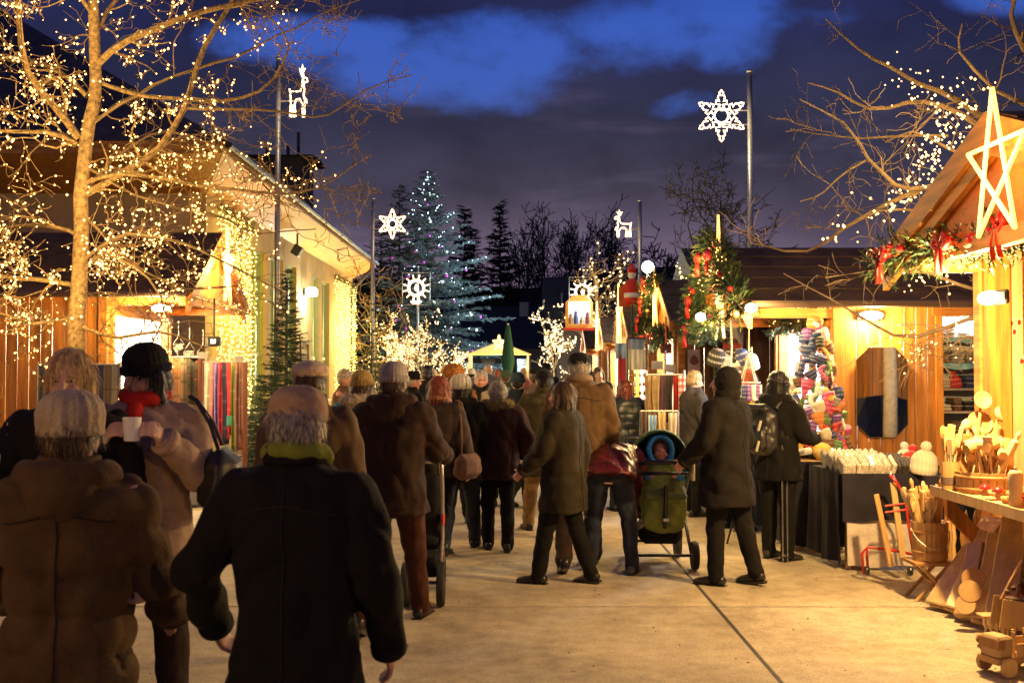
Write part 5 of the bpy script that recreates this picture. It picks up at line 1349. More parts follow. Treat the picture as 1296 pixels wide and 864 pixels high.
    # --- hats
    if hat:
        hm, style = hat; m = MB()
        if style in ('beanie', 'knit'):
            rr = [(.094, .025), (.098, .045), (.097, .075), (.088, .105), (.066, .13), (.035, .145), (.01, .148)]
            if style == 'knit': rr = [(.100, .02), (.108, .05), (.110, .085), (.102, .115), (.08, .142), (.04, .158), (.01, .16)]
            prof = [(H(0, -.012, z), hq @ Vector((r * .93 * s, 0, 0)), hq @ Vector((0, r * 1.07 * s, 0)), 1) for r, z in rr]
            lathe_ring(m, prof, 96 if near else 40, .016 if style == 'beanie' else .03, 24 if style == 'beanie' else 16)
            pr2 = [(H(0, -.012, z), hq @ Vector((r * .93 * s, 0, 0)), hq @ Vector((0, r * 1.07 * s, 0)), 1) for r, z in [(.097, .012), (.106, .018), (.107, .045), (.100, .052)]]
            lathe_ring(m, pr2, 96 if near else 40, .022, 24)
        elif style == 'flatcap':
            m.ell(H(0, -.006, .075), (.108 * s, .125 * s, .058 * s), hq); m.ell(H(0, .09, .05), (.07 * s, .05 * s, .012 * s), hq)
            m.ell(H(0, -.01, .05), (.09 * s, .104 * s, .035 * s), hq)
        elif style == 'cap':
            rr = [(.094, .02), (.097, .05), (.092, .085), (.075, .112), (.04, .128), (.01, .13)]
            lathe_ring(m, [(H(0, -.01, z), hq @ Vector((r * .93 * s, 0, 0)), hq @ Vector((0, r * 1.05 * s, 0)), 1) for r, z in rr], 26); m.ell(H(0, .11, .035), (.062 * s, .06 * s, .01 * s), hq)
        elif style == 'brim':
            rr = [(.15, .03), (.15, .037), (.093, .045), (.092, .10), (.082, .125), (.05, .13), (.01, .122)]
            lathe_ring(m, [(H(0, -.006, z), hq @ Vector((r * .93 * s, 0, 0)), hq @ Vector((0, r * 1.05 * s, 0)), 1) for r, z in rr], 26)
        elif style == 'furhat':
            m.ell(H(0, -.01, .07), (.125 * s, .135 * s, .09 * s), hq)
        elif style == 'hoodup':
            m.ell(H(0, -.035, .02), (.108 * s, .115 * s, .13 * s), hq); m.ell(H(0, -.05, -.07), (.10 * s, .09 * s, .09 * s), hq)
        fur_ = .012 if style == 'furhat' else 0
        if style in ('flatcap', 'furhat', 'hoodup', 'cap'):
            o = put('hat' if style != 'hoodup' else 'raised_hood', remeshed(m, 'hat', .009, 2, folds(.002, 30, seed, fur=fur_)), e); o.data.materials.append(hm)
        else: m.build('hat', hm, e, local=True, smooth=True)
    info = dict(e=e, dz=dz, sh=sh, H=H, s=s, bend=bend)
    if backpack:
        m = MB(); c0 = Vector((0, -.24 * s, 1.17 * s)) + dz
        m.box(c0, (.30 * s, .18 * s, .44 * s), bev=.06); m.box(c0 + Vector((0, -.10 * s, -.07 * s)), (.22 * s, .08 * s, .22 * s), bev=.035)
        m.box(c0 + Vector((0, -.06 * s, .20 * s)), (.24 * s, .14 * s, .09 * s), bev=.04)
        o = put('backpack', remeshed(m, 'backpack', .012, 3, folds(.004, 20, 3)), e); o.data.materials.append(backpack)
        st = MB()
        for sd in (-1, 1): st.tube([c0 + Vector((sd * .09 * s, .08 * s, .2 * s)), Vector((sd * .12 * s, -.05 * s, 1.50 * s)) + dz, Vector((sd * .12 * s, .12 * s, 1.42 * s)) + dz, Vector((sd * .13 * s, .15 * s, 1.2 * s)) + dz, Vector((sd * .15 * s, 0, 1.05 * s)) + dz], .016, 6)
        st.build('strap', BLACKP, o, local=True)
        bk = MB()
        for (xx, zz) in ((.08, .05), (-.08, .05), (.06, -.12)): bk.box(c0 + Vector((xx, -.155, zz)), (.02, .012, .09), Matrix.Rotation(.3, 3, 'Y'), bev=.003)
        bk.build('buckle', mat('reflective_strap', (.65, .62, .45), rough=.3, var=0), o, local=True)
    return info
def bag_on(info, sd, m, size=(.12, .34, .26), drop=.32, loc=None, label=None):
    e = info['e']; s = info['s']; dz = info['dz']; S1, E, Wr, f = info['sh'][sd]
    c = loc if loc is not None else Vector((sd * .30 * s, -.02, E.z + dz.z - drop + .1))
    mb = MB(); mb.box(c, size, bev=min(size) * .45); mb.box(c + Vector((0, 0, -size[2] * .15)), (size[0] * 1.15, size[1] * 1.05, size[2] * .7), bev=min(size) * .45)
    o = put('shoulder_bag', remeshed(mb, 'bag', .012, 4, folds(.003, 9, 2)), e); o.data.materials.append(m)
    st = MB()
    for dy in (-size[1] * .3, size[1] * .3):
        a_ = c + Vector((0, dy, size[2] * .42)); b_ = S1 + dz + Vector((sd * .0, dy * .2, .095 * s)); st.tube([a_, a_ + (b_ - a_) * .5 + Vector((sd * .025, 0, 0)), b_ + Vector((sd * .03, 0, -.02)), b_], .009, 6)
    st.build('strap', m, o, local=True)
    return o

C = lambda n, c, **k: fabric('cloth_' + n, c, **k)
BLK = C('black', (.007, .006, .006)); DBR = C('dark_brown', (.035, .018, .012)); BRN = C('brown', (.085, .048, .020)); OLV = C('olive', (.06, .05, .022)); BEI = C('beige_wool', (.42, .29, .20), bscale=220)
TEAL = C('teal', (.06, .36, .38)); BURG = mat('burgundy_shiny', (.10, .012, .014), rough=.32, var=.2, nscale=6); JEAN = C('jeans', (.025, .03, .05)); KHAKI = C('khaki', (.30, .19, .08)); DNAVY = C('navy', (.015, .02, .035)); GREY = C('grey_knit', (.34, .31, .29), bscale=260)
WHK = C('white_knit', (.68, .62, .50), bscale=160, bump=.9); MUST = C('mustard', (.36, .25, .08)); TAN = C('tan_hat', (.50, .33, .19)); YEL = C('yellow_jacket', (.75, .42, .03)); FURB = C('fur_brown', (.22, .16, .07)); FURW = C('fur_cream', (.55, .46, .32))
REDS = C('red_scarf', (.65, .03, .015)); GRN = C('green_yellow_scarf', (.22, .26, .03)); DPUF = mat('puffy_dark', (.022, .020, .024), rough=.42, var=.2, nscale=6); NAVP = mat('puffy_navy', (.015, .022, .03), rough=.4, var=.2)
HBL = mat('hair_black', (.018, .013, .011), rough=.45, var=.3, nscale=60, stretch=(1, 1, .2)); HBLO = mat('hair_blond', (.62, .42, .17), rough=.5, var=.3, nscale=60, stretch=(1, 1, .2)); HRED = mat('hair_red', (.33, .07, .02), rough=.5, var=.3, nscale=60, stretch=(1, 1, .2))
HGRY = mat('hair_grey', (.40, .36, .30), rough=.5, var=.35, nscale=50); HBRN = mat('hair_brown', (.09, .045, .02), rough=.5, var=.3, nscale=60); LEA = mat('black_leather', (.010, .009, .009), rough=.5, var=.1)
def gx(x, Y): return (x - 648) / F * Y
def at(x, Y): return (gx(x, Y), Y, 0)
walkL = ((22, 4, 2), (-16, 22, 2)); walkR = ((-16, 22, 2), (22, 4, 2)); stand = ((2, 2, 4), (-2, 3, 4))
hang = ((4, 10, 14, 2), (4, 10, 14, 2)); pock = ((-22, 16, 62, 22), (-22, 16, 62, 22))
PE = {}
# foreground
PE['brown'] = person('person in a quilted brown coat and beige knit hat in the lower left corner', at(90, 3.2), R(8), 1.56, BRN, DBR, hair=(HBRN, 'short'), hat=(C('beige_knit', (.45, .36, .24), bscale=120, bump=.9), 'knit'), arms=((12, 16, 55, 5), (12, 16, 40, 5)), legs=walkL, hood=('cloth', BRN), hlen=.40, bulk=1.08, voxel=.012, quilt=(.115, .020), seed=1, fold=.010)
PE['black'] = person('person in a plain black coat and tan cap in the centre foreground, back turned', at(377, 3.15), R(-6), 1.60, BLK, BLK, hair=(HGRY, 'short'), hat=(TAN, 'cap'), scarf=GRN, arms=((-8, 24, 50, 12), (-2, 14, 30, 5)), legs=walkR, hlen=.44, bulk=1.02, voxel=.012, seed=2, fold=.010)
PE['blonde'] = person('blonde woman in a dark coat holding a white cup, at the left edge', at(88, 4.5), R(200), 1.68, BLK, BLK, hair=(HBLO, 'bob'), arms=((4, 14, 25, 5), (20, 22, 88, 10)), legs=stand, hlen=.44, bulk=1.05, voxel=.012, curl=(30, 38), detail_face=True, seed=3, headyaw=-14, headpitch=8)
PE['beige'] = person('dark haired woman in a long beige wool coat with a red scarf', at(184, 4.8), R(190), 1.70, BEI, DBR, hair=(HBL, 'bob'), hat=(BLK, 'beanie'), scarf=REDS, arms=((30, 12, 104, 34), (30, 12, 104, 34)), legs=stand, hlen=.37, flare=.05, bulk=1.12, voxel=.012, curl=(36, 36), detail_face=True, seed=4, headpitch=8, headyaw=-36, fold=.009)
bag_on(PE['beige'], -1, LEA, (.16, .40, .30), .42, Vector((-.33, .06, 1.13)))
# middle group
PE['cap'] = person('man in a beige newsboy cap and olive brown jacket behind the black coated person', at(392, 6.0), R(-4), 1.70, C('olive_brown', (.11, .07, .035)), DBR, hair=(HBRN, 'short'), hat=(C('cream_cap', (.60, .46, .32)), 'flatcap'), arms=hang, legs=walkL, hlen=.46, bulk=1.1, voxel=.013, seed=5)
PE['beanie'] = person('man in a grey beanie and dark brown padded jacket pushing a pushchair', at(498, 7.0), R(-8), 1.69, DBR, C('maroon_trousers', (.06, .02, .012)), hair=(HBRN, 'short'), hat=(GREY, 'beanie'), hood=('cloth', DBR), arms=((12, 22, 30, 8), (28, 14, 50, 5)), legs=walkR, hlen=.44, bulk=1.16, voxel=.013, quilt=(.16, .008), seed=6)
PE['teal'] = person('woman in a teal jacket with cream fur hood and mustard knit hat', at(458, 8.7), R(5), 1.64, TEAL, C('light_jeans', (.25, .25, .26)), hair=(HBRN, 'bob'), hat=(MUST, 'beanie'), hood=('fur', FURW), arms=hang, legs=walkL, hlen=.45, bulk=1.1, seed=7)
PE['redhair'] = person('red haired woman in a dark jacket with orange scarf and brown shoulder bag', at(556, 9.4), R(-25), 1.60, C('charcoal_brown', (.05, .03, .022)), BLK, hair=(HRED, 'bob'), scarf=C('orange_scarf', (.5, .24, .12)), arms=hang, legs=walkL, hlen=.47, bulk=1.1, seed=8, belt=C('tan_belt', (.30, .2, .12)))
bag_on(PE['redhair'], 1, C('brown_bag', (.16, .08, .05)), (.12, .36, .22), .30)
PE['white'] = person('woman in a chunky white knit hat and black coat', at(583, 9.9), R(-3), 1.59, BLK, JEAN, hair=(HBL, 'bob'), hat=(WHK, 'knit'), hood=('cloth', BLK), arms=((10, 10, 40, 20), (10, 10, 60, 10)), legs=walkR, hlen=.42, bulk=1.12, seed=9)
PE['fur'] = person('grey haired woman in a dark burgundy coat with a brown fur trimmed hood', at(630, 10.0), R(0), 1.50, C('dark_burgundy', (.035, .012, .012)), BLK, hair=(HGRY, 'curly'), hood=('fur', FURB), arms=((-4, 26, 40, 20), (-4, 26, 40, 20)), legs=((4, 2, 1), (-6, 8, 1)), hlen=.42, flare=.04, bulk=1.2, seed=10, quilt=(.2, .006))
PE['olive'] = person('man in a dark cap, long olive coat and khaki trousers', at(689, 11.0), R(10), 1.66, OLV, KHAKI, hair=(HBL, 'short'), hat=(BLK, 'cap'), arms=hang, legs=walkL, hlen=.37, bulk=1.15, seed=11)
PE['tall'] = person('tall man in a black cap and brown jacket, back turned, beside the bending person', at(733, 9.1), R(-4), 1.80, C('brown_jacket', (.13, .075, .035)), DBR, hair=(HGRY, 'short'), hat=(BLK, 'cap'), arms=((6, 12, 25, 4), (6, 12, 25, 4)), legs=walkR, hlen=.46, bulk=1.16, seed=12, scarf=C('striped_scarf', (.25, .18, .12)))
PE['stride'] = person('short person in a dark olive coat striding left before the tall capped man', at(712, 8.42), R(62), 1.53, C('dark_olive', (.030, .023, .012)), BLK, hair=(HBRN, 'bob'), arms=((18, 8, 30, 5), (-14, 8, 20, 5)), legs=((14, 4, 2), (-9, 12, 2)), hlen=.36, bulk=1.18, seed=13, skin=SKINR, detail_face=False)
PE['bend'] = person('person in a shiny burgundy jacket and jeans bending down to the green pushchair', at(771, 8.80), R(-14), 1.52, BURG, JEAN, shoes=mat('shoe_grey', (.10, .09, .075), rough=.6), hair=(HBRN, 'short'), arms=((10, 12, 22, 5), (10, 12, 22, 5)), legs=((20, 22, 9), (12, 18, 9)), lean=84, hlen=.50, bulk=1.26, voxel=.012, seed=14, quilt=(.13, .006))
PE['walk'] = person('person in a black hooded coat striding left beside the olive pushchair', at(918, 8.4), R(50), 1.62, C('soft_black', (.009, .007, .006)), BLK, hair=(HBL, 'short'), hat=(C('soft_black2', (.010, .008, .007)), 'hoodup'), arms=((14, 10, 35, 8), (-6, 10, 30, 8)), legs=((5, 6, 2), (-12, 4, 2)), hlen=.36, bulk=1.22, flare=.03, voxel=.012, seed=15, skin=SKINR, detail_face=True, headyaw=10)
PE['pack'] = person('woman in a black coat with a black backpack looking at the knitwear hut', at(984, 9.5), R(-48), 1.58, BLK, BLK, shoes=mat('sneaker_black', (.03, .028, .026), rough=.5), hair=(HBL, 'bob'), hat=(HBL, 'beanie'), hood=('cloth', BLK), arms=((12, 14, 70, 20), (12, 14, 70, 20)), legs=((1, 1, 2), (-1, 2, 2)), hlen=.42, bulk=1.1, flare=.03, seed=16, backpack=BLKP if 'BLKP' in globals() else mat('backpack_nylon', (.018, .018, .02), rough=.4, var=.2), headpitch=14)
PE['yellow'] = person('red haired woman in a yellow jacket stooping at the bright window', at(930, 11.3), R(-60), 1.62, YEL, BLK, hair=(HRED, 'bob'), arms=((20, 10, 60, 10), (20, 10, 60, 10)), legs=stand, lean=14, hlen=.47, bulk=1.05, seed=17, headpitch=20)
PE['blond'] = person('older man with short fair hair in a dark jacket, in profile by the poster wall', at(878, 12.4), R(-72), 1.60, C('dark_grey', (.045, .04, .04)), BLK, hair=(mat('hair_sandy', (.38, .27, .14), rough=.5, var=.3, nscale=50), 'short'), arms=hang, legs=stand, hlen=.46, bulk=1.08, seed=18, headpitch=14)
PE['long'] = person('dark red haired woman in a long black padded coat by the clothes rack', at(790, 12.8), R(10), 1.50, NAVP, DNAVY, hair=(mat('hair_dark_red', (.14, .02, .012), rough=.5, var=.3), 'long'), arms=((2, 14, 20, 5), (2, 14, 20, 5)), legs=stand, hlen=.30, bulk=1.18, flare=.03, quilt=(.085, .008), seed=19)
# further back
def far(key, label, x, Y, h, coat_, hair_, hat_=None, rz=0, tr_=BLK, **k):
    PE[key] = person(label, at(x, Y), R(rz), h, coat_, tr_, hair=hair_, hat=hat_, voxel=.02, arms=k.pop('arms', hang), legs=k.pop('legs', random.choice((walkL, walkR, stand))), seed=hash(key) % 17 if False else len(PE), **k)
far('f1', 'man in a broad brimmed black hat seen between the beanie and the red hair', 521, 12.5, 1.60, BLK, (HGRY, 'short'), (BLK, 'brim'), -60, skin=SKINR)
far('f2', 'person in an orange brown fur hat taller than the crowd around', 574, 12.0, 1.70, C('rust_coat', (.25, .10, .03)), (HBRN, 'bob'), (C('orange_fur', (.38, .15, .04)), 'furhat'), 10)
far('f3', 'grey haired man with glasses in a light beige jacket facing the camera', 609, 13.0, 1.66, C('light_beige', (.40, .32, .22)), (HGRY, 'short'), None, 175, glasses=True, skin=SKINR, scarf=BLK)
far('f4', 'person in a navy knit hat just right of the fur hooded woman', 655, 13.4, 1.62, DNAVY, (HBL, 'short'), (C('navy_knit', (.03, .045, .07)), 'beanie'), 0)
far('f5', 'dark haired man behind the fur hooded woman in a black jacket', 540, 14.5, 1.72, BLK, (HBL, 'short'), None, 20)
far('f6', 'person in a black beret beside the man in the long olive coat', 681, 13.2, 1.70, C('brown_wool', (.12, .075, .045)), (HBRN, 'short'), (BLK, 'flatcap'), -50, skin=SKINR)
far('f7', 'young person with dark hair and a pale face looking back beside the tall capped man', 769, 15.0, 1.50, C('slate', (.08, .09, .11)), (HBL, 'short'), None, 170, skin=SKINR)
far('f8', 'person with brown hair and a light hood just behind the tall capped man', 757, 17.0, 1.66, C('cream_coat', (.5, .42, .33)), (HBRN, 'bob'), None, 190)
far('f9', 'person in a green knit hat deep in the crowd under the closed parasol', 640, 19.0, 1.66, C('dark_green', (.03, .05, .03)), (HBRN, 'short'), (C('green_knit', (.06, .10, .05)), 'beanie'), 0)
far('f10', 'bald man in a grey coat deep in the crowd left of the parasol', 618, 21.0, 1.74, C('mid_grey', (.15, .14, .13)), None, None, 0)
far('f11', 'woman with light hair and a rose coat deep in the crowd', 663, 23.0, 1.66, C('rose', (.32, .12, .10)), (HBLO, 'bob'), None, 5)
far('f12', 'person in a white knit hat far down the street', 597, 25.0, 1.70, C('blue_grey', (.10, .12, .16)), (HBL, 'short'), (C('white_far', (.6, .55, .5)), 'beanie'), -10)
far('f13', 'man in a black knit hat far down the street right of the rose coat', 692, 22.0, 1.75, BLK, (HBRN, 'short'), (BLK, 'beanie'), 10)
far('f14', 'person with red brown hair near the lit kiosk', 630, 30.0, 1.70, C('ochre', (.35, .22, .06)), (HRED, 'bob'), None, 0)
far('f15', 'person in a tan coat at the counter of the fourth hut', 757, 21.0, 1.62, C('tan_coat', (.36, .25, .14)), (HBRN, 'short'), None, -70)
far('f16', 'person in a dark coat and red hat before the fifth hut', 727, 27.0, 1.64, BLK, (HBL, 'bob'), (C('red_knit', (.4, .04, .03)), 'beanie'), -60)
far('f17', 'bareheaded grey haired person in brown behind the teal jacket', 437, 12.5, 1.62, C('mid_brown', (.14, .08, .05)), (HGRY, 'short'), None, -100, skin=SKINR)
far('f18', 'person in a dark green coat under the white lit trees', 565, 20.0, 1.70, C('bottle_green', (.02, .05, .03)), (HBL, 'short'), (C('grey_cap', (.2, .19, .18)), 'cap'), 0)
far('f19', 'person in a purple coat far down the street under the white lit trees', 548, 24.0, 1.66, C('purple_coat', (.10, .04, .10)), (HBLO, 'bob'), None, 0)
far('f20', 'person in a beige hood far down the street beside the purple coat', 581, 29.0, 1.72, C('beige_coat_far', (.4, .32, .22)), (HBRN, 'short'), (C('beige_hood', (.4, .32, .22)), 'hoodup'), 0)
# cups
def cup(info, sd, label, both=False):
    e = info['e']; S1, E, Wr, f = info['sh'][sd]; M_ = Matrix.Rotation(e.rotation_euler.z, 3, 'Z')
    if both:
        W2 = info['sh'][-sd]; c = ((Wr + f * .085) + (W2[2] + W2[3] * .085)) / 2
    else: c = Wr + f * .09 + Vector((-sd * .035, 0, 0))
    c = M_ @ (c + info['dz']) + Vector(e.location)
    o = MB().lathe([(.028, -.045), (.031, -.044), (.037, .05), (.034, .05), (.030, -.03)], c, 20).build('mug', mat('white_mug', (.78, .76, .72), rough=.3, var=0), label=label, cat='cup', smooth=False)
    MB().lathe([(.0335, .038), (.0335, .040)], c, 16).build('drink', mat('mulled_wine', (.12, .01, .01), rough=.2, var=0), o)
    return c
cup(PE['blonde'], 1, 'white cup held by the blonde woman at the left edge')
cup(PE['beige'], 1, 'white cup held in both hands by the woman in the beige coat', True)

# ---------------------------------------------------------------- pushchairs
def wheel(c, r, w, parent, ax=(1, 0, 0)):
    ax = Vector(ax).normalized(); rot = ax.to_track_quat('Z', 'Y').to_matrix()
    o = MB().lathe([(r - .03, -w / 2), (r - .006, -w / 2), (r, -w * .25), (r, w * .25), (r - .006, w / 2), (r - .03, w / 2)], c, 28, rot).build('wheel', mat('tyre', (.02, .02, .02), rough=.8, bump=.4), parent, local=True, smooth=False)
    h = MB(); h.lathe([(r - .031, -w * .3), (r - .031, w * .3)], c, 24, rot); h.f = [f for f in h.f if len(f) == 4]
    h.lathe([(.02, -w * .55), (.02, w * .55)], c, 12, rot); u = ax.orthogonal().normalized()
    for k in range(6): d = Quaternion(ax, k * PI / 3) @ u; h.tube([Vector(c), Vector(c) + d * (r - .03)], .006, 5)
    h.build('rim', mat('grey_rim', (.30, .30, .30), rough=.4, metal=.5, var=0), o, local=True)
    return o
# the green pushchair faces the camera (local -y is the front)
p = at(838, 9.05); e = empty('pushchair', p, 'olive green pushchair with a black frame and dark green hood, a child inside', 'pushchair')
for sx in (-1, 1):
    wheel((sx * .25, -.06, .115), .115, .05, e); wheel((sx * .20, .55, .14), .14, .045, e)
fr = MB()
for sx in (-1, 1):
    fr.tube([(sx * .23, .02, .14), (sx * .20, .18, .42), (sx * .215, .40, .70), (sx * .23, .62, 1.00)], .014, 8)
    fr.tube([(sx * .22, .55, .14), (sx * .20, .30, .50), (sx * .20, .05, .74), (sx * .20, -.05, .80)], .014, 8)
    fr.tube([(sx * .25, -.06, .115), (sx * .23, .02, .20)], .014, 8)
fr.tube([(-.25, -.06, .115), (.25, -.06, .115)], .012, 8).tube([(-.2, .55, .14), (.2, .55, .14)], .012, 8)
fr.build('frame', mat('frame_metal', (.08, .08, .085), rough=.35, metal=.7, var=0), e, local=True, smooth=True)
MB().tube([(-.23, .62, 1.0), (-.22, .64, 1.02), (0, .66, 1.03), (.22, .64, 1.02), (.23, .62, 1.0)], .018, 8).build('push_handle', BLACKP, e, local=True, smooth=True)
MB().tube([(-.20, .16, .60), (-.225, .0, .80), (-.20, -.12, .86), (-.12, -.17, .875), (.12, -.17, .875), (.20, -.12, .86), (.225, .0, .80), (.20, .16, .60)], .019, 10).build('bumper_bar', BLACKP, e, local=True, smooth=True)
MB().tube([(-.19, -.12, .78), (.19, -.12, .78)], .014, 8).build('cross_bar', BLACKP, e, local=True, smooth=True)
m = MB(); m.box((0, .16, .50), (.40, .40, .10), Matrix.Rotation(.15, 3, 'X'), bev=.04); m.box((0, .36, .74), (.40, .10, .52), Matrix.Rotation(-.28, 3, 'X'), bev=.04)
o = put('seat', remeshed(m, 'seat', .014, 2), e); o.data.materials.append(C('pram_black', (.02, .02, .02)))
m = MB()
lathe_ring(m, [(Vector((0, y, z)), Vector((rx, 0, 0)), Vector((0, -ry * .3, ry)), .8) for y, z, rx, ry in ((-.10, .34, .10, .04), (-.10, .38, .17, .09), (-.07, .47, .185, .11), (-.02, .58, .19, .12), (.06, .68, .185, .11), (.14, .74, .17, .10), (.20, .78, .13, .08))], 26)
OLIVE = mat('olive_footmuff', (.19, .24, .035), rough=.6, var=.15, nscale=10, bump=.3)
o = put('footmuff', remeshed(m, 'footmuff', .010, 3, folds(.006, 16, 2)), e); o.data.materials.append(OLIVE)
m = MB(); m.box((0, -.175, .52), (.035, .03, .36), Matrix.Rotation(.18, 3, 'X'), bev=.01); m.build('strap', BLACKP, o, local=True)
MB().box((0, -.20, .42), (.05, .02, .025), bev=.005).build('buckle', mat('silver', (.6, .6, .6), rough=.3, metal=1, var=0), o, local=True)
m = MB(); m.box((0, -.17, .60), (.35, .05, .05), Matrix.Rotation(.2, 3, 'X'), bev=.02); m.build('flap', mat('olive_dark', (.09, .12, .02), rough=.6, var=.1), o, local=True)
m = MB()      # hood canopy: arched shell
n = 18; rows = [(.50, .24, .74), (.44, .26, .95), (.34, .27, 1.07), (.20, .265, 1.11), (.10, .25, 1.10)]
for j, (y, rx, top) in enumerate(rows):
    for k in range(n + 1):
        a = PI * k / n; m.v.append((-rx * math.cos(a), y + .10 * (1 - math.sin(a)), .70 + (top - .70) * math.sin(a) ** .8))
for j in range(len(rows) - 1):
    for k in range(n): a = j * (n + 1) + k; m.f.append([a, a + 1, a + n + 2, a + n + 1])
o = m.build('canopy', mat('dark_green_canopy', (.05, .13, .04), rough=.7, var=.15), e, local=True, smooth=True)
sm = o.modifiers.new('thick', 'SOLIDIFY'); sm.thickness = .012
m = MB(); [MB().tube([(q * .27, .16, .70), (q * .265, .13, .85), (q * .22, .10, .98)], .022, 8).build('padded_edge', C('pad_cream', (.5, .42, .32)), e, local=True, smooth=True) for q in (-1, 1)]
MB().box((0, .3, .26), (.36, .45, .16), bev=.05).build('basket', C('basket_black', (.012, .012, .012)), e, local=True)
# child sitting inside
ch = empty('child', (p[0], p[1] + .12, .48), 'small child in a bright blue hooded jacket sitting in the olive pushchair', 'child')
BLU = mat('bright_blue', (.02, .30, .72), rough=.5, var=.15, nscale=8)
b = MB(); hcz = .47
b.ell((0, .06, hcz), (.07, .078, .085)); b.ell((0, .0, hcz - .035), (.055, .05, .05)); b.ell((0, -.022, hcz - .012), (.012, .014, .012)); b.ell((.03, -.03, hcz - .03), (.022, .02, .022)); b.ell((-.03, -.03, hcz - .03), (.022, .02, .022))
cap(b, (0, .08, .40), .04, (0, .10, .10), .10); 
for sx in (-1, 1):
    cap(b, (sx * .09, .08, .34), .035, (sx * .15, -.04, .22), .028); cap(b, (sx * .15, -.04, .22), .028, (sx * .10, -.14, .26), .02)
    for q in range(4): cap(b, (sx * (.115 - q * .012), -.155, .27 - q * .004), .006, (sx * (.105 - q * .012), -.175 - .004 * q, .262), .006, 6)
    cap(b, (sx * .085, -.145, .27), .007, (sx * .075, -.165, .28), .006, 6)
    cap(b, (sx * .06, .04, .10), .045, (sx * .06, -.10, .06), .035); cap(b, (sx * .06, -.10, .06), .035, (sx * .06, -.13, -.02), .025)
o = put('body', remeshed(b, 'body', .0075, 2), ch); o.data.materials.append(SKINR)
m = MB(); lathe_ring(m, [(Vector((0, .07, z)), Vector((rx, 0, 0)), Vector((0, ry, 0)), .85) for z, rx, ry in ((.05, .16, .13), (.18, .155, .13), (.30, .135, .11), (.38, .09, .08), (.42, .06, .06))])
for sx in (-1, 1): cap(m, (sx * .10, .08, .33), .06, (sx * .165, -.03, .22), .052, 14); cap(m, (sx * .165, -.03, .22), .052, (sx * .115, -.115, .255), .04, 14)
o = put('jacket', remeshed(m, 'jacket', .011, 3, folds(.006, 18, 4)), ch); o.data.materials.append(BLU)
m = MB()
pts = [(.095 * math.cos(a), -.005 + .02 * math.sin(a), hcz - .005 + .115 * math.sin(a)) for a in [R(-50 + 280 * k / 14) for k in range(15)]]
for a, b_ in zip(pts, pts[1:]): cap(m, a, .026, b_, .026, 10)
m.ell((0, .09, hcz + .01), (.115, .085, .125))
o = put('raised_hood', remeshed(m, 'hood', .010, 2, folds(.003, 20)), ch); o.data.materials.append(BLU)
m = MB(); pts = [(.066 * math.cos(a), -.012, hcz + .005 + .078 * math.sin(a)) for a in [R(-20 + 220 * k / 12) for k in range(13)]]
for a, b_ in zip(pts, pts[1:]): cap(m, a, .014, b_, .014, 8)
m.build('cap', C('dark_cap', (.03, .03, .04)), ch, local=True, smooth=True)
ey = MB()
for sx in (-1, 1): ey.ell((sx * .024, -.045, hcz - .006), (.007, .004, .003))
ey.build('eyes', IRIS, ch, local=True)
# dark pushchair pushed by the man in the beanie (seen from behind)
p = (gx(538, 7.7), 7.7, 0); e = empty('pushchair', p, 'black pushchair seen from behind in front of the man in the grey beanie', 'pushchair')
for sx in (-1, 1): wheel((sx * .12 + .0, -.10, .15), .15, .05, e); wheel((sx * .09, .55, .11), .11, .04, e)
fr = MB()
for sx in (-1, 1): fr.tube([(sx * .11, -.10, .16), (sx * .12, .05, .45), (sx * .13, -.12, .78), (sx * .13, -.26, 1.0)], .014, 8); fr.tube([(sx * .09, .55, .12), (sx * .11, .2, .40), (sx * .12, .0, .62)], .014, 8)
fr.tube([(-.12, -.10, .16), (.12, -.10, .16)], .012, 8); fr.tube([(-.13, -.26, 1.0), (.13, -.26, 1.0)], .018, 8)
fr.build('frame', mat('frame_light', (.45, .42, .40), rough=.35, metal=.6, var=0), e, local=True, smooth=True)
m = MB(); m.box((0, .06, .62), (.25, .12, .55), Matrix.Rotation(.2, 3, 'X'), bev=.05); m.box((0, .22, .42), (.25, .4, .12), bev=.04); m.box((0, .15, .95), (.27, .36, .20), bev=.09)
o = put('seat', remeshed(m, 'seat', .013, 3, folds(.004, 14)), e); o.data.materials.append(C('pram_black2', (.015, .014, .014)))
MB().box((0, .2, .24), (.22, .4, .14), bev=.04).build('basket', MATS['cloth_basket_black'], e, local=True)
MB().box((.13, -.02, .58), (.02, .10, .08), bev=.01).build('reflector', mat('red_reflector', (.6, .05, .03), rough=.3, var=0), e, local=True)
# ---------------------------------------------------------------- goods
rs = random.Random(99)
def drape_mesh(w, L, waves, amp, seed, thick=.012, taper=1.0, flat=False):
    "cloth hanging down from z = 0"
    r_ = random.Random(seed); n, m = 10, 7; mb = MB(); ph = r_.random() * 6
    for side in (1, -1):
        for j in range(m + 1):
            t = j / m
            for i in range(n + 1):
                u = i / n - .5; x = u * w * (1 + (taper - 1) * t) + .004 * math.sin(7 * t + ph)
                y = amp * math.sin(u * waves * 6.28 + ph + t) * (.4 + .6 * t) + side * thick / 2
                mb.v.append((x, y, -L * t + (.006 * math.sin(u * 30) if j == m else 0)))
    N_ = (n + 1) * (m + 1)
    for j in range(m):
        for i in range(n):
            a = j * (n + 1) + i; mb.f.append([a, a + n + 1, a + n + 2, a + 1]); b = a + N_; mb.f.append([b, b + 1, b + n + 2, b + n + 1])
    for j in range(m):
        for i in (0, n): a = j * (n + 1) + i; mb.f.append([a, a + N_, a + N_ + n + 1, a + n + 1])
    for i in range(n): a = m * (n + 1) + i; mb.f.append([a, a + N_, a + N_ + 1, a + 1]); mb.f.append([i, i + 1, i + 1 + N_, i + N_])
    return mb.mesh('drape', smooth=True)
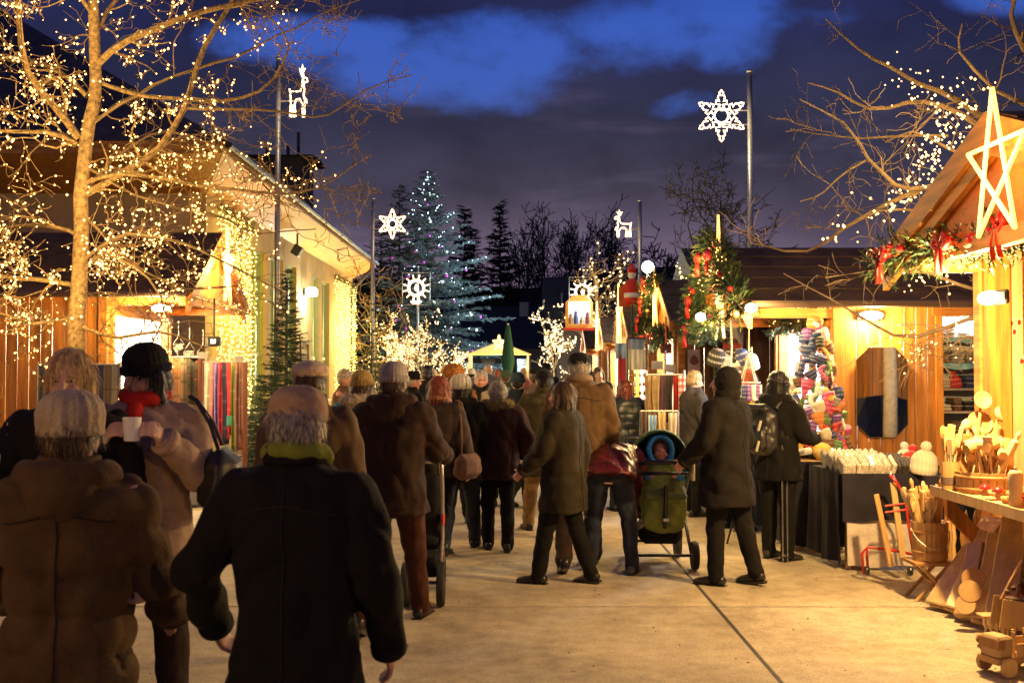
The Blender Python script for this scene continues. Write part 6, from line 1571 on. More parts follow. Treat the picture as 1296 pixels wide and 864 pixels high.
def plaid(name, base, stripes, scale=1.0):
    "woven check: bands along the cloth and across it"
    m = bpy.data.materials.new(name); MATS[name] = m; m.use_nodes = True; nt = m.node_tree; N = nt.nodes; L = nt.links; b = N['Principled BSDF']
    tc = N.new('ShaderNodeTexCoord'); sp = N.new('ShaderNodeSeparateXYZ'); L.new(tc.outputs['Object'], sp.inputs[0]); col = None
    prev = N.new('ShaderNodeRGB'); prev.outputs[0].default_value = (*base, 1); prev = prev.outputs[0]
    for ax, per, width, c, off in stripes:
        a = N.new('ShaderNodeMath'); a.operation = 'MULTIPLY_ADD'; L.new(sp.outputs[ax], a.inputs[0]); a.inputs[1].default_value = 1 / per; a.inputs[2].default_value = off + 50
        f = N.new('ShaderNodeMath'); f.operation = 'FRACT'; L.new(a.outputs[0], f.inputs[0])
        g = N.new('ShaderNodeMath'); g.operation = 'LESS_THAN'; L.new(f.outputs[0], g.inputs[0]); g.inputs[1].default_value = width
        q = N.new('ShaderNodeMath'); q.operation = 'MULTIPLY'; L.new(g.outputs[0], q.inputs[0]); q.inputs[1].default_value = .75
        mx = N.new('ShaderNodeMix'); mx.data_type = 'RGBA'; L.new(q.outputs[0], mx.inputs[0]); L.new(prev, mx.inputs[6]); mx.inputs[7].default_value = (*c, 1); prev = mx.outputs[2]
    L.new(prev, b.inputs['Base Color']); b.inputs['Roughness'].default_value = .9
    n2 = N.new('ShaderNodeTexNoise'); n2.inputs['Scale'].default_value = 200; L.new(tc.outputs['Object'], n2.inputs[0]); bp = N.new('ShaderNodeBump'); bp.inputs['Strength'].default_value = .4; bp.inputs['Distance'].default_value = .005; L.new(n2.outputs[0], bp.inputs['Height']); L.new(bp.outputs[0], b.inputs['Normal'])
    return m
def fringe(me_w, L, m, parent):
    mb = MB(); n = 9
    for k in range(n): x = (k / (n - 1) - .5) * me_w * .95; mb.tube([(x, 0, -L), (x + rs.uniform(-.004, .004), 0, -L - .05)], [.003, .002], 3, False)
    return mb.build('fringe', m, parent, local=True)
# ------------------------------ scarf rack on the left
def rack(loc, w, h, label, rz, wm):
    e = empty('scarf_rack', loc, label, 'rack', rz=rz)
    for sx in (-1, 1):
        MB().box((sx * w / 2, 0, h / 2), (.05, .05, h), bev=.006).build('upright', wm, e, local=True)
        MB().box((sx * w / 2, 0, .03), (.09, .46, .055), bev=.015).build('foot', wm, e, local=True)
        MB().box((sx * w / 2, 0, .09), (.07, .26, .06), bev=.015).build('foot_block', wm, e, local=True)
    MB().tube([(-w / 2 - .03, 0, h), (w / 2 + .03, 0, h)], .012, 8).build('rail', STEEL, e, local=True)
    MB().tube([(-w / 2, 0, .25), (w / 2, 0, .25)], .012, 8).build('lower_rail', wm, e, local=True)
    hk = MB()
    n = int(w / .07)
    for k in range(n): x = -w / 2 + w * (k + .5) / n; hk.tube([(x, 0, h), (x, 0, h + .06), (x + .012, 0, h + .08)], .004, 4)
    hk.build('hooks', STEEL, e, local=True)
    return e
REDWOOD = wood('red_brown_wood', (.20, .055, .025))
SY = 14.6
RX = gx(284, SY); rh = P(284, 458, SY).z
r1 = rack((RX, SY, 0), .60, rh, 'rack of bright coloured scarves on red brown feet left of the small fir', R(-12), REDWOOD)
SC = [('silver grey', (.45, .44, .42)), ('cream', (.62, .58, .48)), ('rose pink', (.50, .22, .24)), ('lilac blue', (.22, .17, .55)), ('crimson', (.50, .04, .06)), ('navy', (.03, .03, .10)), ('bright red', (.62, .05, .07)), ('olive green', (.22, .26, .08)), ('mauve brown', (.30, .15, .15)), ('dusty brown', (.26, .14, .12))]
ct, st_ = math.cos(R(-12)), math.sin(R(-12))
for k, (nm, c) in enumerate(SC):
    u = -.27 + .54 * k / 9; Lh = 1.08 + .14 * math.sin(k * 1.9)
    m = plaid('scarf_' + nm.replace(' ', '_'), c, [(2, .35, .10, tuple(min(1, v * 1.5 + .05) for v in c), k * .3), (0, .03, .3, tuple(v * .75 for v in c), 0)])
    o = put('scarf', drape_mesh(.105, Lh, 1.2, .02, k, taper=.85), None, (RX + u * ct, SY + u * st_, rh - .01), (0, 0, R(-12) + rs.uniform(.2, .9)), label='%s scarf hanging on the rack of bright scarves' % nm, cat='scarf', group='scarves on the bright rack')
    fringe(.09, Lh, m, o); o.data.materials.append(m)
    if nm == 'bright red': MB().box((0, 0, -Lh + .19), (.095, .05, .14), bev=.01).build('turquoise_band', C('turquoise', (.08, .45, .42)), o, local=True)
    if nm == 'lilac blue': MB().box((0, 0, -Lh + .07), (.095, .048, .12), bev=.01).build('purple_band', C('violet', (.10, .03, .42)), o, local=True)
SY2 = 13.6; RX2 = gx(233, SY2); rh2 = P(233, 452, SY2).z
r2 = rack((RX2, SY2, 0), .42, rh2, 'rack of brown checked scarves beside the beige coated woman', R(-6), REDWOOD)
for k, (nm, c) in enumerate([('tan checked', (.34, .20, .10)), ('rust checked', (.28, .12, .05)), ('grey brown checked', (.22, .16, .11)), ('dark green checked', (.05, .045, .03)), ('black brown checked', (.03, .02, .018))]):
    u = -.17 + .34 * k / 4
    m = plaid('check_' + nm.split()[0] + str(len(nm)), c, [(2, .22, .16, tuple(v * .35 for v in c), k * .2), (2, .22, .03, (.45, .08, .04), k * .2 + .4), (0, .05, .25, tuple(v * .5 for v in c), 0)])
    o = put('scarf', drape_mesh(.10, 1.35, .8, .015, 20 + k), None, (RX2 + u, SY2, rh2 - .01), (0, 0, rs.uniform(-.2, .4)), label='%s wool scarf on the rack of brown scarves' % nm, cat='scarf', group='scarves on the brown rack')
    o.data.materials.append(m); fringe(.10, 1.35, m, o)
# dark scarves at the hut counter, behind the two women
SY3 = 13.2
e = empty('clothes_rail', (gx(95, SY3), SY3, 0), 'steel clothes rail with dark scarves in front of the left hut', 'rail')
xa, xb_ = gx(48, SY3), gx(152, SY3); zr3 = P(0, 461, SY3).z
MB().tube([(xa, SY3, zr3), (xb_, SY3, zr3)], .012, 8).build('rail', STEEL, e)
for x in (xa, xb_): MB().tube([(x, SY3, 0), (x, SY3, zr3 + .03)], .014, 8).build('upright', STEEL, e)
dk = [('slate', (.10, .10, .11)), ('charcoal', (.05, .05, .055)), ('brown grey', (.16, .12, .09)), ('fawn', (.35, .26, .16)), ('dark plum', (.08, .03, .05)), ('beige striped', (.42, .34, .22)), ('maroon', (.16, .03, .03)), ('ink blue', (.04, .05, .12)), ('dark taupe', (.12, .09, .07)), ('smoke', (.18, .17, .16))]
for k, (nm, c) in enumerate(dk):
    m = plaid('dark_' + nm.replace(' ', '_'), c, [(0, .04, .2, tuple(v * 1.6 for v in c), 0), (2, .3, .08, tuple(v * .5 for v in c), 0)])
    o = put('scarf', drape_mesh(.12, 1.1, 1, .02, 40 + k), None, (xa + (xb_ - xa) * (k + .5) / 10, SY3, zr3 - .01), (0, 0, rs.uniform(-.5, .5)), label='%s scarf hung on the steel rail of the left hut' % nm, cat='scarf', group='dark scarves on the steel rail')
    o.data.materials.append(m)
# white hangers with price cards over the racks
for k, (x, y) in enumerate([(226, 438), (240, 446), (257, 448), (303, 452)]):
    c = P(x, y, 13.4); e = empty('price_hanger', c, 'white %s hanging above the scarf racks' % ('tilted price card', 'square price card', 'folded price card', 'flat price card')[k], 'price card')
    MB().tube([c + Vector((0, 0, .30)), c + Vector((0, 0, .12)), c + Vector((-.07, 0, .02)), c + Vector((.07, 0, .02)), c + Vector((0, 0, .12))], .004, 4).build('hanger', WHITE, e)
    MB().box(c + Vector((0, -.01, -.02)), (.11, .004, .07), Matrix.Rotation((-.5, 0, .1, .0)[k], 3, 'Y')).build('card', WHITE, e)
c = P(240, 616, 13.3); c.z = .14
e = empty('storage_box', (c.x, c.y, 0), 'grey translucent plastic box on the ground under the scarf rack', 'box')
MB().box((c.x, c.y, .13), (.34, .4, .26), bev=.03).build('tub', mat('grey_plastic', (.35, .36, .36), rough=.3, var=.05), e); MB().box((c.x, c.y, .27), (.37, .43, .025), bev=.01).build('lid', mat('grey_lid', (.45, .45, .45), rough=.4, var=0), e)
# goods on the left hut counter
for k in range(9):
    c = Vector((-4.86 + rs.uniform(-.2, .1), 13.9 + k * .22, .99)); col = [(.5, .3, .1), (.1, .2, .4), (.5, .05, .05), (.6, .55, .45), (.2, .3, .15)][k % 5]
    mb = MB(); mb.box(c + Vector((0, 0, .08)), (.2, .16, .12 + .03 * (k % 3)), Matrix.Rotation(rs.random(), 3, 'Z'), bev=.03)
    mb.build('folded_knitwear', fabric('fold_%d' % (k % 5), col), label='folded knitwear pile on the counter of the left hut', cat='knitwear', group='folded knitwear on the left hut counter')

# ------------------------------ knit caps, mittens, gloves (shared meshes)
def mesh_hat(pom=True):
    mb = MB(); mb.lathe([(.075, 0), (.082, .01), (.082, .045), (.078, .05), (.08, .08), (.065, .115), (.035, .14), (.006, .148)], n=14)
    if pom: mb.ell((0, 0, .165), .034)
    return mb.mesh('hat', smooth=True)
def mesh_mitten():
    mb = MB(); mb.box((0, 0, .03), (.07, .025, .06), bev=.01); mb.ell((0, 0, .10), (.042, .018, .065)); mb.ell((.045, 0, .085), (.016, .014, .034), Matrix.Rotation(.5, 3, 'Y')); return mb.mesh('mitten', smooth=True)
def mesh_glove():
    mb = MB(); mb.box((0, 0, .03), (.065, .022, .06), bev=.008); mb.ell((0, 0, .085), (.038, .016, .042))
    for i, (x, L) in enumerate(((-.028, .055), (-.01, .065), (.009, .062), (.027, .05))): mb.tube([(x, 0, .10), (x * 1.15, 0, .10 + L)], [.010, .007], 6)
    mb.tube([(.035, 0, .07), (.06, 0, .11)], [.011, .008], 6); return mb.mesh('glove', smooth=True)
def mesh_sock():
    mb = MB(); mb.tube([(0, 0, .2), (0, 0, .06), (.01, 0, .02), (.05, 0, .0), (.10, 0, .005)], [.032, .030, .034, .03, .02], 8); return mb.mesh('sock', smooth=True)
KC = [('red', (.55, .03, .03)), ('cream', (.62, .56, .42)), ('orange', (.65, .22, .04)), ('navy', (.03, .05, .16)), ('pink', (.60, .08, .22)), ('green', (.10, .22, .06)), ('brown', (.16, .08, .04)), ('grey', (.28, .27, .26)), ('yellow', (.70, .45, .06)), ('white', (.70, .70, .68)), ('purple', (.18, .06, .30)), ('black', (.02, .02, .02))]
KM = [(n, plaid('knit_' + n, c, [(2, .05, .35, tuple(min(.8, .25 + v * .6) for v in c), .3), (0, .02, .3, tuple(v * .8 for v in c), 0)])) for n, c in KC]
def variants(f): 
    out = []
    for n, m in KM: me = f(); me.materials.append(m); out.append((n, me))
    return out
HATS, MITS, GLOV, SOCK = variants(mesh_hat), variants(mesh_mitten), variants(mesh_glove), variants(mesh_sock)
HATS2 = variants(lambda: mesh_hat(False))
def item(kind, k, loc, rot, where, group, sc=1.0):
    tab = {'knit hat': HATS, 'plain knit hat': HATS2, 'mitten': MITS, 'glove': GLOV, 'sock': SOCK}[kind]; n, me = tab[k % 12]
    return put(kind.replace('plain ', '').replace(' ', '_'), me, None, loc, rot, sc, '%s striped %s %s' % (n, kind, where), kind.replace('plain ', ''), group)
# cone display of knitwear at the corner of the bright hut
cx, cy = gx(1030, 10.35), 10.35
e = empty('display_stand', (cx, cy, 0), 'pole display stand under the cone of knitted hats and mittens', 'display stand')
MB().tube([(cx, cy, 0), (cx, cy, 2.12)], .02, 8).build('pole', STEEL, e); MB().lathe([(.25, 0), (.25, .02), (.03, .04)], (cx, cy, 0), 20).build('base', BLACK, e)
for z in (1.05, 1.3, 1.55, 1.8): MB().tube([(cx + .26 * (2.2 - z) * math.cos(a) * .9, cy + .26 * (2.2 - z) * math.sin(a) * .9, z) for a in [k * PI / 8 for k in range(17)]], .006, 5).build('hoop', STEEL, e)
kinds = ['knit hat', 'mitten', 'glove', 'plain knit hat', 'sock']
n = 0
for jj in range(15):
    j = jj * 10 / 14; z = 2.08 - j * .11; rad = .03 + .26 * (j / 10) ** .8
    for k in range(4 + int(j * .9)):
        a = -PI / 2 + (k - (2 + j * .9) / 2) * (PI * 1.35 / (4 + j * .9)) + rs.uniform(-.1, .1)
        kd = rs.choice(kinds); n += 1
        item(kd, rs.randrange(12), (cx + rad * math.cos(a), cy + rad * math.sin(a), z + rs.uniform(-.03, .03)), (PI + rs.uniform(-.4, .4), rs.uniform(-.5, .5), a + PI / 2), 'pinned to the cone display by the bright window', 'knitwear pinned on the cone display', rs.uniform(.6, .95))
# table under the window with heaps of knitwear and a dark velvet cloth
VEL = mat('dark_velvet', (.012, .010, .022), rough=.9, var=.3, nscale=6)
def table(x0, x1, y0, y1, z, label, topm):
    e = empty('market_table', ((x0 + x1) / 2, (y0 + y1) / 2, 0), label, 'table')
    MB().bb(x0, x1, y0, y1, z - .03, z).build('tabletop', topm, e)
    for x in (x0 + .05, x1 - .05):
        for y in (y0 + .05, y1 - .05): MB().bb(x - .02, x + .02, y - .02, y + .02, 0, z - .031).build('leg', topm, e)
    return e
def cloth_side(p0, p1, ztop, zbot, m, name, parent=None, waves=14, amp=.018, **kw):
    "hanging cloth along the line p0-p1"
    p0, p1 = Vector((*p0, 0)), Vector((*p1, 0)); d = (p1 - p0); nrm = Vector((d.y, -d.x, 0)).normalized(); L = d.length; n = max(10, int(L * 40)); mb = MB(); rows = 5; ph = rs.random() * 6
    for s_ in (0, 1):
        for j in range(rows + 1):
            t = j / rows
            for i in range(n + 1):
                u = i / n; q = p0 + d * u + nrm * (amp * (.2 + t) * (math.sin(u * waves * L + ph) + .4 * math.sin(u * waves * L * 2.3 + ph)) + .012 + s_ * .006)
                mb.v.append((q.x, q.y, ztop - (ztop - zbot) * t + (.012 * math.sin(u * 9 + ph) if j == rows else 0)))
    N_ = (n + 1) * (rows + 1)
    for j in range(rows):
        for i in range(n): a = j * (n + 1) + i; mb.f.append([a, a + 1, a + n + 2, a + n + 1]); b = a + N_; mb.f.append([b, b + n + 1, b + n + 2, b + 1])
    return mb.build(name, m, parent, smooth=True, **kw)
t1 = table(2.52, 3.0, 9.95, 12.6, .80, 'long table of knitwear below the bright window of the knitwear hut', WOOD_PALE)
cloth_side((2.51, 12.6), (2.51, 9.95), .795, .05, VEL, 'cloth', t1); cloth_side((2.51, 9.94), (3.0, 9.94), .795, .05, VEL, 'cloth', t1)
for k in range(95):
    item(rs.choice(kinds), rs.randrange(12), (2.56 + rs.random() * .40, 10.0 + rs.random() * 2.5, .82 + rs.random() * .09), (PI / 2 * rs.choice((0, 1, 1)) + rs.uniform(-.3, .3), rs.uniform(-.5, .5), rs.random() * 6), 'heaped on the long table under the window', 'knitwear heaped on the long table')
# small things hung on the front of the cloth
for k in range(12):
    y = 9.95 + k * .13; item(rs.choice(('mitten', 'knit hat', 'glove', 'sock')), (3, 0, 3, 9, 0, 5, 2, 3, 7, 0, 10, 9)[k], (2.47, y, .70 + rs.uniform(-.06, .03)), (PI, rs.uniform(-.2, .2), PI / 2), 'hung on the street side of the long table', 'knitwear hung on the side of the long table')
# sock table in front (dark cloth above white cloth)
t2 = table(2.68, 3.46, 8.98, 9.78, .77, 'table with a dark cloth over a white cloth, packed with socks in sleeves', WOOD_PALE)
WHC = fabric('white_table_cloth', (.62, .54, .46), var=.12)
cloth_side((2.70, 8.975), (3.30, 8.975), .42, .03, WHC, 'white_cloth', t2, waves=16, amp=.010); cloth_side((3.3, 8.99), (3.46, 8.99), .76, .2, VEL, 'dark_cloth', t2)
cloth_side((2.66, 8.945), (3.48, 8.945), .775, .40, VEL, 'dark_cloth', t2, waves=10, amp=.010); cloth_side((2.65, 9.8), (2.65, 8.95), .775, .04, VEL, 'dark_cloth', t2, waves=14, amp=.03)
MB().bb(2.65, 3.49, 8.95, 9.8, .771, .777).build('cloth_top', VEL, t2)
SLV = mat('clear_sleeve', (.80, .74, .62), rough=.12, var=.25, nscale=40, spec=.9, coat=.6)
SLD = mat('ribbed_sock', (.05, .04, .035), rough=.7, var=.3, nscale=60)
me = MB().box((0, 0, .055), (.035, .16, .13), Matrix.Rotation(.5, 3, 'X'), bev=.014).mesh('pack'); me.materials.append(SLV)
me2 = MB().box((0, 0, .045), (.034, .15, .10), Matrix.Rotation(.4, 3, 'X'), bev=.015).mesh('pack'); me2.materials.append(SLD)
for j in range(4):
    for k in range(12):
        x = 2.69 + k * .036; y = 9.02 + j * .16
        put('sock_pack', me, None, (x, y, .78 + j * .006), (0, rs.uniform(-.2, .2), rs.uniform(-.12, .12)), None, 'pair of pale socks in a clear shiny sleeve', 'sock pack', 'pale sock packs on the sock table')
    for k in range(10):
        x = 3.14 + k * .034; y = 9.03 + j * .15
        put('sock_pack', me2, None, (x, y, .78 + j * .004), (0, rs.uniform(-.1, .1), rs.uniform(-.08, .08)), None, 'dark ribbed pair of socks standing in a row', 'sock pack', 'dark sock packs on the sock table')
for k, (x, y, Y, kd, ci, sc, lab) in enumerate([(1168, 606, 8.95, 'knit hat', 1, 1.35, 'big cream pom pom hat at the right corner of the sock table'), (1152, 590, 9.3, 'knit hat', 0, 1.1, 'red pom pom hat behind the big cream one'), (1171, 580, 9.5, 'knit hat', 6, 1.1, 'brown pom pom hat on the far side of the red one'), (1148, 580, 9.6, 'knit hat', 9, 1.1, 'white striped hat at the back of the sock table')]):
    c = P(x, y, Y); o = item(kd, ci, (c.x, c.y, .775), (.1, .1, k), '', 'pom pom hats on the sock table', sc); o['label'] = lab
b_ = MB().bb(3.28, 3.50, 8.80, 8.97, .58, .77).build('box', VEL, label='dark cloth covered box under the big cream hat', cat='box')

# knitwear on the shelf recess
cols = [9, 1, 7, 9, 3, 0, 11, 9, 7, 6, 1, 9]
for si, z in enumerate(SHELVES):
    x = 4.08; k = 0
    while x < 4.74:
        w = rs.uniform(.09, .16); hgt = rs.uniform(.06, .15); ci = rs.choice(cols); zz = z + .022; k += 1
        if rs.random() < .45: item(rs.choice(('knit hat', 'plain knit hat')), ci, (x + w / 2, 10.72, zz), (0, rs.uniform(-.15, .15), rs.random() * 6), 'on the shelves behind the wooden ladles', 'knitwear on the recess shelves', .85)
        else:
            mb = MB(); 
            for q in range(int(hgt / .03)): mb.box((x + w / 2, 10.75, zz + .016 + q * .031), (w * rs.uniform(.8, .98), .22, .028), bev=.010)
            mb.build('folded_knitwear', KM[ci][1], label='%s folded knitwear stack on the shelves behind the wooden ladles' % KM[ci][0], cat='knitwear', group='knitwear on the recess shelves')
        x += w + .01
# frilled shelf edges
for z in SHELVES[:2]: cloth_side((4.05, 10.612), (4.77, 10.612), z + .02, z - .03, fabric('frill_blue', (.25, .50, .58)), 'frill', hut2, waves=60, amp=.006)
# inside the bright window: pale blue cloths, small ornaments
for k, y in enumerate((11.2, 11.55, 12.2, 12.5)):
    o = put('cloth', drape_mesh(.2, .75, 2, .02, 60 + k), None, (3.55, y, 1.98), (0, 0, PI / 2), label='%s cloth hanging inside the bright window' % ('pale blue', 'ice blue', 'white', 'sky blue')[k], cat='cloth', group='cloths inside the bright window')
    o.data.materials.append(fabric('blue_cloth_%d' % k, [(.35, .50, .68), (.45, .58, .70), (.7, .7, .72), (.25, .42, .66)][k]))
for k in range(16):
    item(rs.choice(('mitten', 'knit hat', 'glove')), rs.randrange(12), (3.22 + rs.random() * .3, 10.95 + k * .11, rs.choice((.95, .95, 1.25, 1.5, 1.75))), (PI * (k % 2), 0, rs.random() * 6), 'inside the bright window', 'knitwear inside the bright window', .9)
# hanging rings with small dolls / socks
def hang_ring(x, ytop, yring, Y, label, dense=14, seed=1):
    c = P(x, yring, Y); top = P(x, ytop, Y); e = empty('hanging_ring', c, label, 'hanging display'); r_ = random.Random(seed)
    MB().tube([top, c + Vector((0, 0, .30))], .005, 5).build('cord', WHITE, e); MB().tube([c + Vector((0, 0, .30)), c + Vector((.03, 0, .34)), c + Vector((.03, 0, .28)), c + Vector((0, 0, .27))], .007, 6).build('hook', WHITE, e)
    ring = [c + Vector((.10 * math.cos(a), .10 * math.sin(a), 0)) for a in [k * PI / 8 for k in range(17)]]; MB().tube(ring, .008, 6).build('ring', mat('pink_plastic', (.75, .45, .5), rough=.4, var=0), e)
    for k in range(4): a = k * PI / 2 + .4; MB().tube([c + Vector((0, 0, .27)), c + Vector((.10 * math.cos(a), .10 * math.sin(a), 0))], .003, 4).build('string', WHITE, e)
    for k in range(dense):
        a = 2 * PI * k / dense; ci = r_.choice((10, 3, 4, 9, 10)); n_, me_ = SOCK[ci]
        put('sock', me_, None, (c.x + .10 * math.cos(a), c.y + .10 * math.sin(a), c.z - .17), (0, 0, a), .75, '%s striped sock clipped to %s' % (n_, 'the pink hanging ring'), 'sock', 'socks on the pink hanging ring')
hang_ring(948, 398, 484, 10.6, 'pink plastic ring with small socks hanging before the dark post')
for k, (x, y0_, y1_) in enumerate([(925, 404, 470)]):
    a, b = P(x, y0_, 10.8), P(x, y1_, 10.8); e = empty('twisted_cord', b, 'white twisted cord with a bow hanging before the red curtain', 'decoration')
    MB().tube([a, (a + b) / 2 + Vector((.01, 0, 0)), b], .008, 6).build('cord', WHITE, e); MB().tube([b, b + Vector((-.06, 0, -.07)), b + Vector((.06, 0, -.07)), b], .006, 5).build('hanger', WHITE, e)
for k in range(6):
    c = P(905 + k * 9, 462 + (k % 2) * 5, 12.0); item('plain knit hat', (11, 7, 11, 9, 3, 7)[k], c, (.3, .2, k), 'hanging before the red curtain', 'dark hats hanging before the red curtain', 1.3)

# clothes stand and other racks by the brown hut
e = empty('clothes_stand', (gx(840, 12.6), 12.6, 0), 'steel clothes stand with trousers and scarves in front of the brown hut', 'clothes stand')
x0, x1 = gx(818, 12.6), gx(866, 12.6); zt_ = P(0, 474, 12.6).z
MB().tube([(x0, 12.6, zt_), (x1, 12.6, zt_)], .012, 8).build('rail', STEEL, e)
for x in (x0, x1): MB().tube([(x, 12.6, 0), (x, 12.6, zt_ + .05)], .014, 8).build('upright', STEEL, e); MB().box((x, 12.6, .02), (.04, .5, .03), bev=.008).build('foot', STEEL, e)
MB().tube([((x0 + x1) / 2, 12.6, zt_), ((x0 + x1) / 2, 12.6, zt_ + .28)], .012, 6).build('sign_stem', BLACK, e)
for k, (nm, c, w, L) in enumerate([('tan', (.30, .20, .11), .13, .62), ('khaki', (.38, .28, .16), .12, .60), ('plum', (.10, .05, .08), .09, .66), ('charcoal', (.04, .035, .04), .11, .58), ('dark red', (.35, .03, .03), .06, .55), ('red and white patterned', (.62, .10, .07), .11, .80)]):
    m = fabric('hung_' + nm.split()[0] + str(k), c) if k < 5 else plaid('red_white', (.7, .66, .6), [(2, .07, .5, (.6, .04, .03), 0), (0, .04, .3, (.6, .04, .03), 0)])
    o = put('garment', drape_mesh(w * .85, L * (1, .8, 1.1, .9, 1.15, 1)[k], 1.6, .035, 70 + k, thick=.03, taper=.8), None, (x0 + .03 + (x1 - x0 - .06) * k / 5, 12.58, zt_ - .01), (0, 0, rs.uniform(-.15, .15)), label='%s garment folded over the clothes stand by the brown hut' % nm, cat='garment', group='garments on the clothes stand'); o.data.materials.append(m)
for k, (nm, c, x, y, L) in enumerate([('blue and white striped', (.08, .25, .55), 825, 525, .62), ('golden', (.5, .36, .16), 838, 520, .5), ('pale beige', (.55, .48, .38), 851, 522, .6), ('dark brown', (.08, .05, .04), 815, 520, .55)]):
    p_ = P(x, y, 12.2); m = plaid('low_' + str(k), c, [(0, .04, .45, (.7, .7, .7) if k == 0 else tuple(v * .7 for v in c), 0)])
    o = put('scarf', drape_mesh(.10, L * (1, .8, 1.1, .7)[k], 1.8, .03, 80 + k, taper=.75), None, p_, (0, 0, rs.uniform(-.2, .2)), label='%s scarf on the low bar in front of the clothes stand' % nm, cat='scarf', group='scarves on the low bar'); o.data.materials.append(m)
e = empty('low_bar', (gx(833, 12.2), 12.2, 0), 'low steel bar with four scarves before the clothes stand', 'rail'); zz = P(0, 520, 12.2).z
MB().tube([(gx(810, 12.2), 12.2, zz), (gx(858, 12.2), 12.2, zz)], .01, 6).build('rail', STEEL, e)
for x in (810, 858): MB().tube([(gx(x, 12.2), 12.2, 0), (gx(x, 12.2), 12.2, zz)], .012, 6).build('upright', STEEL, e)
# jewellery and card rack
c = P(806, 500, 15.0); e = empty('card_rack', (c.x, 15, 0), 'tall narrow rack of striped cloths and dangling jewellery by the clothes stand', 'display rack')
for dx in (-.13, .13): MB().bb(c.x + dx - .012, c.x + dx + .012, 14.98, 15.02, 0, 2.05).build('upright', BLACK, e)
MB().bb(c.x - .11, c.x + .11, 14.98, 15.0, 1.60, 1.86).build('panel', plaid('panel_gold', (.5, .42, .25), [(0, .05, .4, (.3, .4, .25), 0)]), e) if False else MB().bb(c.x - .115, c.x + .115, 14.98, 15.0, 1.62, 1.90).build('panel', mat('striped_panel', (.50, .42, .24), var=.4, nscale=30, stretch=(1, 1, .05)), e)
MB().tube([(c.x - .13, 15, 2.05), (c.x + .13, 15, 2.05)], .012, 6).build('top_bar', BLACK, e)
for j in range(7):
    for k in range(4):
        q = Vector((c.x - .09 + k * .06 + rs.uniform(-.01, .01), 14.95, 1.55 - j * .12)); m_ = rs.choice((GOLD, REDBALL, BLACKP, WHITE, mat('brown_bead', (.25, .12, .06), rough=.3, var=0)))
        MB().ell(q, (.022, .02, rs.uniform(.025, .04))).tube([q, q + Vector((0, .02, .06))], .002, 3).build('pendant', m_, e, smooth=True)
for k, (x, y, c_, w) in enumerate([(786, 440, (.35, .50, .58), .16), (797, 438, (.6, .25, .22), .10), (806, 433, (.30, .40, .48), .2)]):
    p_ = P(x, y - 6, 15.6); o = put('scarf', drape_mesh(w, .22, 2, .01, 90 + k), None, p_, label='small %s cloth hung under the brown hut eaves' % ('pale blue', 'rose striped', 'steel blue')[k], cat='cloth', group='small cloths under the eaves'); o.data.materials.append(fabric('small_cloth_%d' % k, c_))
e = MB().bb(P(779, 0, 16).x, P(787, 0, 16).x, 15.6, 15.64, P(0, 490, 15.6).z, P(0, 448, 15.6).z).build('banner', mat('red_banner', (.62, .03, .03), var=.1), label='narrow red vertical banner left of the card rack', cat='banner')
# hanging heart box over the brown hut counter
c = P(843, 441, 15.7); e = empty('hanging_picture', c, 'dark patterned picture hanging on a red ribbon over the bright brown hut counter', 'picture')
MB().box(c, (.16, .03, .14), bev=.006).build('picture', mat('dark_pattern', (.16, .04, .03), var=.6, nscale=30), e); MB().tube([c + Vector((0, 0, .07)), c + Vector((0, 0, .45))], .012, 5).build('ribbon', REDB, e)
for k, (x, y) in enumerate([(832, 462), (848, 466), (838, 478), (852, 480)]):
    c = P(x, y, 16.2); MB().box(c, (.16, .03, .12), Matrix.Rotation(.1 * k, 3, 'Y')).build('card', WHITE, label='white %s on the bright brown hut display' % ('upper left card', 'upper right card', 'lower left card', 'lower right card')[k], cat='card')

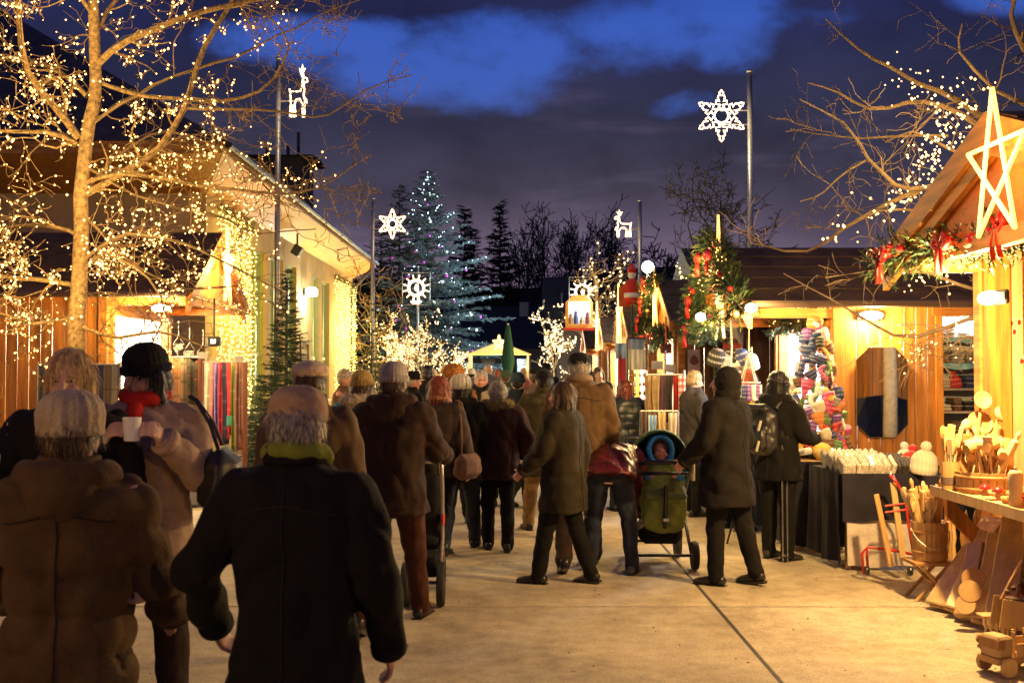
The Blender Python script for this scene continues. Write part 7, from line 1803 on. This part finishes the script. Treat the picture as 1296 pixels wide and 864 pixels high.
# ------------------------------ woodware counter of the nearest hut
cnt = empty('wooden_counter', (3.2, 6.2, 0), 'sloping wooden counter of the nearest hut laden with turned woodware', 'counter')
MB().bb(2.88, 3.85, 4.6, 7.62, .775, .81).build('counter_top', WOOD_PALEX, cnt); MB().bb(2.872, 2.886, 4.6, 7.63, .755, .82).build('edge_board', WOOD_PALE, cnt)
for y in (7.55, 6.4, 5.2):
    MB().hexa([(2.95, y - .02, .62), (2.95, y + .02, .62), (3.5, y + .02, .05), (3.5, y - .02, .05), (2.95, y - .02, .772), (2.95, y + .02, .772), (3.62, y + .02, .05), (3.62, y - .02, .05)]).build('brace', WOOD_OR, cnt)
MB().bb(3.6, 3.63, 4.6, 7.6, 0, .77).build('front_panel', WOOD_BR, cnt)
def spoon_mesh(kind):
    mb = MB()
    if kind == 'spoon': mb.tube([(0, 0, 0), (0, 0, .22)], [.007, .006], 6); mb.ell((0, 0, .255), (.028, .009, .042))
    elif kind == 'spatula': mb.tube([(0, 0, 0), (0, 0, .2)], [.007, .006], 6); mb.box((0, 0, .25), (.05, .008, .11), bev=.004)
    elif kind == 'fork': mb.tube([(0, 0, 0), (0, 0, .2)], [.007, .006], 6); mb.box((0, 0, .225), (.045, .008, .05), bev=.003); [mb.box((dx, 0, .27), (.009, .007, .05)) for dx in (-.016, 0, .016)]
    elif kind == 'ladle': mb.tube([(0, 0, 0), (0, 0, .34)], [.012, .010], 8); mb.lathe([(.012, -.034), (.040, -.026), (.056, -.004), (.058, .006), (.050, .006), (.030, -.006), (.004, -.010)], (0, -.02, .38), 14, Matrix.Rotation(R(75), 3, 'X'))
    elif kind == 'rolling_pin': mb.lathe([(.008, 0), (.012, .03), (.008, .05), (.022, .06), (.024, .2), (.022, .3), (.008, .31), (.012, .34), (.006, .36)], n=12)
    elif kind == 'mallet': mb.tube([(0, 0, 0), (0, 0, .24)], .009, 8); mb.tube([(-.05, 0, .25), (.05, 0, .25)], .028, 12)
    return mb.mesh(kind, smooth=False)
WP = [wood('beech_%d' % k, c, rnd=.1, var=.12) for k, c in enumerate([(.52, .30, .11), (.60, .39, .17), (.42, .21, .07), (.62, .45, .24)])]
WB = [wood('glossy_board_%d' % k, c, rnd=.12, var=.15, rough=.28, coat=.7) for k, c in enumerate([(.62, .40, .18), (.70, .50, .27), (.55, .33, .13)])]
SPN = {}
for kd in ('spoon', 'spatula', 'fork', 'ladle', 'rolling_pin', 'mallet'):
    for i, m in enumerate(WP): me = spoon_mesh(kd); me.materials.append(m); SPN[kd, i] = me
def stuff_in(c, r, n, kinds_, tilt, where, group, sc=1.0, z0=0.0):
    for k in range(n):
        a = rs.random() * 6.28; q = rs.random() ** .5 * r; kd = rs.choice(kinds_); tl = tilt * (q / r) * rs.uniform(.5, 1.1)
        o = put('wooden_' + kd if kd != 'rolling_pin' else 'rolling_pin', SPN[kd, rs.randrange(4)], None, (c[0] + q * math.cos(a) * .7, c[1] + q * math.sin(a) * .7, c[2] + z0), (-tl * math.sin(a), tl * math.cos(a), rs.random() * 6), sc * rs.uniform(.85, 1.15),
                'pale wooden %s standing in %s' % (kd.replace('_', ' '), where), 'wooden ' + kd.replace('_', ' ') if kd != 'rolling_pin' else 'rolling pin', group)
def bucket(c, r0, r1, h, label, bands=((.2, .25), (.72, .77)), handle=True, n=24):
    e = empty('wooden_bucket', c, label, 'bucket'); c = Vector(c)
    for k in range(n):          # staves
        a0, a1 = 2 * PI * k / n + .012, 2 * PI * (k + 1) / n - .012; q = []
        for z, r in ((0, r0), (h, r1)):
            for rr in (r, r - .012):
                for a in (a0, a1): q.append(c + Vector((rr * math.cos(a), rr * math.sin(a), z)))
        MB().hexa([q[0], q[1], q[3], q[2], q[4], q[5], q[7], q[6]]).build('stave', WP[0], e)
    MB().lathe([(r0 - .014, .01), (r0 - .014, .02)], c, 20).build('bottom', WP[2], e)
    for a, b in bands: ra = r0 + (r1 - r0) * a; MB().lathe([(ra + .002, h * a), (ra + .008, h * a + .004), (ra + .008, h * b - .004), (ra + .003, h * b)], c, 28).build('hoop', WP[2], e, smooth=True)
    if handle: MB().tube([c + Vector((r1 * math.cos(t) * 1.03, -r1 * .6 * math.sin(t) - r1 * .5 * math.sin(t), h * .82 - .13 * math.sin(t))) for t in [k * PI / 10 for k in range(11)]], .004, 5).build('handle', STEEL, e)
    return e
bc = (gx(1174, 7.85), 7.85, .275)
bucket(bc, .115, .128, .27, 'wooden bucket with a wire handle on a small trestle stool')
stuff_in(bc, .10, 34, ('spoon', 'spoon', 'spatula', 'fork', 'spoon', 'rolling_pin'), .42, 'the bucket on the trestle stool', 'wooden utensils in the bucket on the stool', 1.25, .10)
e = empty('trestle_stool', (bc[0], bc[1], 0), 'small folding trestle stool under the wooden bucket', 'stool')
MB().box((bc[0], bc[1], .26), (.30, .26, .024), bev=.004).build('seat', WP[2], e)
for sy in (-.1, .1):
    for s_ in (-1, 1): MB().tube([(bc[0] - s_ * .13, bc[1] + sy + s_ * .012, 0), (bc[0] + s_ * .10, bc[1] + sy + s_ * .012, .248)], .014, 6).build('leg', WP[0], e)
MB().tube([(bc[0], bc[1] - .1, .12), (bc[0], bc[1] + .1, .12)], .01, 6).build('stretcher', WP[0], e)
# containers on the counter
c1 = (gx(1248, 7.25), 7.25, .81)
e = bucket(c1, .19, .20, .14, 'wide oval wooden tub full of spoons on the counter', ((.15, .3), (.7, .85)), False, 26)
stuff_in(c1, .17, 46, ('spoon', 'fork', 'spatula', 'spoon', 'mallet', 'rolling_pin', 'fork'), .5, 'the wide tub on the counter', 'wooden utensils in the wide tub', 1.1, .03)
c2 = (gx(1201, 7.4), 7.4, .81)
e = empty('utensil_pot', c2, 'tall wooden pot of utensils at the left end of the counter', 'pot'); MB().lathe([(.055, 0), (.058, .01), (.058, .19), (.052, .19), (.050, .02)], c2, 18).build('pot', WP[0], e); MB().lathe([(.060, .04), (.061, .09)], c2, 18).build('dark_band', mat('dark_band', (.12, .08, .06), var=.1), e)
stuff_in(c2, .05, 14, ('spoon', 'spatula', 'spoon', 'spatula'), .25, 'the tall pot at the counter end', 'wooden utensils in the tall pot', 1.15, .05)
for k, (x, y, ang, sc) in enumerate([(1234, 580, .12, 1.05), (1262, 590, -.2, .95), (1248, 598, .35, .85), (1222, 595, -.1, .8)]):
    c = P(x, y, 7.5); put('wooden_ladle', SPN['ladle', k % 4], None, c, (0, ang, 1.2 * k), sc, ('upright large ladle highest above the wide tub', 'large ladle leaning left beside the highest one', 'large ladle leaning right over the tub', 'ladle at the left rim of the tub', 'ladle at the right rim of the tub', 'ladle tilted low over the tub front', 'ladle tilted low to the left over the tub')[k], 'wooden ladle', 'large ladles in the wide tub')
# big round wooden pan bottoms behind the spoons
for k, (x, y, r_) in enumerate([(1240, 535, .085), (1258, 548, .075), (1230, 553, .06)]):
    c = P(x, y, 7.55); MB().lathe([(r_ * .9, -.012), (r_, 0), (r_ * .97, .015), (r_ * .8, .01)], c, 24, Matrix.Rotation(R(70), 3, 'X') @ Matrix.Rotation(k * .3, 3, 'Y')).build('wooden_bowl', WP[k % 3], label=('largest round wooden bowl standing behind the ladles', 'round wooden bowl right of the largest one', 'small round wooden bowl at the left behind the ladles')[k], cat='wooden bowl')
# small turned pieces along the counter
mush = MB().lathe([(.018, 0), (.016, .02), (.010, .045), (.03, .048), (.032, .055), (.020, .075), (.004, .082)], n=14).mesh('mushroom', smooth=True)
for k in range(9):
    y = 7.0 - k * .17; x = 2.97 + rs.uniform(0, .25); o = put('wooden_mushroom', None, None, (x, y, .81)); bpy.data.objects.remove(o)
    e = empty('wooden_mushroom', (x, y, .81), 'small turned mushroom with %s cap on the counter' % ('a red', 'a dark red', 'a natural wood')[k % 3], 'wooden mushroom', 'turned mushrooms on the counter')
    MB().lathe([(.020, 0), (.016, .02), (.012, .05)], (0, 0, 0), 12).build('stem', WP[1], e, local=True, smooth=True); MB().lathe([(.012, .045), (.036, .05), (.034, .062), (.02, .078), (.003, .084)], (0, 0, 0), 14).build('cap', (REDBALL, mat('dark_red_gloss', (.25, .02, .02), rough=.3, var=0), WP[0])[k % 3], e, local=True, smooth=True)
for k in range(26):
    y = 7.45 - k * .10; x = 2.94 + rs.random() * .36; t = k % 4
    if t == 0: mb = MB().lathe([(.028, 0), (.034, .01), (.038, .035), (.032, .035), (.02, .012)], (x, y, .81), 16); nm, lb = 'wooden_cup', 'small turned wooden cup among the trinkets on the counter'
    elif t == 1: mb = MB().tube([(x + .03 * math.cos(a), y, .845 + .03 * math.sin(a)) for a in [q * PI / 8 for q in range(17)]], .010, 8); nm, lb = 'napkin_ring', 'upright turned napkin ring among the trinkets on the counter'
    elif t == 2: mb = MB().lathe([(.05, 0), (.055, .012), (.05, .016), (.02, .010)], (x, y, .81), 18); nm, lb = 'wooden_dish', 'flat turned wooden dish among the trinkets on the counter'
    else: mb = MB().lathe([(.018, 0), (.02, .02), (.012, .04), (.018, .06), (.008, .09), (.014, .10), (.002, .115)], (x, y, .81), 12); nm, lb = 'wooden_pawn', 'small turned wooden pawn among the trinkets on the counter'
    mb.build(nm, WP[rs.randrange(4)], smooth=True, label=lb, cat=nm.replace('_', ' '), group='%ss on the woodware counter' % nm.replace('_', ' '))
cc = P(1285, 583, 6.5); cc.z = .81
e = empty('pepper_mill', cc, 'stout pale turned mill standing tallest on the counter at the right edge', 'mill'); MB().lathe([(.035, 0), (.04, .01), (.04, .09), (.036, .10), (.042, .115), (.042, .19), (.03, .21), (.004, .215)], cc, 20).build('body', WP[3], e, smooth=True); MB().lathe([(.006, .21), (.012, .225), (.004, .235)], cc, 12).build('knob', WP[2], e)
# shrink wrapped boards leaning under the counter
WRAP = mat('shrink_wrap', (.85, .80, .72), rough=.12, var=0, nscale=30, spec=1.0, coat=1.0, bump=.6, bscale=25, alpha=.22)
bd = [(1185, 772, 1262, 655, 7.45, .17, .08, 'widest'), (1203, 782, 1252, 668, 7.22, .10, .08, 'second'), (1222, 785, 1240, 690, 7.1, .12, .12, 'curved'), (1240, 793, 1262, 672, 6.95, .11, .05, 'slim'), (1256, 795, 1280, 690, 6.85, .12, .07, 'dark edged'), (1262, 800, 1290, 640, 6.7, .17, .06, 'tall')]
for k, (xa_, ya_, xb2, yb2, Y, w, t, nm) in enumerate(bd):
    a = P(xa_, ya_, Y); a.z = max(.02, a.z); b = P(xb2, yb2, Y + .3); d = (b - a); L = d.length; u = d.normalized(); ya_r = (.35, -.15, .5, -.3, .2, -.05)[k]; s_ = Vector((.8 - ya_r * .6, -.6 - ya_r * .8, 0)).normalized(); s_ = (s_ - u * u.dot(s_)).normalized(); nn_ = u.cross(s_); rot = Matrix((s_, nn_, u)).transposed()
    e = empty('cutting_boards', a, '%s pack of cutting boards in clear wrap leaning under the counter' % nm.capitalize(), 'cutting boards', 'wrapped board packs leaning under the counter')
    for q in range(3): MB().box((a + b) / 2 + nn_ * (q - 1) * (t * .32), (w, t * .26, L * rs.uniform(.88, .98)), rot, bev=.008).build('board', WB[(k + q) % 3], e)
    fs_ = -1 if nn_.y > 0 else 1
    for q in range(0):
        h_ = (q / 4 - .5) * L * .86; pc = (a + b) / 2 + nn_ * (fs_ * t * .50) + u * h_; MB().tube([pc - s_ * w * .5, pc + u * rs.uniform(-.02, .02) + nn_ * fs_ * .006, pc + s_ * w * .5 + u * rs.uniform(-.03, .03)], .0022, 4).build('wrap_crease', WRAP, e)
for k, (x, y, Y, r_) in enumerate([(1228, 748, 6.9, .070), (1222, 765, 6.88, .060), (1232, 732, 7.0, .072)]):
    c = P(x, y, Y); MB().lathe([(r_ * .97, -.008), (r_, 0), (r_ * .97, .010)], c, 28, Matrix.Rotation(R(62), 3, 'X') @ Matrix.Rotation(-.4, 3, 'Y')).build('round_board', WP[k], label='%s round wooden board among the wrapped packs' % ('middle', 'lowest', 'topmost')[k], cat='round board')
# turned balusters behind the bucket
for k in range(5):
    c = (gx(1200 + k * 8, 8.0), 8.0 + (k % 2) * .05, 0); MB().lathe([(.016, 0), (.012, .1), (.02, .12), (.01, .2), (.018, .28), (.012, .34), (.022, .40), (.01, .5), (.016, .55), (.003, .60)], c, 10).build('turned_stick', WP[k % 4], smooth=True, label='slender turned stick with beads standing behind the bucket', cat='turned stick', group='turned sticks behind the bucket')
# toys at the corner
def toy_truck(c, label, sc=1.0, rz=0):
    e = empty('toy_truck', c, label, 'toy truck', rz=rz); 
    MB().box((0, 0, .07 * sc), (.30 * sc, .13 * sc, .03 * sc), bev=.004).build('chassis', WP[0], e, local=True)
    MB().box((-.10 * sc, 0, .13 * sc), (.09 * sc, .12 * sc, .10 * sc), bev=.012).build('cab', WP[1], e, local=True); MB().box((-.125 * sc, 0, .145 * sc), (.045 * sc, .123 * sc, .045 * sc), bev=.003).build('cab_window', WP[2], e, local=True)
    for sy in (-1, 1): MB().box((.05 * sc, sy * .062 * sc, .115 * sc), (.18 * sc, .008 * sc, .06 * sc)).build('side_board', WP[1], e, local=True)
    for k in range(5): MB().tube([(-.02 * sc + k * .035 * sc, .02 * sc * ((k % 2) * 2 - 1), .09 * sc), (-.02 * sc + k * .035 * sc, .02 * sc * ((k % 2) * 2 - 1), .19 * sc)], .008 * sc, 6).build('peg', WP[3], e, local=True)
    for sx in (-.10, .09):
        for sy in (-1, 1): MB().lathe([(.040 * sc, -.012 * sc), (.044 * sc, -.008 * sc), (.044 * sc, .008 * sc), (.040 * sc, .012 * sc)], (sx * sc, sy * .075 * sc, .044 * sc), 18, Matrix.Rotation(PI / 2, 3, 'X')).build('wheel', WP[1], e, local=True)
    return e
c = P(1283, 838, 5.95); toy_truck((c.x, c.y, 0), 'wooden toy truck standing on the ground in the lower right corner', 1.15, R(20))
c = P(1290, 790, 6.35); e = empty('toy_crane', (c.x, c.y, 0), 'pale wooden toy crane with side panels behind the toy truck', 'toy crane')
for s_ in (-1, 1):
    MB().box((c.x - .02, c.y + s_ * .06, .22), (.22, .010, .16), Matrix.Rotation(.15, 3, 'Y')).build('side_panel', WP[1], e)
    for q in (-.08, .07): MB().tube([(c.x + q, c.y + s_ * .06, 0), (c.x + q * .6, c.y + s_ * .06, .16)], .010, 6).build('leg', WP[0], e)
MB().tube([(c.x - .1, c.y, .30), (c.x + .02, c.y, .52)], .012, 8).build('jib', WP[0], e); MB().box((c.x, c.y, .30), (.16, .10, .02), bev=.004).build('deck', mat('dark_walnut', (.12, .06, .03), var=.2), e)
for q in range(5): MB().ell((c.x - .08 + q * .035, c.y - .03, .35 + q * .02), .016).build('bead', mat('dark_walnut', (.12, .06, .03)), e)
c = P(1262, 800, 6.5); e = empty('toy_train', (c.x, c.y, 0), 'wooden toy pull cart in clear wrap behind the truck', 'toy cart'); MB().box((c.x, c.y, .05), (.2, .1, .02), bev=.003).build('base', WP[0], e)
for q in range(6): MB().tube([(c.x - .08 + q * .032, c.y - .03, .06), (c.x - .08 + q * .032, c.y - .03, .17)], .007, 6).build('rail_post', WP[3], e)
MB().box((c.x, c.y, .18), (.21, .1, .012), bev=.003).build('top_rail', WP[1], e)
for sx in (-.07, .07):
    for sy in (-1, 1): MB().lathe([(.03, -.008), (.03, .008)], (c.x + sx, c.y + sy * .058, .03), 16, Matrix.Rotation(PI / 2, 3, 'X')).build('wheel', WP[1], e)
# red hand truck with folded sticks
HT = mat('hand_truck_red', (.45, .02, .015), rough=.35, var=.1, coat=.4)
Y = 8.55; q = lambda x, y, dy=0: P(x, y, Y + dy)
e = empty('hand_truck', (gx(1125, Y), Y, 0), 'red tubular hand truck standing between the sock table and the bucket', 'hand truck')
for dy in (0, .10):
    MB().tube([q(1127 + dy * 30, 602, dy), q(1136, 612, dy), q(1146, 630, dy), q(1150, 665, dy), q(1156, 700, dy)], .011, 8).build('upright', HT, e, smooth=True)
    MB().tube([q(1093 + dy * 60, 726, dy), q(1091 + dy * 60, 700, dy), q(1098, 692, dy), q(1125, 695, dy), q(1160, 702, dy)], .011, 8).build('foot_tube', HT, e, smooth=True)
for y_ in (640, 648): MB().tube([q(1120, y_), q(1152, y_ - 4)], .008, 6).build('cross_tube', HT, e)
MB().tube([q(1127, 602), q(1128, 598, .05), q(1130, 602, .1)], .011, 6).build('handle', HT, e)
for k in range(2): c = q(1097 + k * 55, 722, .02); wheel_ = MB().lathe([(.035, -.012), (.038, 0), (.035, .012)], (c.x, c.y, max(.038, c.z)), 16, Matrix.Rotation(PI / 2, 3, 'Y')); wheel_.build('wheel', BLACKP, e)
for k, (x0_, y0_, x1_, y1_) in enumerate([(1109, 625, 1128, 716), (1130, 610, 1143, 706)]):
    a, b = P(x0_, y0_, 8.5 + k * .1), P(x1_, y1_, 8.4 + k * .1); d = (b - a).normalized(); rot = d.to_track_quat('Z', 'Y').to_matrix(); MB().box((a + b) / 2, (.05, .02, (b - a).length), rot, bev=.004).build('wooden_batten', WP[k], label=('left pale batten leaning against the white table cloth', 'right pale batten leaning behind the red hand truck')[k], cat='batten')
# walking poles of the woman with the backpack
for k, x in enumerate((991, 997)):
    a, b = P(x - 1, 560, 9.35), P(x, 706, 9.35); b.z = 0; e = empty('walking_pole', b, ('left', 'right')[k] + ' silver walking pole beside the woman with the backpack', 'walking pole')
    MB().tube([a, (a + b) / 2, b], [.010, .008, .005], 8).build('shaft', mat('silver', (.6, .6, .6)), e); MB().lathe([(.03, .04), (.03, .045)], b, 12).build('basket', BLACKP, e); MB().tube([a, a + Vector((0, 0, .12))], .014, 8).build('grip', BLACKP, e)
# camera tripod near her
c = P(951, 600, 10.2); e = empty('tripod', (c.x, c.y, 0), 'black tripod standing left of the woman with the backpack', 'tripod')
for k in range(3): a = k * 2.09 + .4; MB().tube([(c.x, c.y, .85), (c.x + .25 * math.cos(a), c.y + .25 * math.sin(a), 0)], [.014, .009], 6).build('leg', BLACKP, e)
MB().tube([(c.x, c.y, .5), (c.x, c.y, 1.0)], .014, 8).build('column', BLACKP, e); MB().box((c.x, c.y, 1.02), (.07, .07, .05), bev=.01).build('head', BLACKP, e)
# small red ornaments hung on the pale wall of the nearest hut
for k, (x, y) in enumerate([(1283, 420), (1279, 409), (1292, 457), (1289, 408)]):
    c = P(x, y, 7.84); e = empty('hanging_ornament', c, ('red bird shaped', 'small red', 'round dark red', 'red and white')[k] + ' ornament on the pale board wall of the nearest hut', 'ornament')
    MB().ell(c, (.022, .014, .03)).build('body', REDBALL if k != 2 else MATS['dark_red_gloss'], e, smooth=True); MB().tube([c, c + Vector((0, 0, .09))], .002, 3).build('string', WHITE, e); MB().ell(c + Vector((.015, 0, .028)), .012).build('tip', WHITE, e, smooth=True)
# unseen hut added on the left so its lamp fills the people in front
added_hutN = hut(-1, 4.15, 4.9, 8.5, .2, 2.0, 3.8, 2.42, 3.1, 'unseen wooden hut added on the left to carry a fill lamp', WOOD_OR, WOOD_ORY, front=(.6, 3.4, .95, 2.2), detail=1)
bulkhead((-4.05, 1.3, 2.25), 'fill lamp added under the gable of the unseen left hut', 38, (1, 0), .3, (1, .62, .28), 14)
added_hutS = hut(1, 3.6, 4.3, 7.5, -3.4, -1.6, .2, 2.42, 3.1, 'unseen wooden hut added behind the viewer on the right for a fill lamp', WOOD_OR, WOOD_ORY, front=(-3.0, -.2, .95, 2.2), detail=1)  # another unseen hut, added to hold a fill lamp behind the viewer
bulkhead((3.5, -1.2, 2.3), 'fill lamp added under the gable of the unseen hut behind the viewer', 60, (-1, 0), .3, (1, .62, .28), 14)
bpy.data.scenes.remove(TMP)
